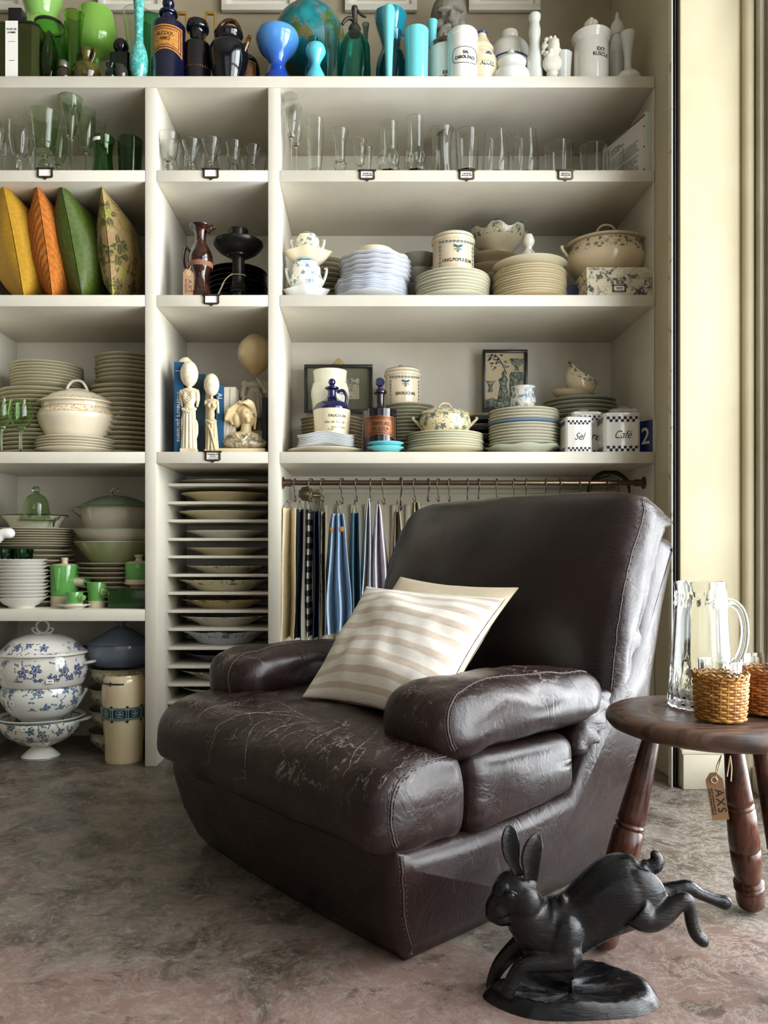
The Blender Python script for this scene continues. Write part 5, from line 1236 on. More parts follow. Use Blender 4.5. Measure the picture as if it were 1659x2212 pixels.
# ------------------------------------------------------------------ second shelf: cushions, black pottery, plates
def m_fab(name, c1, c2, kind):
    n = N(name); uv = n.tc('UV'); o = n.tc(); c = None
    fold = n.noise(n.mapv(o, (9, 9, 6)), 1.0, 3, .55, .8); wv = n.noise(n.mapv(uv, (260, 260, 1)), 1, 2)
    nr = n.bump(wv, .25, .0006, n.bump(fold, .4, .012))
    c = n.mix(n.rng(n.noise(n.mapv(uv, (30, 30, 1)), 1, 3), .3, .7), hx(c1), hx(c2))
    if kind == 'knit':
        b = n.new('ShaderNodeTexBrick'); n.lk(n.mapv(uv, (16, 22, 1)), b.inputs[0]); b.inputs['Scale'].default_value = 1.0; b.inputs['Mortar Size'].default_value = .06
        nr = n.bump(b.outputs['Fac'], .8, -.004, n.bump(fold, .4, .012))
        c = n.mix(n.math('MULTIPLY', b.outputs['Fac'], .5), c, hx('#8a6408'))
    if kind == 'leafy':
        s_ = n.sep(uv); x = n.math('ABSOLUTE', n.math('SUBTRACT', s_[0], .5)); q = n.math('SINE', n.math('MULTIPLY', n.math('SUBTRACT', s_[1], n.math('MULTIPLY', x, 1.2)), 90.0))
        c = n.mix(n.math('MULTIPLY', n.rng(q, .2, .9), .35), c, hx('#7a3c04')); nr = n.bump(q, .3, .003, nr)
    if kind == 'floral':
        m = flower_mask(n, uv, 5.0, .75, True, 2.3); m2 = flower_mask(n, uv, 3.2, .6, True, 7.1)
        v = n.math('ABSOLUTE', n.math('SUBTRACT', n.noise(uv, 5, 2, .5, .6), .5)); st = n.rng(v, .014, .006)
        c = n.mix(n.math('MAXIMUM', m2, n.math('MULTIPLY', st, .7)), c, hx('#4a4a1e')); c = n.mix(n.math('MULTIPLY', m, .8), c, hx('#a09a3e'))
    return n.out(c, .8 if kind != 'satin' else .5, nr, Sheen_Weight=.03)
def standing_cushion(label, ftop, fbot, lean, depth, T, mat, pipe, seed):
    """cushion on its edge: seam along the front edge between two photo points"""
    Y = YF + .035; a, b = PW(*ftop, Y), PW(*fbot, Y); b.z = SZ[2] + .012
    base = Vector((b.x, Y + depth / 2, SZ[2])); L = lambda p: p - base
    at_, ab = a + Vector((lean, depth, -.008)), b + Vector((lean * .6, depth, 0))
    t = thing('cushion', label, 'cushion', base)
    g = pillow(L(b), L(a), L(at_), L(ab), T, 26, seed, .016)
    lo = min(v[2] for v in g.v); g.mv(0, 0, max(0, .001 - lo) if lo < 0 else 0); g.v = [(x, y, max(.001, z)) for x, y, z in g.v]
    part('cover', g, mat, t, sharp=0)
    mid = (L(a) + L(b)) / 2 + Vector((0, .022, 0))
    tub('piping', t, [L(b) + Vector((0, .004, .008)), (L(b) + mid) / 2 + Vector((.003, .001, 0)), mid, (L(a) + mid) / 2 + Vector((-.002, .001, 0)), L(a) + Vector((0, .004, -.004))], .0022, pipe, 8)
standing_cushion('mustard yellow knitted cushion standing at the left end', (4, 391), (50, 634), -.055, .30, .20, m_fab('mustard_knit', '#b88c0c', '#a67a05', 'knit'), M('mustard_pipe', '#b48a10', .8), 1.0)
standing_cushion('burnt orange cushion with embroidered feather lines', (78, 394), (112, 634), -.06, .30, .17, m_fab('orange_satin', '#b8680a', '#9a5404', 'leafy'), M('orange_pipe', '#b8660a', .7), 4.0)
standing_cushion('olive green cushion with dark piping', (129, 389), (176, 634), -.035, .30, .19, m_fab('green_satin', '#46590f', '#36460a', 'satin'), M('dark_pipe', '#101606', .7), 8.0)
standing_cushion('cream cushion printed with leaves and berries', (219, 402), (242, 634), .0, .28, .14, m_fab('floral_linen', '#a68c60', '#967c52', 'floral'), M('sand_pipe', '#7a6438', .8), 12.0)

# brown jug
BRG = M('brown_salt_glaze', '#35190e', .14, ('#160a06', 40, .42, .62), (90, .2), Coat_Weight=.5)
o, R, H = vase('stoneware_jug', 'brown glazed stoneware jug with pinched spout', 'jug', 433, 56, 482, 2, .02, [(.88, 0), (.92, .03), (.68, .2), (.60, .34), (.92, .46), (.93, .60), (.6, .73), (.42, .8), (.5, .92), (.82, .985), (.86, 1)], BRG, .003)
lath('bare_clay_band', o, sc([(.905, .435), (.955, .455), (.955, .50), (.92, .505)], R, H), M('bare_clay', '#7a5440', .7))
tub('handle', o, [(-.80 * R, 0, .66 * H), (-1.15 * R, 0, .72 * H), (-1.3 * R, 0, .60 * H), (-1.2 * R, 0, .45 * H), (-.80 * R, 0, .36 * H)], .008, BRG, flat=(1.3, .6, (0, 1, 0)))
tub('spout', o, [(.5 * R, -.1 * R, .93 * H), (.92 * R, -.2 * R, .975 * H), (1.15 * R, -.25 * R, .955 * H)], [.012, .010, .006], BRG)
part('incised_script', G().tube([(R * .885 * sin(-.55 + .14 * q), -R * .885 * cos(-.55 + .14 * q), H * (.095 + (.03, -.02, .018, -.015)[q % 4])) for q in range(10)], .0009, 4), M('bare_clay', '#7a5440'), o, sharp=0)
price_tag('brown card price tag hanging on the stoneware jug', (sx(408, 2.47), 2.462, SZ[2] + .001), radians(28), .088, .034, strings=[[(0, .0, .076), (.006, .010, .092), (.012, .012, .106)]])
MET = M('blackened_metal', '#131311', .32, ('#252420', 40, .4, .7), Metallic=.35)
o, R, H = vase('candlestick', 'black turned candlestick with a wide drip pan', 'candlestick', 515, 106, 484, 2, .03, [(.36, 0), (.33, .02), (.25, .1), (.245, .16), (.33, .17), (.33, .19), (.27, .21), (.36, .24), (.27, .28), (.255, .34), (.25, .60), (.30, .63), (.42, .645), (.44, .665), (.62, .685), (.80, .72), (.93, .765), (.98, .785), (1.01, .80), (1, .83), (.95, .83), (.84, .80), (.60, .77), (.34, .79), (.31, .85), (.36, .92), (.41, .97), (.40, 1), (.32, 1), (.28, .95), (0, .94)], MET, n=1, solid=True, seg=48)
tub('string', o, [(R * .29 * cos(a), R * .29 * sin(a), H * (.40 + .01 * sin(a))) for a in [2 * pi * i / 12 for i in range(12)]], .0013, STRING, 2, 6, True)
tub('string_end', o, [(-.20 * R, -.24 * R, .40 * H), (-.42 * R, -.34 * R, .33 * H), (-.62 * R, -.44 * R, .22 * H)], .0012, STRING)
part('tag_edge', G().box(-.0012, .0012, -.004, .004, 0, .058), M('grey_card', '#8d8672', .8), o, (-.80 * R, -.5 * R, H * .05), (0, radians(25), 0))
stack('plate', 'black plate in the stack behind the candlestick', 512, 130, 566, 2, .125, 9, BLK, .018, cat='plate')

# sauce boats stacked on their saucers
def BLUEW(name, ink, base='#e7e2d2', **kw): return CHINA(name, base, ink, **kw)
CB1 = CHINA('blue_flower_china', '#e8e4d8', '#2f6f96', 42, ((.25, .98),), .8, line=((.96, .03),)); CB2 = CHINA('grey_flower_china', '#e3d9bd', '#4a5a52', 50, ((.45, .98),), .7, line=((.97, .025),), seed=4)
CREAMC = GLOSS('cream_china', '#ddd2b4', .12); WHC = GLOSS('white_china', '#dfe0dc', .1)
def boat(label, cx, w_s, top, z0, dy, wc, mats, hs=.045, tall=False):
    loc, Rs, H = V(cx, w_s, top, 2, dy, z0); t = thing('sauce_boat', label, 'sauce boat', loc)
    part('saucer', G().lathe(vessel(sc(cr([(.40, 0), (.46, .1), (.75, .45), (1, 1)], 5), Rs, hs), .003, .008), 48, ov=(1, .75), wave=lambda a, r, z: (r * (1 + .035 * cos(8 * a) * (r / Rs) ** 2), z + .004 * cos(4 * a) * (r / Rs) ** 2)), mats[0], t, sharp=60)
    R = wc / 2 * loc[1] / F
    def wv(a, r, z):
        k = max(0, (z / H - .45) / .55); lip = max(0, cos(a - 4.71)) ** 3
        return r * (1 + .12 * k * lip + .03 * k * cos(6 * a)), z - (H * .16) * k * (1 - abs(cos(a - 4.71)) ** 1.5) * .9
    part('boat', G().lathe(vessel(sc(cr([(.55, .14), (.62, .2), (.95, .42), (1, .6), (.86, .8), (.82, 1)], 6), R, H), .003, H * .2), 48, ov=(1, .9), wave=wv), mats[1], t, sharp=60)
    for sg in (-1, 1): tub('handle', t, [(sg * R * .92, 0, H * .45), (sg * R * 1.15, 0, H * .68), (sg * R * 1.22, 0, H * .86), (sg * R * 1.08, 0, H * .84)], [.004, .005, .004, .003], mats[1])
    return loc[2] + H
zt = boat('white sauce boat with blue flowers at the bottom of the stack', 662, 100, 556, SZ[2], .02, 72, (WHC, CB1))
boat('cream sauce boat with grey border on top of the stack', 665, 102, 497, zt - .012, .02, 58, (CREAMC, CB2))
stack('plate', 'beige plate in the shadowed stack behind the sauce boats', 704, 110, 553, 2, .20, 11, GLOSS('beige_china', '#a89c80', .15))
WAVB = GLOSS('bluish_white_china', '#c3cad8', .12); WAVW = GLOSS('cool_white_china', '#d0d3d8', .12)
(p, R) = stack('plate', 'wavy rimmed bluish white plate in the lower half of the stack', 802, 157, 588, 2, .012, 8, [WAVW, WAVB], .028, 'wavy')
(p, R) = stack('plate', 'wavy rimmed white plate in the upper half of the stack', 810, 155, 536, 2, .014, 5, WAVW, .030, 'wavy', z0=p[2] - .013)
loc = (sx(808, p[1]), p[1], p[2] - .002); R_ = 40 * p[1] / F
o = solo('gratin_dish', G().lathe(vessel(sc(cr([(.82, 0), (.9, .1), (.96, .7), (1.02, 1)], 4), R_, .037), .003), 40, wave=lambda a, r, z: (r * (1 + .16 * max(0, cos(a - .1)) ** 20 * (z / .037)), z)), CRM, 'small cream dish with a pouring lip on the wavy plates', 'dish', loc, sharp=50)
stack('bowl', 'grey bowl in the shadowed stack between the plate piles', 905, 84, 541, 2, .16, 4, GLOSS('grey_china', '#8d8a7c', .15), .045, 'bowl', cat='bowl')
PALEG = GLOSS('pale_celadon_china', '#d6d8c4', .12)
(p, R) = stack('plate', 'pale plate in the stack beneath the UNG POPULEUM canister', 977, 162, 574, 2, .012, 8, [PALEG, CREAMC], .024)
def canister(label, cx, w, top, z0, Y, word, s=3, mats=None, tall=.84):
    R = w / 2 * Y / F; H = sz(top, Y - R * .7) - z0
    t = thing('canister', label, 'canister', (sx(cx, Y), Y, z0)); cm, ink = mats
    part('body', G().lathe(vessel(sc([(.93, 0), (.955, .015), (.955, .72), (.94, .735)], R, H), .004), 48), cm, t)
    l = part('lid', G().lathe(sc([(0, .70), (.98, .715), (1, .73), (1, .78), (.965, .80), (.955, .855), (.90, .875), (.7, .905), (.3, .925), (.16, .93), (0, .93)], R, H), 48), cm, t)
    lath('knob', l, sc([(0, .92), (.13, .92), (.11, .945), (.2, .965), (.24, .98), (.2, 1), (0, 1)], R, H), cm, 24)
    for zz, rr_ in ((.868, .925), (.79, .99)): lath('line', l, sc([(rr_, zz - .006), (rr_ + .012, zz), (rr_, zz + .006)], R, H), ink, 48)
    lettering(word, H * .095, INKB, t, (0, 0, H * .26), bend=R * .957, bold=.0003, a0=.12, sx=.92)
    # scrolled border and crest
    g = G(); rb = R * .958
    def cy(a, z, off=.0012): return ((rb + off) * sin(a), -(rb + off) * cos(a), z)
    for a0_ in (-.78, 1.02):
        for j in range(7): zz = H * (.08 + .08 * j); g.tube([cy(a0_ + .07 * cos(q * 1.05), zz + H * .026 * sin(q * 1.05)) for q in range(6)], .0009, 4, True)
    for j in range(11): aa = -.78 + 1.8 * j / 10; g.tube([cy(aa + .06 * cos(q * 1.05), H * (.655 - .02 * sin(pi * j / 10)) + H * .020 * sin(q * 1.05)) for q in range(6)], .001, 4, True)
    for j in range(7): aa = -.05 + .34 * j / 6; g.tube([cy(aa + .03 * cos(q * 1.05), H * (.52 + .03 * abs(j - 3) / 3) + H * .022 * sin(q * 1.05)) for q in range(6)], .001, 4, True)
    g.tube([cy(-.06 + .36 * q / 8, H * (.47 + .01 * sin(pi * q / 8))) for q in range(9)], .0012, 4); g.tube([cy(.12 + .05 * cos(q * 1.05), H * .44 + H * .02 * sin(q * 1.05)) for q in range(6)], .001, 4, True)
    part('scroll_border', g, ink, t, sharp=0)
    return t
CANM = GLOSS('biscuit_china', '#d8c6a8', .12); TINK = M('teal_ink', '#2c6b80', .3)
canister('cream canister lettered UNG POPULEUM on the pale plates', 979, 93, 487, p[2] - .004, p[1] - .01, 'UNG.POPULEUM', mats=(CANM, TINK))
SCAL = CHINA('teal_rim_china', '#b9ae92', '#1f5560', 40, ((.55, 1.0),), .9, line=((.97, .04),))
Y_ = 2.70; R_ = 62 * Y_ / F
solo('serving_dish', G().lathe(vessel(sc(cr([(.45, 0), (.5, .1), (.85, .6), (1, 1)], 5), R_, .075), .004), 64, wave=lambda a, r, z: (r * (1 + .05 * cos(7 * a) * (z / .075)), z + .010 * cos(7 * a) * (z / .075) ** 2)), SCAL, 'dish with a dark teal scalloped rim at the back', 'dish', (sx(1076, Y_), Y_, sz(548, Y_) - .006), sharp=60)
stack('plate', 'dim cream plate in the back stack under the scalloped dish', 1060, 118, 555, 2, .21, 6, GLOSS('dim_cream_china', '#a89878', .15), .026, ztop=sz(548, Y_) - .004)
(p, R) = stack('plate', 'cream plate in the stack under the wide soup plate', 1144, 159, 566, 2, .012, 12, [GLOSS('ivory_china', '#d9c69c', .12), CREAMC], .022)
R_ = 79.5 * p[1] / F
o = ob('soup_plate', plate_mesh(R_, .040, CREAMC, 'bowl'), None, (sx(1144, p[1]), p[1], p[2] - .010)); tag(o, 'wide cream soup plate on top of the plate stack beside the tureen', 'plate')
o, R2, H2 = vase('lid', 'small white lid with blue flowers and a knob on the soup plate', 'lid', 1142, 46, 502, 2, .075, [(.95, 0), (1, .12), (.8, .35), (.4, .52), (.3, .6), (.5, .72), (.55, .82), (.35, 1)], CHINA('blue_bloom_china', '#e4e0d4', '#27468f', 60, ((.05, .5),), .9), solid=True, z0=p[2] + .018)
# toile covered box and the big tureen on it
def m_toile(name, base, ink, sc_=16):
    n = N(name); o = n.tc(); v = n.vmath('ADD', o, n.vmath('MULTIPLY', n.noise(o, 14, 3, .6, out=1), (.06, .06, .06)))
    l = n.math('ABSOLUTE', n.math('SUBTRACT', n.noise(v, sc_, 5, .6, .6), .5)); ln = n.math('MULTIPLY', n.rng(l, .05, .02), n.rng(n.noise(o, sc_ * .8, 2), .42, .52))
    dots = n.math('MULTIPLY', n.rng(n.vor(v, sc_ * 11)['Distance'], .42, .25), n.rng(n.noise(n.mapv(o, loc=(3, 1, 2)), sc_ * .9, 3, .6), .50, .58))
    m = n.math('MAXIMUM', ln, n.math('MULTIPLY', dots, .85)); return n.out(n.mix(m, hx(base), hx(ink)), .7)
TOILE = m_toile('grey_toile', '#d8cdb0', '#4a4e54', 26)
YB0 = YF + .008; x0, x1 = sx(1267, YB0), sx(1411, YB0); zt = sz(577, YB0) - SZ[2]
t = thing('toile_box', 'lidded box covered in grey toile paper under the big tureen', 'box', ((x0 + x1) / 2, YB0, SZ[2])); w = (x1 - x0) / 2
part('box_base', G().box(-w + .003, w - .003, .003, .275, 0, zt * .70), TOILE, t, bev=.001); part('box_lid', G().box(-w, w, 0, .278, zt * .62, zt), TOILE, t, bev=.0015)
c = part('label_frame', G().box(-.021, -.016, -.003, 0, .012, .034).box(.016, .021, -.003, 0, .012, .034).box(-.021, .021, -.003, 0, .030, .034).box(-.021, .021, -.003, 0, .012, .016), BRONZE, t, (-.002, 0, 0))
part('card', G().box(-.016, .016, -.0015, -.0002, .016, .030), CARD, c)
g = G(); [g.box(-.011 + .0045 * k, -.0075 + .0045 * k, -.0021, -.0016, .0235, .0262) for k in range(5)]; [g.box(-.009 + .005 * k, -.005 + .005 * k, -.0021, -.0016, .0195, .0217) for k in range(4)]; part('print_lines', g, INKB, c, sharp=0)
GARL = CHINA('garland_china', '#d9c6a2', '#3a4a44', 46, ((.62, .94),), .95, line=((.965, .012),), seed=2)
GARLL = CHINA('garland_lid_china', '#d9c6a2', '#3a4a44', 46, ((.12, .62),), .8, seed=5)
Yt = YB0 + .135; Rt = 84 * Yt / F; zb = SZ[2] + zt
BP = [(.45, 0), (.48, .03), (.78, .16), (.99, .42), (1.0, .64), (.92, .88), (.90, 1)]
LP = [(0, 0), (.95, -.02), (1.0, .02), (1.01, .08), (.97, .16), (.82, .36), (.55, .66), (.40, .78), (.25, .98), (0, 1.0)]
tureen('big cream tureen with dark garland print on the toile box', (sx(1310, Yt), Yt, zb), Rt, sz(508, Yt - Rt * .6) - zb, .042, GARL, GARLL, BP, LP, (1, .86), 'loop', 'scroll', .22, .74, knob_h=.026)
solo('folded_cloth', G().rbox((.040, .07, .036), (.012, .03, .012), 8, 2.0, lambda p: p + Vector((.008 * sin(p.z * 90), 0, .006 * sin(p.x * 80 + 1)))), CHINA('navy_print', '#23264a', '#7a86a8', 60, ((0, 1),), .6, .8), 'dark blue printed cloth bundled behind the tureen', 'cloth', (sx(1236, 2.56), 2.62, SZ[2] + .037), sharp=0)
# ------------------------------------------------------------------ third shelf
SAGE = GLOSS('sage_white_china', '#bab294', .14); IVO = GLOSS('ivory_white_china', '#ddd3bb', .11)
stack('plate', 'off-white plate, lower back stack behind left tureen', 96, 190, 832, 3, .10, 16, SAGE, .022)
k_ = 190 / 2 / F; R_ = k_ * (YF + .10) / (1 - k_); Yc = YF + .10 + R_
stack('plate', 'off-white plate, upper back stack behind left tureen', 102, 150, 775, 3, .125, 8, SAGE, .022, z0=sz(832, Yc - R_))
stack('plate', 'off-white plate in the stack against the divider, lower part', 275, 160, 826, 3, .115, 15, SAGE, .022)
k_ = 160 / 2 / F; R_ = k_ * (YF + .115) / (1 - k_); Yc = YF + .115 + R_
stack('plate', 'off-white plate in the stack against the divider, upper part', 278, 140, 758, 3, .13, 7, SAGE, .024, z0=sz(824, Yc - R_))
(p, R) = stack('plate', 'cream plate in the low pile under the left tureen', 166, 170, 938, 3, .015, 5, IVO, .022)
GOLDB = CHINA('gold_border_china', '#e0d4ba', '#a8824a', 95, ((.70, .86),), 1.0, line=((.865, .010), (.70, .006)), seed=6); GOLDL = CHINA('gold_border_lid', '#e0d4ba', '#a8824a', 95, ((.16, .34),), 1.0, line=((.15, .012),), seed=8)
Yt = p[1]; Rt = 82 * Yt / F; zb = p[2] - .012; Hb = sz(863, Yt - Rt * .6) - zb
tureen('cream tureen with gold flower border on the left side', (sx(166, Yt), Yt, zb), Rt, Hb, .052, GOLDB, GOLDL, [(.60, 0), (.64, .04), (.80, .2), (.97, .52), (1.0, .68), (.93, .82), (.90, .86), (.90, 1)], [(0, 0), (.95, -.02), (1.0, .02), (1.0, .08), (.90, .24), (.62, .64), (.36, .86), (.25, .97), (0, 1)], (1, .86), 'loop', 'scroll', .24, .62, knob_h=.028, kr=.0048)
GRW = GLASS('grass_stem_glass', '#dcf0cf', .01, 1.33)
goblet('green stemmed wine glass in front of the left plate stack', 45, 50, 863, 3, .02, GRW, .55, .12, .6, 'egg')
goblet('green stemmed wine glass at the left picture edge', 2, 48, 860, 3, .02, GRW, .55, .12, .6, 'egg')

# books behind the statues
def book(label, px0, px1, top, Y, depth, spine, word=None, size=.02, ink=None, pages='#cfc4ab', wz=.5, lean=0.0):
    x0, x1 = sx(px0, Y), sx(px1, Y); h = sz(top, Y) - SZ[3]; w = (x1 - x0) / 2
    t = thing('book', label, 'book', ((x0 + x1) / 2, Y, SZ[3]))
    part('cover', G().box(-w, -w + .0025, 0, depth, 0, h).box(w - .0025, w, 0, depth, 0, h).box(-w, w, 0, .003, 0, h), spine, t, bev=.0008)
    part('pages', G().box(-w + .0025, w - .0025, .003, depth - .004, .003, h - .004), M('page_' + pages[1:], pages, .8, bump=(200, .3)), t)
    if word: lettering(word, size, ink, t, (0, -.0012, h * wz), rot=(0, radians(90), 0))
    return t, w, h
BKB = M('teal_blue_cloth', '#0f4f7d', .5); BKD = M('dark_teal_cloth', '#15323c', .5); WINK = M('white_ink', '#e8e2d0', .5); BKW = M('white_cloth', '#cfc6b2', .6); BKN = M('night_cloth', '#12151c', .5)
t, w, h = book('tall blue book titled Intérieurs parisiens', 376, 397, 782, YF + .035, .24, BKB, 'Intérieurs parisiens', .021, WINK, wz=.40)
part('title_rule', G().box(-w * .7, w * .7, -.0012, -.0004, h * .90, h * .905), WINK, t)
book('thick dark teal book behind the caryatid statuette', 398, 442, 808, YF + .06, .22, BKD)
book('beige book behind the Venus statuette', 444, 464, 830, YF + .075, .2, M('beige_cloth', '#a8966e', .6))
book('blue book with white capitals right of the Venus statuette', 466, 483, 832, YF + .06, .22, BKB, 'AL', .022, WINK, wz=.83)
book('white book with black lines, left one', 484, 496, 836, YF + .065, .2, BKW); book('white book with black lines, right one', 497, 509, 836, YF + .065, .2, BKW)
book('dark book spine behind the girl figurine', 566, 577, 858, YF + .09, .2, BKN)

PLW = M('ivory_plaster', '#ddd0b2', .6, ('#c9b892', 25, .4, .7), bump=(150, .12)); PLB = M('beige_plaster', '#c9b892', .6, ('#b09c74', 25, .4, .7), bump=(150, .12))
EGG = M('speckled_eggshell', '#e2d6bc', .55, ('#d2c4a4', 60, .45, .6))
def statue(label, cx, top, Y, base_px, kind, mat, egg):
    H = sz(top, Y) - SZ[3]; t = thing('statuette', label, 'statuette', (sx(cx, Y), Y, SZ[3])); s = H / .29; g = G()
    def C(a, ra, b, rb): capsule(g, Vector(a) * s, ra * s, Vector(b) * s, rb * s)
    def E(c, r, rot=None): g.ell(Vector(c) * s, tuple(q * s for q in r), 16, 10, rot)
    bw = base_px / 2 * Y / F
    g.box(-bw, bw, -bw * .7, bw * .7, 0, .012 * s); 
    if kind == 'caryatid':
        for i in range(13):                                    # fluted skirt folds
            a = -1.5 + 3.0 * i / 12; r0 = .029 if i % 2 else .025
            C((r0 * sin(a), -r0 * .62 * cos(a), .012), .0052, (r0 * .78 * sin(a), -r0 * .55 * cos(a), .135), .0042)
        E((0, .002, .075), (.026, .019, .070)); E((0, .002, .140), (.022, .016, .022)); E((0, 0, .172), (.025, .017, .030)); E((0, .002, .196), (.033, .013, .011))
        for sg in (-1, 1): E((sg * .013, -.013, .180), (.010, .008, .011)); E((sg * .032, .004, .180), (.009, .010, .022)); C((sg * .033, .006, .17), .0075, (sg * .029, .008, .150), .005)
        for i in range(9): a = -1.3 + 2.6 * i / 8; E((.026 * sin(a), -.020 * cos(a), .138 - .010 * cos(a * 1.2)), (.006, .005, .005))
        for i in range(5): w_ = .006 + .004 * i; g.tube(cr([((-w_ * 1.6) * s, -.013 * s, (.196) * s), (0, -.0195 * s, (.190 - .008 * i) * s), (w_ * 1.6 * s, -.013 * s, .196 * s)], 6), .0016 * s, 6)
        C((0, 0, .198), .010, (0, 0, .215), .009); top_z = .212
        E((.027, 0, .075), (.009, .012, .030)); E((-.025, 0, .09), (.008, .012, .03))
    else:
        for i in range(11):
            a = -1.5 + 3.0 * i / 10; r0 = .028 if i % 2 else .023; tw = .25
            C((r0 * sin(a) + .004, -r0 * .7 * cos(a), .010), .0055, (r0 * .72 * sin(a + tw), -r0 * .6 * cos(a + tw), .105), .0045)
        E((.002, .002, .060), (.025, .019, .060)); E((.001, 0, .112), (.023, .017, .017)); E((-.002, 0, .140), (.017, .013, .022)); E((0, 0, .172), (.022, .014, .022)); E((0, .002, .190), (.028, .011, .010))
        for sg in (-1, 1): E((sg * .010, -.0125, .172), (.008, .007, .008)); E((sg * .026, .002, .183), (.008, .008, .012))
        C((.027, .004, .182), .0065, (.029, .004, .150), .006)
        g.tube(cr([(-.024 * s, -.008 * s, .118 * s), (0, -.022 * s, .108 * s), (.024 * s, -.008 * s, .116 * s)], 6), .005 * s, 8)
        g.tube(cr([(-.022 * s, -.010 * s, .112 * s), (.004 * s, -.024 * s, .07 * s), (.02 * s, -.018 * s, .012 * s)], 6), .0045 * s, 8)
        C((0, 0, .192), .008, (0, 0, .215), .0065); top_z = .212
    ob('figure', organic('figure', g, mat, .0013 * max(1, s), 2), t).scale = (.80, .9, 1)
    er = egg / 2 * Y / F; eh = H - top_z * s
    part('egg_head', G().ell((0, 0, top_z * s + eh * .5 - .002), (er, er, eh * .5 + .002), 28, 18), EGG, t, sharp=0)
statue('caryatid statuette with an egg for a head', 409, 780, YF + .030, 44, 'caryatid', PLW, 38)
statue('armless Venus statuette with an egg for a head', 457, 807, YF + .033, 34, 'venus', PLB, 33)
# small plaster head resting on the books
Y_ = YF + .13; g = G(); hd = thing('plaster_head', 'small white classical plaster head above the blue book', 'bust', (sx(403, Y_), Y_, SZ[3]))
zc = sz(793, Y_) - SZ[3]
g.ell((0, 0, zc), (.024, .026, .030), 18, 12); g.ell((0, -.022, zc - .012), (.017, .012, .018), 14, 10); g.ell((0, -.033, zc - .012), (.004, .006, .009), 10, 8)
rb = random.Random(2)
for q in range(34):
    a = rb.uniform(0, pi) ; z_ = rb.uniform(.1, 1); g.ell((cos(a) * .024 * sqrt(1.1 - z_ * z_), -sin(a) * .022 * sqrt(1.1 - z_ * z_), zc + .026 * z_), .006, 8, 6)
capsule(g, (0, 0, zc - .02), .012, (0, 0, .03), .016); g.lathe([(0, 0), (.03, 0), (.03, .012), (.018, .03), (0, .03)], 20)
ob('head', organic('head', g, PLW, .0016, 1), hd)
# veiled lady bust
Y_ = YF + .065; H = sz(863, Y_ - .02) - SZ[3]; s = H / .165
BU = thing('bust', 'marble bust of a veiled young woman on a cream plinth', 'bust', (sx(527, Y_), Y_, SZ[3]))
part('plinth', G().box(-.074, .074, -.040, .040, 0, .014 * s), M('cream_marble', '#d9c79c', .35), BU, bev=.0015)
g = G()
def E(c, r, rot=None): g.ell(Vector(c) * s, tuple(q * s for q in r), 20, 12, rot)
E((0, .006, .034), (.070, .034, .022)); E((0, .004, .050), (.056, .030, .020)); E((.002, .002, .028), (.066, .040, .018))
capsule(g, Vector((.006, 0, .055)) * s, .019 * s, Vector((.008, -.004, .090)) * s, .0155 * s)
E((.008, -.008, .116), (.020, .025, .029), Matrix.Rotation(-.25, 4, 'Y')); E((.024, -.022, .113), (.006, .006, .0085)); E((.016, -.026, .100), (.009, .008, .010)); E((.013, -.030, .106), (.006, .004, .003)); E((.028, -.024, .107), (.004, .004, .004))
for c in ((.016, -.030, .122), (.026, -.019, .123)): E(c, (.006, .004, .003))
E((-.002, .008, .130), (.034, .033, .036)); E((-.022, .004, .110), (.018, .026, .030)); E((.026, .010, .118), (.014, .022, .034))
for k in range(7): a = -.2 + k * .16; g.tube(cr([((-.006 - .006 * k) * s, -.026 * s, (.158 - .004 * k) * s), ((-.030 - .004 * k) * s, -.018 * s, (.128 - .004 * k) * s), ((-.034 - .002 * k) * s, -.010 * s, (.088 + .003 * k) * s)], 6), .0042 * s, 8)
for k in range(5): g.tube(cr([((-.010 + .006 * k) * s, -.032 * s, (.148 + .003 * k) * s), ((.008 + .006 * k) * s, -.034 * s + .003 * k, (.150) * s), ((.024 + .004 * k) * s, -.016 * s, (.136 - .006 * k) * s)], 6), .0036 * s, 8)
for k in range(4): g.tube(cr([((.030 + .002 * k) * s, -.016 * s + .004 * k, .135 * s), (.036 * s, -.006 * s, .105 * s), (.032 * s, .0, .075 * s)], 6), .0038 * s, 8)
for sg in (-1, 1): g.tube(cr([(sg * .020 * s, -.030 * s, .058 * s), (sg * .012 * s, -.040 * s, .044 * s), (0, -.042 * s, .034 * s)], 6), .0035 * s, 8)
def m_veined():
    n = N('veined_alabaster'); o = n.tc(); z = n.sep(o)[2]; c = n.mix(n.rng(n.noise(o, 30, 4), .4, .7), hx('#dcc79a'), hx('#cfb684'))
    v = n.math('ABSOLUTE', n.math('SUBTRACT', n.noise(o, 22, 5, .65, .8), .5)); dress = n.rng(z, .066, .056)
    c = n.mix(dress, c, n.mix(n.math('MULTIPLY', n.rng(v, .06, .0), .8), hx('#cdbfa2'), hx('#4f4436'))); return n.out(c, .35)
b_ = ob('figure', organic('figure', g, m_veined(), .0016, 2), BU); b_.location.z = .013 * s - .012
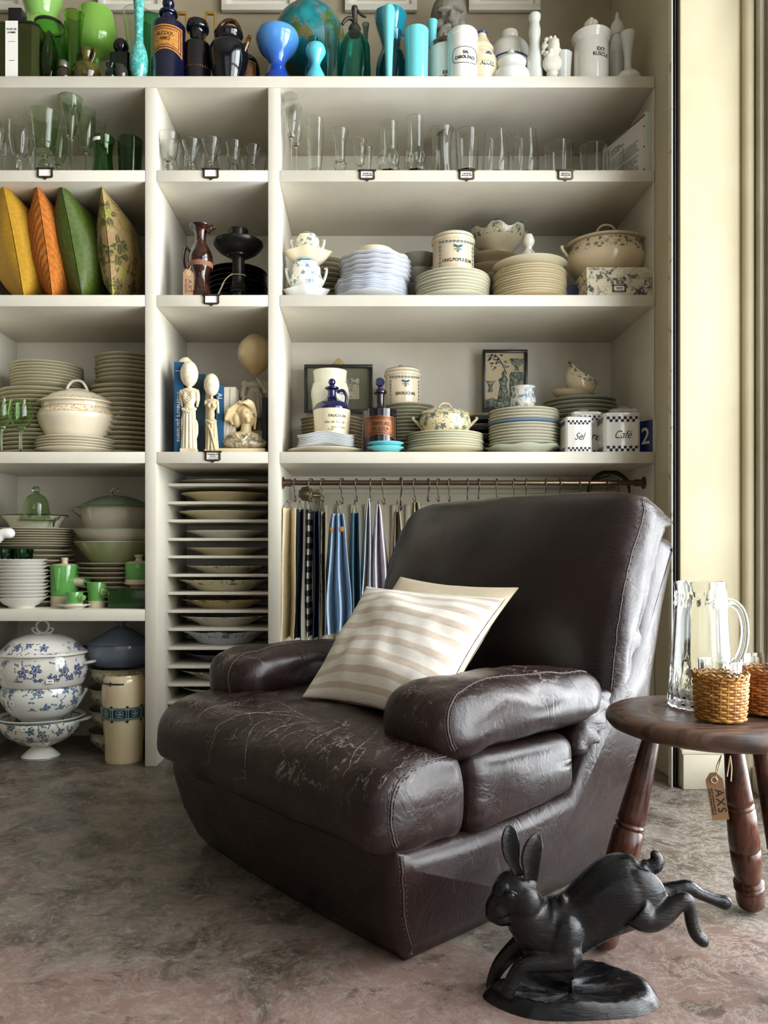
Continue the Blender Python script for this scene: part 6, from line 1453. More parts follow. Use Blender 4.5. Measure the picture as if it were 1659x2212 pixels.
# girl figurine with a balloon head
Y_ = YF + .15; GI = thing('figurine', 'bisque girl figurine with a cream balloon for a head', 'figurine', (sx(551, Y_), Y_, SZ[3])); H0 = sz(935, Y_) - SZ[3]; H1 = sz(815, Y_) - SZ[3]; s = (H1 - H0) / .20; g = G()
def E(c, r, rot=None): g.ell(Vector(c) * s + Vector((0, 0, H0)), tuple(q * s for q in r), 18, 12, rot)
for sg in (-1, 1): capsule(g, Vector((sg * .018, 0, .008)) * s + Vector((0, 0, H0)), .010 * s, Vector((sg * .016, 0, .06)) * s + Vector((0, 0, H0)), .013 * s); E((sg * .018, -.010, .006), (.009, .018, .007)); E((sg * .018, 0, .032), (.013, .013, .006))
for i in range(17): a = 2 * pi * i / 17; capsule(g, Vector((.044 * cos(a), .034 * sin(a), .052)) * s + Vector((0, 0, H0)), .0085 * s, Vector((.026 * cos(a), .02 * sin(a), .135)) * s + Vector((0, 0, H0)), .007 * s)
E((0, 0, .085), (.040, .030, .042)); E((0, 0, .140), (.028, .021, .030)); E((0, 0, .168), (.034, .020, .018)); E((-.036, 0, .172), (.016, .014, .016)); E((.036, 0, .172), (.016, .014, .016))
capsule(g, Vector((.040, -.008, .168)) * s + Vector((0, 0, H0)), .009 * s, Vector((.042, -.024, .142)) * s + Vector((0, 0, H0)), .008 * s); capsule(g, Vector((.042, -.024, .142)) * s + Vector((0, 0, H0)), .0075 * s, Vector((.012, -.020, .188)) * s + Vector((0, 0, H0)), .006 * s)
capsule(g, Vector((-.038, -.004, .165)) * s + Vector((0, 0, H0)), .009 * s, Vector((-.044, -.018, .128)) * s + Vector((0, 0, H0)), .008 * s)
for i in range(8): E((-.036 + .006 * cos(i * 2.1), -.026, .122 + .007 * sin(i * 2.1)), (.006, .005, .006))
ob('figure', organic('figure', g, M('grey_bisque', '#bdb5a0', .65, ('#a89f88', 25, .4, .7)), .0015, 2), GI)
part('plinth', G().box(-.048, .048, -.05, .05, H0 * .12, H0).box(-.055, .055, -.056, .056, 0, H0 * .12), M('stone_plinth', '#b0a890', .6), GI, bev=.002)
br = 37 * Y_ / F; zc = sz(766, Y_) - SZ[3]
part('balloon', G().lathe([(r * br, z * br) for r, z in cr([(.02, -1.30), (.07, -1.26), (.28, -1.12), (.72, -.72), (.97, -.22), (1.0, .12), (.86, .62), (.5, 1.0), (.18, 1.18), (0, 1.2)], 5)], 36, (0, 0, zc)), M('cream_rubber', '#cdb587', .3, Coat_Weight=.3), GI, sharp=0)

# right bay: pictures
BLKF = M('black_frame', '#14120f', .3); GRM = M('grey_green_mat', '#6f705c', .8); SEP = m_toile('grey_scene_print', '#b7ab8e', '#5a6a6c', 30)
Yp = 2.80
t, W, H = frame('small black framed picture leaning behind the white jar', 0, 787, 890, 657, 805, Yp, .011, BLKF, SEP, .038, GRM, .02)
g = G(); [g.tube([(-.012 + .006 * k + .006 * cos(q), -.010, H + .006 + .007 * (2 - abs(k - 2)) * .8 + .006 * sin(q)) for q in range(7)], .0022, 5, True) for k in range(5)]
part('hanger_ornament', g.box(-.022, .022, -.012, -.006, H - .001, H + .005), M('old_gilt', '#b09a5e', .45), t, sharp=0)
TBG = M('toile_ground', '#c9b795', .8)
t, W, H = frame('black framed blue toile picture of a figure, tree and urn', 0, 755, 888, 1043, 1140, 2.795, .010, BLKF, TBG, 0, None, .02)
def m_tink():
    n = N('toile_blue_ink'); f = n.noise(n.tc(), 90, 4, .7); return n.out(n.mix(n.rng(f, .42, .58), hx('#39626a'), hx('#a8a488')), .8)
TI = m_tink(); yq = -.02 * .46 - .0005; w_, h_ = W - .02, H - .02
def pr(pts): return [(-W / 2 + .010 + x * w_, .010 + z * h_) for x, z in pts]
g = G().prism(pr([(.62, .05), (.98, .05), (.98, .60), (.94, .66), (.66, .66), (.62, .60)]), yq - .0006, yq); part('print_pedestal', g, TI, t, sharp=0)
part('print_urn', G().prism(pr([(.74, .68), (.86, .68), (.84, .74), (.96, .82), (.99, .90), (.62, .90), (.66, .82), (.77, .74)]), yq - .0006, yq), TI, t, sharp=0)
part('print_figure', G().prism(pr([(.30, .12), (.62, .12), (.58, .34), (.54, .44), (.58, .52), (.52, .60), (.54, .66), (.46, .68), (.42, .62), (.44, .58), (.34, .52), (.38, .42)]), yq - .0006, yq), TI, t, sharp=0)
part('print_ground', G().prism(pr([(.0, .0), (1, .0), (1, .06), (.7, .09), (.4, .13), (.2, .20), (.0, .16)]), yq - .0005, yq), TI, t, sharp=0)
part('print_vase', G().prism(pr([(.06, .30), (.20, .30), (.18, .40), (.26, .50), (.02, .50), (.10, .40)]), yq - .0006, yq), TI, t, sharp=0)
g = G(); rb = random.Random(8); g.tube(cr([(*pr([(.55, .62)])[0], 0), (*pr([(.42, .82)])[0], 0), (*pr([(.25, .98)])[0], 0)], 5), .0016, 4)
g.v = [(x, yq - .0006, z) for x, z, _ in g.v]
for q in range(44):
    x, z = rb.uniform(.05, .58), rb.uniform(.70, .97)
    if abs(x - .55 + (z - .62) * .8) < .28: c = pr([(x, z)])[0]; g.prism([(c[0] + .0042 * cos(a) * (1 + .4 * cos(3 * a)), c[1] + .0035 * sin(a)) for a in [k * .9 for k in range(7)]], yq - .0006, yq)
part('print_tree', g, TI, t, sharp=0)

# white albarello jar, jug, kola bottle
o, R, H = vase('albarello_jar', 'white waisted ceramic jar with blue bird in front of the small picture', 'jar', 713, 84, 797, 3, .17, [(.90, 0), (.96, .04), (.90, .15), (.84, .4), (.92, .62), (.99, .75), (.90, .85), (.84, .88), (.86, .96), (.88, 1)], GLOSS('ivory_glaze', '#d6d2bb', .15), .004)
part('painted_bird', G().grid(lambda a, b: Vector(((R * .935) * sin(.55 + .28 * a), -(R * .935) * cos(.55 + .28 * a), H * (.50 + .16 * a * .4 + (.16 - .10 * a) * b))), 6, 4), CHINA('bird_blue', '#5b7fb0', '#223a78', 120, ((0, 1),), .9), o, sharp=0)
part('painted_scroll', G().tube([(R * .985 * sin(.5 + .35 * q / 8), -R * .985 * cos(.5 + .35 * q / 8), H * (.72 + .012 * sin(q * 2))) for q in range(9)], .0016, 4), M('cobalt_ink', '#2b3f7a'), o)
SQ = GLOSS('cool_square_china', '#cfd2d2', .12); Yq = YF + .02
(p, R) = stack('plate', 'cream oval plate at the bottom left of the third shelf', 704, 168, 962, 3, .008, 1, IVO, .020, ztop=SZ[3] + .022)
(p, R) = stack('plate', 'square white plate in the fan-edged pile under the flagon', 706, 122, 934, 3, .035, 7, SQ, .018, 'square', z0=SZ[3] + .015, rz0=radians(45) * 0)
stack('plate', 'beige plate in the stack behind the flagon', 716, 135, 895, 3, .20, 12, GLOSS('tan_china', '#ab987b', .14), .022)
Yj = p[1]; Rj = 40 * Yj / F; zb = p[2] - .004; H = sz(818, Yj) - zb
t = thing('stoneware_flagon', 'two-tone flagon, cobalt blue shoulder over cream, lettered FAUCHON', 'jug', (sx(717, Yj), Yj, zb))
COB = GLOSS('cobalt_glaze', '#11133f', .06); FLC = GLOSS('flagon_cream', '#d6c8a8', .14)
part('body', G().lathe([(0, 0)] + sc(cr([(.80, 0), (.88, .03), (.96, .2), (1.0, .40), (1.0, .46)], 5), Rj, H) + [(0, .46 * H)], 44), FLC, t)
part('shoulder', G().lathe([(0, .455 * H)] + sc(cr([(1.002, .455), (.98, .50), (.80, .57), (.48, .63), (.28, .68), (.23, .74), (.24, .80), (.36, .82), (.38, .845), (.3, .86)], 5), Rj, H) + [(0, .86 * H)], 44), COB, t)
g = G().lathe(sc([(0, .85), (.2, .85), (.15, .875), (.13, .89)], Rj, H), 16); g.ell((0, 0, .94 * H), (.2 * Rj, .2 * Rj, .062 * H), 20, 12); part('stopper', g, COB, t)
tub('handle', t, [(.26 * Rj, 0, .77 * H), (.58 * Rj, 0, .80 * H), (.78 * Rj, 0, .70 * H), (.74 * Rj, 0, .575 * H)], .0055, COB)
lettering('FAUCHON', .0125, INKB, t, (0, 0, H * .325), bend=Rj * .99, a0=.36, bold=.0002); lettering('Eau de Vie de', .0125, INKB, t, (0, 0, H * .225), bend=Rj * .965, a0=.20, shear=.4)
lettering('Poire Williams', .0085, INKB, t, (0, 0, H * .14), bend=Rj * .935, a0=.42, shear=.4); lettering('D 60', .009, INKB, t, (0, 0, H * .105), bend=Rj * .92, a0=-.05, shear=.4)
o, R, H = vase('apothecary_bottle', 'dark apothecary bottle with copper TEINTURE DE KOLA label', 'bottle', 821, 72, 830, 3, .04, [(.96, 0), (1, .02), (1, .58), (.97, .64), (.5, .68), (.30, .70), (.28, .86), (.32, .89), (.40, .90), (.40, .93), (.3, .95)], GLOSS('plum_black_glass', '#120d17', .05), .004, n=2, seg=44)
g = G().lathe(sc([(0, .93), (.24, .93), (.18, .97), (.15, .99)], R, H), 16); k = len(g.v); g.lathe([(0, -.007), (.010, -.007), (.0135, -.003), (.0135, .003), (.010, .007), (0, .007)], 28); g.tf(Matrix.Translation((0, 0, H * 1.06)) @ Matrix.Rotation(radians(90), 4, 'X') @ Matrix.Scale(1.1, 4), k); part('stopper', g, COB, o)
label_plate(o, R, H * .36, 1.12, H * .165, m_label('copper_label', '#7d4628', '#2b0f08', 10, .4), shape=lambda t, b: flare(t, b, H * .165))
lettering('TEINTURE\nDE KOLA', .0155, M('black_brown_ink', '#1c0b06', .6), o, (0, 0, H * .385), bend=R + .0008, sx=.86, bold=.0004, space=1.05)
AQ = OPAL('aqua_bowl', '#79d6dd')
for i, (w, z, l) in enumerate(((82, 0, 'lower small aqua opaline bowl below the kola bottle'), (80, .0145, 'upper small aqua opaline bowl below the kola bottle'))):
    loc, R, _ = V(832, w, 957, 3, .004); R = R; tag(ob('small_bowl', plate_mesh(R, .022, AQ, 'bowl'), None, (loc[0] + .001 * i, YF + .004 + R - .055, SZ[3] + z)), l, 'bowl').location.y = YF + .006 + R
(p, R) = stack('plate', 'grey white plate in the stack beneath the BASILICUM canister', 882, 110, 868, 3, .17, 15, GLOSS('grey_white_china', '#aca890', .13), .020)
canister('cream canister lettered BASILICUM on the tall plate stack', 870, 80, 782, p[2] - .004, p[1], '(BASILICUM)', mats=(CANM, TINK))
(p, R) = stack('plate', 'cream plate in the stack beneath the small leaf tureen', 961, 168, 927, 3, .008, 7, [GLOSS('butter_china', '#dcd2ae', .12), PALEG], .024)
LEAFB = CHINA('leaf_tureen_china', '#d9caa2', '#2d5a58', 30, ((.08, .95),), 1.0, seed=1.3); LEAFL = CHINA('leaf_tureen_lid', '#d9caa2', '#2d5a58', 44, ((.1, .75),), .8, seed=3)
Yt = p[1]; Rt = 56 * Yt / F; zb = p[2] - .004
tureen('small cream tureen with teal leaf print on the cream plates', (sx(961, Yt), Yt, zb), Rt, sz(889, Yt - Rt * .6) - zb, .022, LEAFB, LEAFL, [(.78, 0), (.84, .04), (.94, .3), (1, .62), (.96, .85), (.94, 1)], [(0, 0), (.98, -.02), (1.02, .05), (.98, .2), (.8, .62), (.5, .9), (.3, 1), (0, 1)], (1, .78), 'loop', 'scroll', .30, .62, knob_h=.017, kr=.0038)
stack('plate', 'dark rimmed plate in the low stack behind the small tureen', 1040, 74, 893, 3, .20, 9, [GLOSS('mixed_grey_china', '#8c8874', .14), GLOSS('navy_rim_china', '#1d2340', .14)], .022)
(p, R) = stack('plate', 'white plate at the foot of the blue edged stack', 1131, 164, 950, 3, .008, 1, PALEG, .030, 'scallop', ztop=SZ[3] + .030)
BLE = GLOSS('blue_edge_china', '#7f93ab', .12)
(p, R) = stack('plate', 'pale plate in the stack under the rose cup', 1131, 152, 876, 3, .018, 12, [PALEG, IVO, PALEG, IVO, PALEG, IVO, PALEG, BLE, PALEG, IVO, PALEG, IVO], .024, z0=SZ[3] + .017)
o, R, H = vase('cup', 'white cup with painted blue roses on the plate stack', 'cup', 1130, 56, 833, 3, .065, [(.72, 0), (.84, .06), (.98, .3), (.96, .5), (.84, .72), (.86, .9), (.95, 1)], CHINA('rose_cup_china', '#dfdacb', '#2f6f9c', 34, ((.05, .95),), 1.0, seed=.4), .003, z0=p[2] - .003)
(p, R) = stack('plate', 'sage plate in the wide stack beneath the sauce boat', 1252, 156, 852, 3, .13, 14, GLOSS('sage_plate_china', '#a3a48c', .13), .022)
# sauce boat tipped into its saucer
Yb = p[1] - .03; zb = p[2] - .004; xb = sx(1238, Yb)
t = thing('sauce_boat', 'cream sauce boat with green border tipped up in its saucer', 'sauce boat', (xb, Yb, zb))
part('saucer', G().lathe(vessel(sc(cr([(.45, 0), (.5, .08), (.8, .5), (1, 1)], 5), .075, .030), .003), 44, ov=(1, .8)), GLOSS('tan_cream_china', '#bfae8c', .13), t, (-.006, 0, 0), (0, radians(6), 0))
GRB = CHINA('green_border_china', '#cdbd9c', '#3f5a34', 60, ((.55, .98),), 1.0, line=((.95, .05),), seed=9)
def bw(a, r, z): k = max(0, (z / .078 - .4) / .6); lip = max(0, cos(a - pi)) ** 3; return r * (1 + .30 * k * lip), z + .020 * k * lip - .006 * k * abs(sin(a))
part('boat', G().lathe(vessel(sc(cr([(.45, 0), (.5, .06), (.9, .35), (1, .6), (.95, .85), (1, 1)], 6), .047, .078), .003, .012), 44, ov=(1.15, .85), wave=bw), GRB, t, (.004, 0, .020), (0, radians(26), 0))
tub('handle', t, [(.040, 0, .060), (.068, 0, .074), (.086, 0, .056), (.070, 0, .026), (.045, 0, .018)], [.0045, .005, .0045, .004, .004], GRB)
# checked kitchen canisters
def m_check():
    n = N('checked_porcelain'); uv = n.sep(n.tc('UV')); g_ = n.sep(n.tc('Generated'))[2]
    q = n.math('MODULO', n.math('ADD', n.math('FLOOR', n.math('MULTIPLY', uv[0], 135.0)), n.math('FLOOR', n.math('MULTIPLY', uv[1], 135.0))), 2.0); q = n.math('GREATER_THAN', n.math('ABSOLUTE', q), .5)
    return n, q, uv
def kcan(label, px0, px1, top, dy, word, rz=0.0):
    Y = YF + dy; x0, x1 = sx(px0, Y), sx(px1, Y); w = (x1 - x0) / 2; h = (sz(top, Y) - SZ[3]); hb = h * .86; c = w * .16
    t = thing('kitchen_canister', label, 'canister', ((x0 + x1) / 2, Y + w, SZ[3]), rz)
    part('body', octprism(G(), w, w, c, 0, hb), PORC, t, bev=.001)
    l = part('lid', octprism(octprism(G(), w * 1.02, w * 1.02, c, hb, hb + h * .035, .001), w * .92, w * .92, c, hb + h * .035, hb + h * .06, .002), PORC, t)
    lath('knob', l, sc([(0, 0), (.42, 0), (.4, .3), (.8, .5), (1, .8), (.8, 1), (0, 1)], w * .36, h * .085), PORC, 20, (0, 0, hb + h * .058))
    e = .0072; n = 11; st = (2 * (w - c)) / n; i_ = 0
    for zz in (.003, hb - 2 * st - .006):
        g = G()
        for r in range(2):
            for k in range(n):
                if (k + r) % 2: g.box(-w + c + k * st, -w + c + (k + 1) * st, -w - .0008, -w - .0002, zz + r * st, zz + (r + 1) * st)
                if (k + r) % 2: g.box(-w - .0008, -w - .0002, -w + c + k * st, -w + c + (k + 1) * st, zz + r * st, zz + (r + 1) * st); g.box(w + .0002, w + .0008, -w + c + k * st, -w + c + (k + 1) * st, zz + r * st, zz + (r + 1) * st)
        part('check_border', g, M('navy_check', '#1c2444', .2), t, sharp=0)
    lettering(word, h * .26, INKB, t, (0, -w - .0012, hb * .46), shear=.45, sx=.8)
kcan('white canister with navy check border lettered Sel', 1222, 1280, 892, .010, 'Sel')
kcan('white check bordered canister half hidden behind the Sel one', 1236, 1302, 879, .105, 'Sucre')
kcan('white canister with navy check border lettered Café', 1308, 1386, 882, .012, 'Café', radians(-4))
kcan('white check bordered canister behind the Café one', 1318, 1403, 872, .15, 'Farine')
Y_ = YF + .02; t = thing('number_plate', 'blue enamel house number plate with a white 2 at the shelf end', 'number plate', (sx(1401, Y_), Y_, SZ[3]), radians(-52)); h = sz(908, Y_) - SZ[3]
part('plate', G().box(-.042, .024, -.0012, .0012, 0, h), M('blue_enamel', '#1b2a63', .15), t, bev=.0006); part('white_edge', G().box(.020, .025, -.0018, .0018, 0, h), M('white_enamel', '#d6d2c4', .2), t)
lettering('2', h * .72, M('white_enamel', '#d6d2c4', .2), t, (-.010, -.002, h * .50), sx=.85, bold=.0008)
# ------------------------------------------------------------------ fourth shelf, left bay
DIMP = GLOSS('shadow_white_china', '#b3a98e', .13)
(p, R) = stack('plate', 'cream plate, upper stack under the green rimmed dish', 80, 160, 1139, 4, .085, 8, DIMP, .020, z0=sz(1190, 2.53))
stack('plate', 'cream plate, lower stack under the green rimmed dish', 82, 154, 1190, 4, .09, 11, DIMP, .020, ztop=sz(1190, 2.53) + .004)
Yd = p[1]; Rd = 70 * Yd / F; zb = p[2] - .004
tz = sz(1112, Yd - Rd * .6) - zb
t = thing('serving_dish', 'white serving dish with dark green rim and scroll handles', 'dish', (sx(75, Yd), Yd, zb))
DISHW = GLOSS('dish_white', '#bdb9a2', .12)
part('bowl', G().lathe(vessel(sc(cr([(.66, 0), (.70, .06), (.84, .6), (1, 1)], 4), Rd, tz), .004), 48, ov=(1, .8)), DISHW, t)
part('green_rim', G().tube([(Rd * cos(2 * pi * i / 48), Rd * .8 * sin(2 * pi * i / 48), tz) for i in range(48)], .0022, 6, True), M('dark_green_band', '#2a3d20', .2), t)
g = G(); [g.tube(cr([(Rd * .78, -Rd * .5, tz * .15), (Rd * (.80 + .03 * k), -Rd * .52, tz * (.5 + .1 * k)), (Rd * (.90 + .03 * k), -Rd * .42, tz * (.7 + .08 * k))], 5), .0022, 6) for k in range(3)]; part('scroll_handle', g, M('dark_green_band', '#2a3d20'), t, sharp=0)
o, R, H = vase('glass_cloche', 'small green glass bell cloche standing in the rimmed dish', 'cloche', 78, 74, 1063, 4, .10, [(1, 0), (.86, .12), (.74, .4), (.68, .65), (.52, .85), (.22, .97), (.08, 1)], GLASS('cloche_glass', '#d3e4c6', .01, 1.33), .002, z0=zb + tz * .55)
part('knob', G().ell((0, 0, H + .010), (.0135, .0135, .013), 20, 12), GLASS('cloche_glass', '#b5cfa5'), o)
# overexposed white spout at the left picture edge
Y_ = YF + .045; xt = XL + .042; zs = sz(1152, Y_) - SZ[4]
t = thing('coffee_pot', 'plain white pot whose rounded spout shows at the left picture edge', 'coffee pot', (xt, Y_, SZ[4]))
lath('body', t, [(0, 0), (.034, 0), (.037, .01), (.036, .12), (.030, zs), (.026, zs + .03), (0, zs + .032)], PORC)
xe = sx(20, Y_) - xt
part('spout', G().tube(cr([(.022, 0, zs - .07), (.045, 0, zs - .035), (xe * .75, 0, zs - .004), (xe, 0, zs)], 6), [.018] * 12 + [.017] * 7, 16).ell((xe, 0, zs), (.018, .017, .017), 16, 10), PORC, t, sharp=0)
lath('knob', t, [(0, zs + .03), (.006, zs + .03), (.009, zs + .04), (0, zs + .048)], PORC)
# bowls with cut green glasses on them
WB = GLOSS('bright_white_china', '#dedbd0', .1)
(p, R) = stack('bowl', 'white shallow bowl in the front left stack', 47, 106, 1208, 4, .006, 12, WB, .034, 'bowl', cat='bowl')
CUT = GLASS('cut_green_glass', '#3f8f60')
for cx, l in ((14, 'left dark green cut glass cup on the white bowls'), (53, 'right dark green cut glass cup on the white bowls')):
    loc, Rc, Hc = V(cx, 38, 1186, 4, .035, p[2] - .022)
    o = solo('cut_glass_cup', G().lathe(vessel(sc([(.72, 0), (.8, .04), (.88, .4), (1, 1)], Rc, Hc), .003), 40, wave=lambda a, r, z: (r * (1 + (.03 * cos(10 * a) if z < Hc * .6 and r > .4 * Rc else 0)), z)), CUT, l, 'cup', loc)
    g = G()
    for k in range(10):
        a = 2 * pi * k / 10; rr_ = Rc * .90
        for q in range(4): aa = a + .18 * cos(q * 1.57); zz = Hc * (.25 + .16 * sin(q * 1.57)); 
        g.add([((rr_ + .001) * cos(a + .16 * cos(q)), (rr_ + .001) * sin(a + .16 * cos(q)), Hc * (.26 + .17 * sin(q))) for q in [j * .785 for j in range(8)]], [tuple(range(8))])
    part('cut_medallions', g, M('frosted_cut', '#b9c9b8', .5), o, sharp=0)
# right-hand tureen pile
CEL = GLOSS('celadon_glaze', '#8d9468', .13); CELW = GLOSS('celadon_white', '#b4ad98', .12); CELB = GLOSS('celadon_band', '#6f8068', .15)
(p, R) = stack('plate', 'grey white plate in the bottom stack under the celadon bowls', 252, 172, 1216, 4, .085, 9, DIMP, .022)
Yc = p[1]
def big_bowl(label, cx, w, top, z0, prof, mat, rimm=None):
    Rb = w / 2 * Yc / F; Hh = sz(top, Yc - Rb) - z0
    o = solo('bowl', G().lathe(vessel(sc(cr(prof, 5), Rb, Hh), .004), 52), mat, label, 'bowl', (sx(cx, Yc), Yc, z0))
    if rimm: lath('rim', o, sc([(.97, .97), (1.01, .985), (1.0, 1.02), (.97, 1.01), (.97, .97)], Rb, Hh), rimm, 52)
    return z0 + Hh
zt = big_bowl('large celadon green mixing bowl', 258, 186, 1170, p[2] - .006, [(.58, 0), (.62, .05), (.82, .55), (.96, .9), (1, 1)], CEL, CELW)
zt = big_bowl('celadon bowl with white band nested in the mixing bowl', 262, 198, 1141, zt - .012, [(.70, 0), (.75, .1), (.88, .5), (1, 1)], CELW, CELB)
zb = zt - .014; Rt = 78 * Yc / F; Hb = sz(1092, Yc - Rt * .6) - zb
tureen('pale covered dish with striped handles and green band on the celadon bowls', (sx(250, Yc), Yc, zb), Rt, Hb, .050, CELW, CELB, [(.72, 0), (.78, .04), (.9, .45), (.97, .9), (1, 1)], [(0, 0), (1.06, -.02), (1.08, .06), (.98, .14), (.72, .48), (.45, .72), (.2, .85), (0, .88)], (1, .8), None, 'scroll', .30, .66, name='covered_dish', km=CHINA('striped_handle', '#a89a8c', '#5a4a3c', 90, ((0, 1),), .5), kr=.0055)
t_ = [o for o in COL.objects if o.name.startswith('covered_dish')][0]; ld = [o for o in COL.objects if o.parent == t_ and o.name.startswith('lid')][0]
zk = Hb + .040; tub('lid_handle', ld, [(-.010, 0, zk - .004), (-.012, -.004, zk + .014), (-.002, -.006, zk + .024), (.008, -.004, zk + .020), (.014, 0, zk - .004)], [.004, .0045, .005, .0045, .004], M('striped_knob', '#6a5c50', .3, ('#c9bfae', 160, .45, .55)))
# green tea service
GRN = GLOSS('apple_green_glaze', '#5d9c4c', .09); RIBC = GLOSS('ribbed_cream', '#cfc4a6', .25)
def ribs(z0, z1, n, amp): return lambda a, r, z: (r + (amp * (1 if int((z - z0) / (z1 - z0) * n * 2) % 2 else -1) if z0 < z < z1 and r > .01 else 0), z)
def teapiece(name, label, cx, w, top, dy, z0, split, cat, lid=None, seg=40, mi=None):
    loc, R, H = V(cx, w, top, 4, dy, z0); t = thing(name, label, cat, loc)
    n = max(3, int(H * split / .006)); pr_ = [(0, 0), (R * .94, 0)]
    for i in range(n): z = H * split * i / n; d = H * split / n; pr_ += [(R * .965, z + d * .15), (R * .965, z + d * .7), (R * .935, z + d * .85), (R * .935, z + d * .98)]
    part('ribbed_base', G().lathe(pr_ + [(R * .93, H * split), (0, H * split)], seg), RIBC, t)
    part('body', G().lathe(vessel(sc([(.955, split), (.97, split + .02), (.985, .7), (1.0, .93), (.97, .99), (.93, 1)], R, H), .003), seg), GRN, t)
    return t, R, H
t, R, H = teapiece('coffee_pot', 'apple green coffee pot with ribbed cream base', 140, 61, 1221, .10, None, .26, 'coffee pot')
l = lath('lid', t, sc([(0, .985), (.93, .985), (.92, 1.01), (.7, 1.03), (.24, 1.045), (.2, 1.10), (.26, 1.16), (.24, 1.18), (0, 1.185)], R, H), RIBC)
part('spout', G().prism([(-.011, H * .95), (.011, H * .95), (.006, H * .5), (0, H * .36), (-.006, H * .5)], -R * 1.10, -R * .86), GRN, t, bev=.004, bseg=3).rotation_euler = (0, 0, radians(-8))
def stub(parent, p0, L, r, ang, n=6):
    prf = []
    for i in range(n): z = L * i / n; d = L / n; prf += [(r * .92, z), (r, z + d * .2), (r, z + d * .7), (r * .92, z + d * .85)]
    g = G().lathe([(0, 0)] + prf + [(r * .92, L), (0, L)], 20); g.tf(Matrix.Translation(p0) @ Matrix.Rotation(ang, 4, 'Z') @ Matrix.Rotation(radians(90), 4, 'Y'))
    h = part('handle', g, RIBC, parent); g = G().lathe([(0, L), (r * 1.0, L), (r * 1.04, L + .002), (r * .98, L + .0045), (0, L + .0045)], 20); g.tf(Matrix.Translation(p0) @ Matrix.Rotation(ang, 4, 'Z') @ Matrix.Rotation(radians(90), 4, 'Y')); part('handle_cap', g, GRN, h)
stub(t, (R * .90, -.01, H * .60), .040, .0155, radians(-18))
t, R, H = teapiece('creamer', 'apple green cream jug with ribbed base beside the coffee pot', 210, 39, 1258, .075, None, .27, 'jug'); stub(t, (R * .80, -R * .55, H * .62), .016, .011, radians(-40), 3)
part('spout', G().prism([(-.010, H * .99), (.010, H * .99), (.002, H * .6), (-.002, H * .6)], -R * 1.05, -R * .86), GRN, t, bev=.003).rotation_euler = (0, 0, radians(-70))
loc, R, H = V(160, 70, 1303, 4, .006)
o = ob('saucer', plate_mesh(R, .014, WB), None, loc); tag(o, 'small white saucer under the green coffee cup', 'saucer')
t, R, H = teapiece('coffee_cup', 'small apple green coffee cup on a white saucer', 161, 36, 1279, .035, SZ[4] + .007, .22, 'cup', 24); stub(t, (R * .84, -R * .5, H * .62), .014, .0085, radians(-30), 2)
g = G()
YX = YF + .05; x0, x1 = sx(233, YX), X1 - .004; h = sz(1271, YX) - SZ[4]
t = thing('wooden_box', 'chipped dark green painted wooden box against the divider', 'box', ((x0 + x1) / 2, YX, SZ[4])); w = (x1 - x0) / 2
def m_chip():
    n = N('chipped_green_paint'); o_ = n.tc(); e = n.sep(n.tc('Generated')); f = n.noise(o_, 60, 5, .7)
    ed = n.math('MINIMUM', n.math('MINIMUM', e[0], n.math('SUBTRACT', 1.0, e[0])), n.math('MINIMUM', e[2], n.math('SUBTRACT', 1.0, e[2]))); m = n.rng(n.math('SUBTRACT', f, n.math('MULTIPLY', ed, 5.0)), .46, .54)
    return n.out(n.mix(m, hx('#14350f'), hx('#a5805c')), n.rng(m, 0, 1, .2, .7))
CHIP = m_chip()
part('box_body', G().box(-w, w, 0, .16, 0, h * .92), CHIP, t, bev=.002); part('box_top', G().box(-w - .001, w + .001, -.002, .162, h * .92, h), CHIP, t, bev=.002)
o = ob('saucer', plate_mesh(.050, .016, RIBC), None, (X1 - .052, YX + .062, SZ[4] + h)); tag(o, 'cream saucer on top of the chipped green box', 'saucer')
zs = SZ[4] + h + .0105; t, R, H = teapiece('sugar_bowl', 'apple green sugar bowl with cream lid on the chipped box', 301, 60, 1216, .07, zs, .24, 'sugar bowl')
t.location.x = X1 - .052; t.location.y = YX + .062
lath('lid', t, sc([(0, .98), (.94, .98), (.92, 1.02), (.6, 1.08), (.28, 1.10), (.2, 1.2), (.32, 1.34), (.28, 1.38), (0, 1.38)], R, H), RIBC)

# ------------------------------------------------------------------ floor level, left bay: tureens and vase
def V5(px, py, Y): return (sx(px, Y), Y, sz(py, Y))
Y5 = YF + .115; R5 = 88 * Y5 / F
BW1 = CHINA('blue_floral_tureen', '#e2dfd6', '#2c4270', 17, ((.22, .84),), 1.0, seed=1.1, var='#d2cec2'); BW1L = CHINA('blue_floral_lid', '#e2dfd6', '#2c4270', 19, ((.10, .62),), 1.0, seed=2.2)
BW2 = CHINA('teal_floral_tureen', '#e2e2da', '#2a5a78', 18, ((.36, 1.0),), 1.0, seed=3.4, line=((.985, .012),)); BW3 = CHINA('grey_teal_tureen', '#e2dfd2', '#2e5560', 19, ((.32, .92),), 1.0, seed=5.2, line=((.93, .018), (.03, .012)))
def floor_tureen(label, cx, zlo, zhi, Rp, mb, ml, bp, lp, Hl, knob, ears, **kw):
    return tureen(label, (sx(cx, Y5), Y5, zlo), Rp, zhi - zlo, Hl, mb, ml, bp, lp, (1, .86), knob, ears, **kw)
zA = sz(1560, Y5 - R5 * .85); zB = sz(1487, Y5 - R5 * .85); zC = sz(1417, Y5 - R5 * .9)
t3 = floor_tureen('footed white tureen with grey-blue flowers at the bottom of the pile', 88, 0.0, zA, R5 * 1.0, BW3, None, [(.46, 0), (.47, .03), (.38, .12), (.26, .22), (.24, .28), (.5, .36), (.82, .56), (.98, .80), (1.0, .92), (.97, .96), (1.06, .985), (1.06, 1.0)], None, 0, None, 'bar', ez=.86, er=.26)
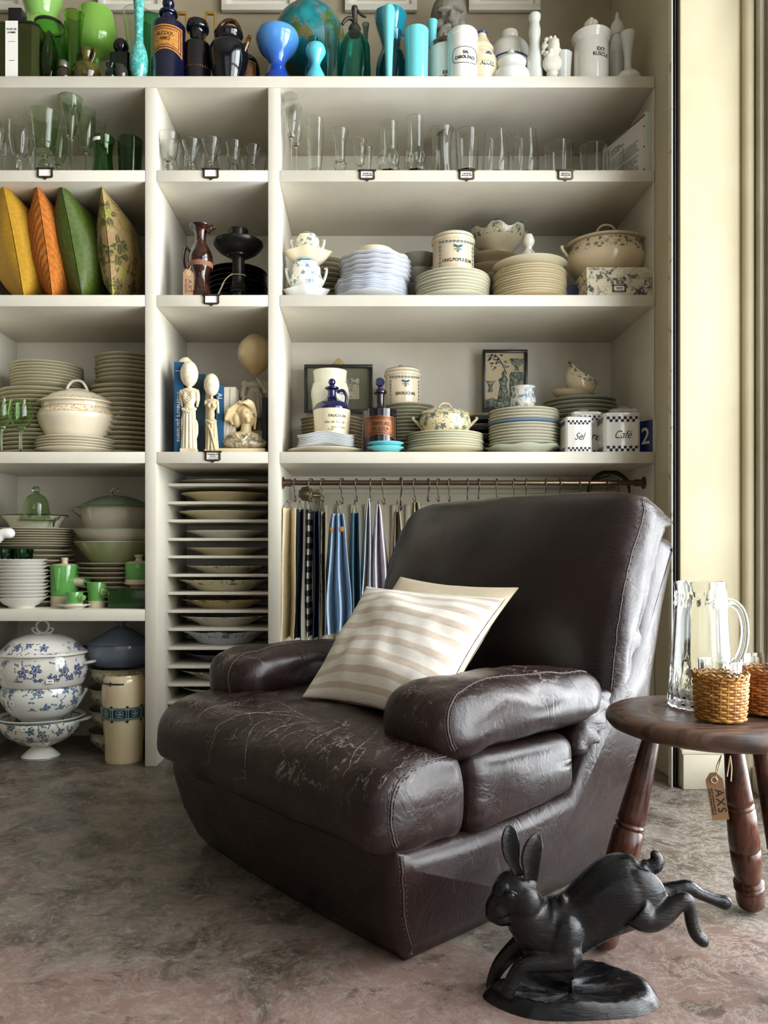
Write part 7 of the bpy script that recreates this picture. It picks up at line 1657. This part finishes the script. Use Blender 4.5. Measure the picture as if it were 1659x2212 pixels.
t2 = floor_tureen('white tureen bowl with teal flower sprays in the middle of the pile', 90, zA - .012, zB, R5 * .96, BW2, None, [(.55, 0), (.60, .05), (.78, .2), (.97, .5), (1, .75), (.94, .95), (.95, 1)], None, 0, None, 'scroll', ez=.60, er=.20)
t1 = floor_tureen('large covered white tureen with dark blue flowers on top of the pile', 92, zB - .006, zC, R5 * 1.06, BW1, BW1L, [(.86, 0), (.92, .05), (1.0, .35), (1.0, .6), (.94, .9), (.93, 1)], [(0, 0), (.96, -.03), (1.0, .0), (1.0, .08), (.9, .2), (.72, .62), (.5, .86), (.3, .98), (0, 1)], .062, 'ring', 'bar', ez=.62, er=.24, knob_h=.045, wave=lambda a, r, z: (r * (1 + .012 * cos(8 * a)), z))
for tt, aa, zz, rr_ in ((t1, .50, (zC - zB) * .20, R5 * 1.05), (t2, -.40, (zB - zA) * .58, R5 * .96), (t3, -.02, zA * .80, R5 * .98)):
    def st(a, b, aa=aa, zz=zz, rr_=rr_): an = aa + (a - .5) * .17; return Vector(((rr_ + .003) * sin(an), -(rr_ * .86 + .003) * cos(an), zz + .013 * b))
    sk = part('price_sticker', G().grid(st, 4, 2), CARD, tt, sharp=0)
    part('print_lines', G().grid(lambda a, b: st(.25 + a * .5, .35 + b * .25) * 1.0 + Vector((0, -.0008, 0)), 4, 1), M('mauve_ink', '#7a6a8c', .7), sk, sharp=0)
# blue-grey covered dish on the dim pile at the back
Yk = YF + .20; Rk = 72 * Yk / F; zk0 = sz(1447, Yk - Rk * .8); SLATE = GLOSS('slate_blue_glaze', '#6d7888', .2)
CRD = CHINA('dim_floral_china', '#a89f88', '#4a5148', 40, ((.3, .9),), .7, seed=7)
zz = 0.0
for i in range(4):
    nm = ['bottom', 'second', 'third', 'uppermost'][i]; hh = zk0 / 4 + (.004 if i < 3 else 0)
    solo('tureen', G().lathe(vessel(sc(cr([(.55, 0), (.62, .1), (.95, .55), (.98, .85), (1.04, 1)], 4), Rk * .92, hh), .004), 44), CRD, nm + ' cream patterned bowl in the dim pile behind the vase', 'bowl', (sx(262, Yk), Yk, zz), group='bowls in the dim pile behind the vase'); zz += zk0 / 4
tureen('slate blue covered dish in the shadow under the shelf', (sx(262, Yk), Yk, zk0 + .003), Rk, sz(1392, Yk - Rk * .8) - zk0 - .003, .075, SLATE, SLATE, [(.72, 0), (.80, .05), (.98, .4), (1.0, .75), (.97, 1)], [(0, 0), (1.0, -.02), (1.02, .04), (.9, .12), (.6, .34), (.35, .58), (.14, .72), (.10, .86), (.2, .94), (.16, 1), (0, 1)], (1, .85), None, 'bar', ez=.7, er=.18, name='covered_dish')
# tall cream vase with geometric band
Yv = YF + .075; Rv = 47 * Yv / F
t = thing('floor_vase', 'tall cream pottery vase with a dark geometric band on the floor', 'vase', (sx(268, Yv), Yv, 0)); Hv = sz(1459, Yv - Rv * .5)
VCR = GLOSS('pottery_cream', '#d3c19c', .16); VTL = M('dark_teal_glaze', '#20323c', .2)
VP = [(.80, 0), (.84, .02), (.86, .2), (.93, .42), (.99, .60), (1.0, .74), (.98, .86), (.92, .95), (.84, .985), (.82, 1)]
part('body', G().lathe(vessel(sc(cr(VP, 6), Rv, Hv), .005, .01), 56), VCR, t)
def rad_at(f):
    for (a, za), (b, zb_) in zip(VP, VP[1:]):
        if za <= f <= zb_: return Rv * (a + (b - a) * (f - za) / (zb_ - za))
    return Rv
def cyl(a, f, off=.001): r = rad_at(f) + off; return Vector((r * sin(a), -r * cos(a), f * Hv))
part('band', G().grid(lambda a, b: cyl(a * 2 * pi, .505 + .145 * b, .0008), 64, 6, True), VTL, t, sharp=0)
VLT = M('pale_teal_line', '#8fa3a0', .25); g = G()
for f in (.512, .527, .628, .643): g.tube([cyl(2 * pi * k / 64, f, .0016) for k in range(64)], .0011, 4, True)
for k in range(9):
    a0 = 2 * pi * k / 9 + .1
    for q in range(4):
        ca, cz = .085 * cos(q * pi / 2 + .785), .021 * sin(q * pi / 2 + .785)
        g.tube([cyl(a0 + ca + .10 * cos(w_), .578 + cz + .020 * sin(w_), .0016) for w_ in [j * .785 for j in range(8)]], .0011, 4, True)
    for d in (-.31, .31 - .02): g.tube([cyl(a0 + d, .512 + .131 * j / 5, .0016) for j in range(6)], .0013, 4)
part('band_tracery', g, VLT, t, sharp=0)
for k in range(9):
    a0 = 2 * pi * k / 9 + .1 + .34
    for f in (.655, .495):
        g = G().grid(lambda a, b: cyl(a0 + (a - .5) * .075, f + (b - .5) * .034, .0022), 2, 2); g.grid(lambda a, b: cyl(a0 + (a - .5) * .15, f + (b - .5) * .014, .0021), 3, 1); part('cross_motif', g, VTL, t, sharp=0)
g = G().grid(lambda a, b: cyl(-1.2 + 1.5 * a, .905 + .020 * b, .0012), 20, 1); part('rim_line', g, VTL, t, sharp=0)
for a0 in (-1.05, -.35): part('cross_motif', G().grid(lambda a, b: cyl(a0 + (a - .5) * .09, .915 + (b - .5) * .045, .0020), 2, 2).grid(lambda a, b: cyl(a0 + (a - .5) * .2, .915 + (b - .5) * .02, .0021), 3, 1), VTL, t, sharp=0)

# ------------------------------------------------------------------ single plates in the rack
RK = [('thin oval white dish', 200, 'sage', 10), ('cream platter', 188, 'butter', 22), ('cream platter, slightly wider', 205, 'cream', 20), ('pale celadon plate', 176, 'pale', 17), ('buff plate', 172, 'buff', 17),
      ('white plate with dark flowers', 176, 'flor1', 17), ('deep cream platter with black sprigs', 205, 'flor2', 25), ('plate with green feathered border', 190, 'flor3', 20), ('white platter with dark motifs', 190, 'flor4', 22), ('scalloped blue and white dish', 192, 'flor5', 30), ('navy blue plate', 180, 'navy', 20), ('plate with dark green print', 200, 'flor6', 22), ('plate with brown flower print', 190, 'flor7', 22)]
RKM = {'sage': SAGE, 'butter': GLOSS('rack_butter_china', '#cdbf94', .12), 'cream': GLOSS('rack_cream_china', '#d2c8a6', .12), 'pale': PALEG, 'buff': GLOSS('rack_buff_china', '#cabb98', .12), 'navy': GLOSS('rack_navy_china', '#141a34', .1),
       'flor1': CHINA('rack_floral_a', '#c9bfa2', '#232a24', 26, ((.45, 1),), .7, seed=1), 'flor2': CHINA('rack_floral_b', '#cfc6a4', '#1d2328', 22, ((.55, 1),), .6, seed=2), 'flor3': CHINA('rack_floral_c', '#b9a476', '#3a4028', 20, ((.7, 1),), 1.0, seed=3), 'flor4': CHINA('rack_floral_d', '#c9c6b4', '#20262c', 22, ((.6, 1),), .6, seed=4),
       'flor5': CHINA('rack_floral_e', '#b4b9bd', '#1f3268', 16, ((.5, 1),), .9, seed=5), 'flor6': CHINA('rack_floral_f', '#c2bda2', '#1f2a20', 18, ((.4, 1),), 1.0, seed=6), 'flor7': CHINA('rack_floral_g', '#c9c0a0', '#6a3a20', 18, ((.2, 1),), .8, seed=7)}
for i, (d, w, m, hp) in enumerate(RK):
    Yr = 2.715; R = min(w / 2 * Yr / F, .1635); 
    if i >= len(RZ): break
    xc = min(max(sx(486 if w > 180 else 490, Yr), X2 + R + .004), X3 - R - .004)
    o = ob('plate', plate_mesh(R, hp * 2.6 / F, RKM[m], 'scallop' if m == 'flor5' else 'plain', 56), None, (xc, min(Yr, YB - R * .80 - .003), RZ[i] + .0005)); o.scale = (1, .80, 1)
    tag(o, d + ' on ' + ORD[i] + ' rack board from top', 'plate', 'plates in the rack')

# ------------------------------------------------------------------ linen rail, hooks, cloths, radiator
STEEL = M('brushed_bronze_rail', '#6d5c4a', .22, Metallic=.9); HOOKM = M('hook_metal', '#5a5142', .3, Metallic=.85)
YRL = 2.52; zr = sz(1043, YRL)
t = thing('towel_rail', 'metal rail mounted across the bay behind the armchair', 'rail', (X4, YRL, zr))
part('rod', G().tube([(.003, 0, 0), (X5 - X4 - .006, 0, 0)], .0085, 16), STEEL, t)
for xx, sg in ((.001, 1), (X5 - X4 - .005, -1)): g = G().lathe([(0, 0), (.020, 0), (.020, .004), (.012, .007), (.012, .03), (0, .03)], 24); g.tf(Matrix.Translation((xx, 0, 0)) @ Matrix.Rotation(sg * radians(90), 4, 'Y')); part('flange', g, STEEL, t)
RADM = M('radiator_enamel', '#b9b29c', .4)
xr0, xr1 = sx(690, 2.80), sx(1340, 2.80); zt = sz(1060, 2.80)
t = thing('radiator', 'cream panel radiator on the back wall behind the hanging linen', 'radiator', (xr0, 2.79, .14)); L = xr1 - xr0; h = zt - .14
part('panel', G().box(0, L, .03, .06, 0, h), RADM, t, bev=.006)
nr_ = 22
for k in range(nr_): x = .02 + (L - .04) * k / (nr_ - 1); part('rib', G().prism([(x - .014, .03), (x - .009, .03)] and [(x - .013, .04), (x + .013, .04), (x + .008, h - .05), (x - .008, h - .05)], .018, .032), RADM, t, bev=.004)
for k in (0.25, .75): part('foot', G().box(L * k - .02, L * k + .02, .02, .055, -.14, .004), RADM, t)
part('cap_rail', G().tube([(0, .03, h), (L, .03, h)], .010, 8), RADM, t)
Yk_ = 2.74; g = G().lathe([(0, 0), (.024, 0), (.026, .006), (.022, .012), (.016, .014), (.012, .02), (.008, .022), (0, .022)], 28, wave=lambda a, r, z: (r * (1 + (.08 * cos(9 * a) if r > .02 else 0)), z)); g.tf(Matrix.Rotation(radians(90), 4, 'X'))
t = solo('radiator_valve', g, M('old_brass', '#6f6549', .4, Metallic=.7), 'round brass radiator valve behind the linen hooks', 'valve', (sx(661, Yk_), Yk_, sz(1067, Yk_)))
part('stem', G().tube([(0, 0, 0), (0, .045, 0), (.035, .06, 0), (.045, .07, 0)], .008, 10), M('old_brass', '#6f6549'), t)
part('pipe', G().tube([(0, .045, 0), (0, .05, -.3), (0, .05, -sz(1067, Yk_) + .002)], .009, 10), RADM, t)
Yh_ = 2.66; rh = 45 * Yh_ / F
solo('black_hoop', G().tube([(rh * cos(2 * pi * k / 40), .004 * sin(4 * pi * k / 40), rh * sin(2 * pi * k / 40)) for k in range(40)], .0075, 10, True), M('black_rubber', '#0e0d0c', .5), 'black hoop hung at the right end of the rail', 'hoop', (sx(1317, Yh_), Yh_, sz(1064, Yh_)), sharp=0)
solo('wall_peg', G().tube([(0, 0, 0), (0, .195, 0)], .004, 8), HOOKM, 'metal peg in the back panel that carries the black hoop', 'peg', (sx(1317, Yh_), Yh_ - .005, sz(1064, Yh_) + rh - .0120), sharp=40)
def hook(cx, label, big=1.0, drop=.055, rz=None):
    rz = rz if rz is not None else random.Random(int(cx)).uniform(-.9, .9)
    t = ob('hook', None, None, (sx(cx, YRL), YRL, zr), (0, 0, 1.35 + rz * .5)); tag(t, label, 'hook', 'hooks along the linen rail')
    r = .0128 * (1 + (big - 1) * .6); d = drop * big
    p = [(r, 0, -.006), (r, 0, .002), (r * .7, 0, r * .8), (0, 0, r * 1.05), (-r * .75, 0, r * .75), (-r, 0, 0), (-r * .9, 0, -r), (-.002, 0, -d * .55), (0, 0, -d * .75), (.008 * big, 0, -d * .97), (.002, 0, -d * 1.12), (-.009 * big, 0, -d * 1.02), (-.010 * big, 0, -d * .88)]
    part('wire', G().tube(cr(p, 5), .0019 * (1 + (big - 1) * .8), 8), HOOKM, t, sharp=0); return t
for cx in (925, 947, 971, 1010, 1034, 1073, 1111, 1137, 1179, 1209, 1254, 1276, 1312, 1336): hook(cx, 'empty S hook, %s from the left above the chair back' % ORD[(925, 947, 971, 1010, 1034, 1073, 1111, 1137, 1179, 1209, 1254, 1276, 1312, 1336).index(cx)])
def m_cloth(name, c1, c2=None, kind='plain', sc_=1.0):
    n = N(name); uv = n.tc('UV'); s_ = n.sep(uv); o = n.tc(); z = n.sep(o)[2]; wv = n.noise(n.mapv(o, (500, 500, 500)), 1, 2); c = n.mix(n.rng(n.noise(o, 40, 3), .3, .7), hx(c1), n.mix(.15, hx(c1), (0, 0, 0, 1)))
    if kind == 'gingham': a = n.math('GREATER_THAN', n.math('FRACT', n.math('MULTIPLY', z, 26.0)), .5); c = n.mix(a, c, hx(c2))
    if kind == 'edge': a = n.math('GREATER_THAN', n.math('FRACT', n.math('MULTIPLY', z, 150.0)), .45); b = n.math('MULTIPLY', n.rng(s_[0], .44, .46), n.rng(s_[0], .58, .56)); c = n.mix(n.math('MULTIPLY', a, b), c, hx(c2))
    if kind == 'check': u = n.math('FRACT', n.math('ADD', n.math('MULTIPLY', z, 120.0), n.math('MULTIPLY', s_[0], 22.0))); v = n.math('FRACT', n.math('SUBTRACT', n.math('MULTIPLY', z, 120.0), n.math('MULTIPLY', s_[0], 22.0))); c = n.mix(n.math('MULTIPLY', n.math('GREATER_THAN', u, .32), n.math('GREATER_THAN', v, .32)), c, hx(c2))
    if kind == 'stripe': a = n.math('MULTIPLY', n.rng(n.math('ABSOLUTE', n.math('SUBTRACT', n.math('FRACT', n.math('MULTIPLY', s_[0], 2.0)), .5)), .10, .085), 1.0); c = n.mix(a, c, hx(c2))
    if kind == 'print': c = n.mix(flower_mask(n, n.mapv(uv, (.3, 1, 1)), 6.0, .8), c, hx(c2))
    return n.out(c, .85, n.bump(wv, .3, .0006))
def cloth(label, cx, wt, wb, top, bot, mat, folds=3, depth=.06, Y=YRL, skew=0, clip=0, hookr=True, amp=1.0, hem=None, rings=True):
    """folded cloth hanging from a hook: a pleated ribbon run from top to bottom; widths in px"""
    xc = sx(cx, Y); zt, zb = sz(top, Y), sz(bot, Y); W0, W1 = wt * Y / F, wb * Y / F; s_ = skew * Y / F
    t = thing('hanging_cloth', label, 'cloth', (xc, Y, zb)); n = folds * 8; rr = random.Random(int(cx)); ph = rr.uniform(0, 6)
    def fn(a, b):
        # a runs along the pleats, b from the top to the hem
        w = W0 + (W1 - W0) * min(1, b * 1.25) ** .7; q = a * folds; i = int(min(q, folds - 1e-6)); f = q - i
        y = depth * (.5 - abs(2 * (f if i % 2 == 0 else 1 - f) - 1) * .0 - (f if i % 2 == 0 else 1 - f)) * (.55 + .45 * b)
        x = (a - .5) * w + .0025 * amp * sin(7 * b + ph + i) * b
        return Vector((x + s_ * b, y, (zt - zb) * (1 - b) + .004 * sin(a * 9 + ph) * b))
    g = G().grid(fn, n, 14); th = .0022
    # give the ribbon a real thickness
    k = len(g.v); w_ = n + 1; vs = [Vector(v) for v in g.v]; me_n = []
    for j in range(15):
        for i in range(w_):
            du = vs[j * w_ + min(i + 1, n)] - vs[j * w_ + max(i - 1, 0)]; dv = vs[min(j + 1, 14) * w_ + i] - vs[max(j - 1, 0) * w_ + i]; nn = du.cross(dv); me_n.append(nn.normalized() if nn.length > 1e-12 else Vector((1, 0, 0)))
    back = [v + nn * th for v, nn in zip(vs, me_n)]; F0 = list(g.f); U0 = list(g.uv)
    g.add(back, [tuple(reversed(f)) for f in F0], [list(reversed(u)) for u in U0])
    for j in range(14):
        for i in (0, n): a, b = j * w_ + i, (j + 1) * w_ + i; g.f.append((a, b, b + k, a + k)); g.uv.append([(i / n, 0)] * 4); g.mi.append(0)
    for i in range(n):
        for j in (0, 14): a, b = j * w_ + i, j * w_ + i + 1; g.f.append((a, b, b + k, a + k)); g.uv.append([(i / n, 0), ((i + 1) / n, 0)] * 2); g.mi.append(0)
    part('fabric', g, mat, t, sharp=60)
    if rings:
        hz_ = zr - zb; g = G()
        for sg in (-1, 1): g.tube([(0, 0, hz_ - .058), (sg * W0 * .32, .004 * sg, zt - zb - .006)], .0011, 6)
        part('clip_wire', g, HOOKM, t, sharp=0)
    return t
names = []
cloth('pair of folded cream wool cloths at the left end of the rail', 620, 38, 42, 1098, 1380, m_cloth('cream_wool', '#d8c7a0'), 3, .09, skew=-4)
cloth('navy cloth with a dotted white edge', 648, 17, 18, 1100, 1380, m_cloth('navy_dotted', '#141c33', '#d6d2c4', 'edge'), 3, .09, skew=-6)
cloth('navy and white gingham cloth', 667, 16, 16, 1101, 1376, m_cloth('gingham', '#c9c4b4', '#26303c', 'gingham'), 2, .09, skew=-3)
cloth('plain navy blue folded cloth', 682, 13, 18, 1104, 1380, m_cloth('navy_wool', '#151c36'), 3, .09)
cloth('cream cloth with dark flower print and white hem', 697, 14, 12, 1106, 1376, m_cloth('dark_print', '#9a9078', '#1c2030', 'print'), 3, .08)
cloth('light blue linen cloth in deep folds', 728, 26, 62, 1110, 1372, m_cloth('sky_linen', '#a6c0d8'), 5, .07, skew=-2, amp=2)
cloth('blue lattice check cloth', 766, 18, 24, 1108, 1376, m_cloth('lattice', '#16324a', '#5f93a6', 'check'), 3, .07)
cloth('white linen towel with lace border', 796, 5, 34, 1078, 1330, m_cloth('white_linen', '#c9cdd2'), 4, .06, skew=-6)
cloth('lilac white linen towel', 817, 8, 44, 1090, 1310, m_cloth('lilac_linen', '#cdc5cc'), 4, .06, skew=5)
cloth('beige cloth with dark stripes', 858, 14, 44, 1105, 1300, m_cloth('beige_stripe', '#a89878', '#2c2838', 'stripe'), 4, .06)
cloth('pale beige cloth beside the chair back', 897, 12, 34, 1085, 1290, m_cloth('pale_stripe', '#b5a588', '#3a3444', 'stripe'), 3, .05)
for i, (cx, b) in enumerate(((637, 1), (672, 1), (697, 1), (739, 1.1), (770, 1), (800, 1), (829, 1.15), (866, 1.45), (896, 1))): hook(cx, 'hook carrying linen, %s from the left on the rail' % ORD[i], b)
part('wooden_clamp', G().box(-.016, -.006, -.012, .012, 0, .016), M('clamp_wood', '#a8702e', .5), [o for o in COL.objects if o.get('label') == 'light blue linen cloth in deep folds'][0], (-.004, -.06, .335), bev=.002)
part('wooden_clamp', G().box(-.006, .010, -.012, .012, 0, .016), M('clamp_wood', '#a8702e', .5), [o for o in COL.objects if o.get('label') == 'light blue linen cloth in deep folds'][0], (.014, -.06, .337), bev=.002)
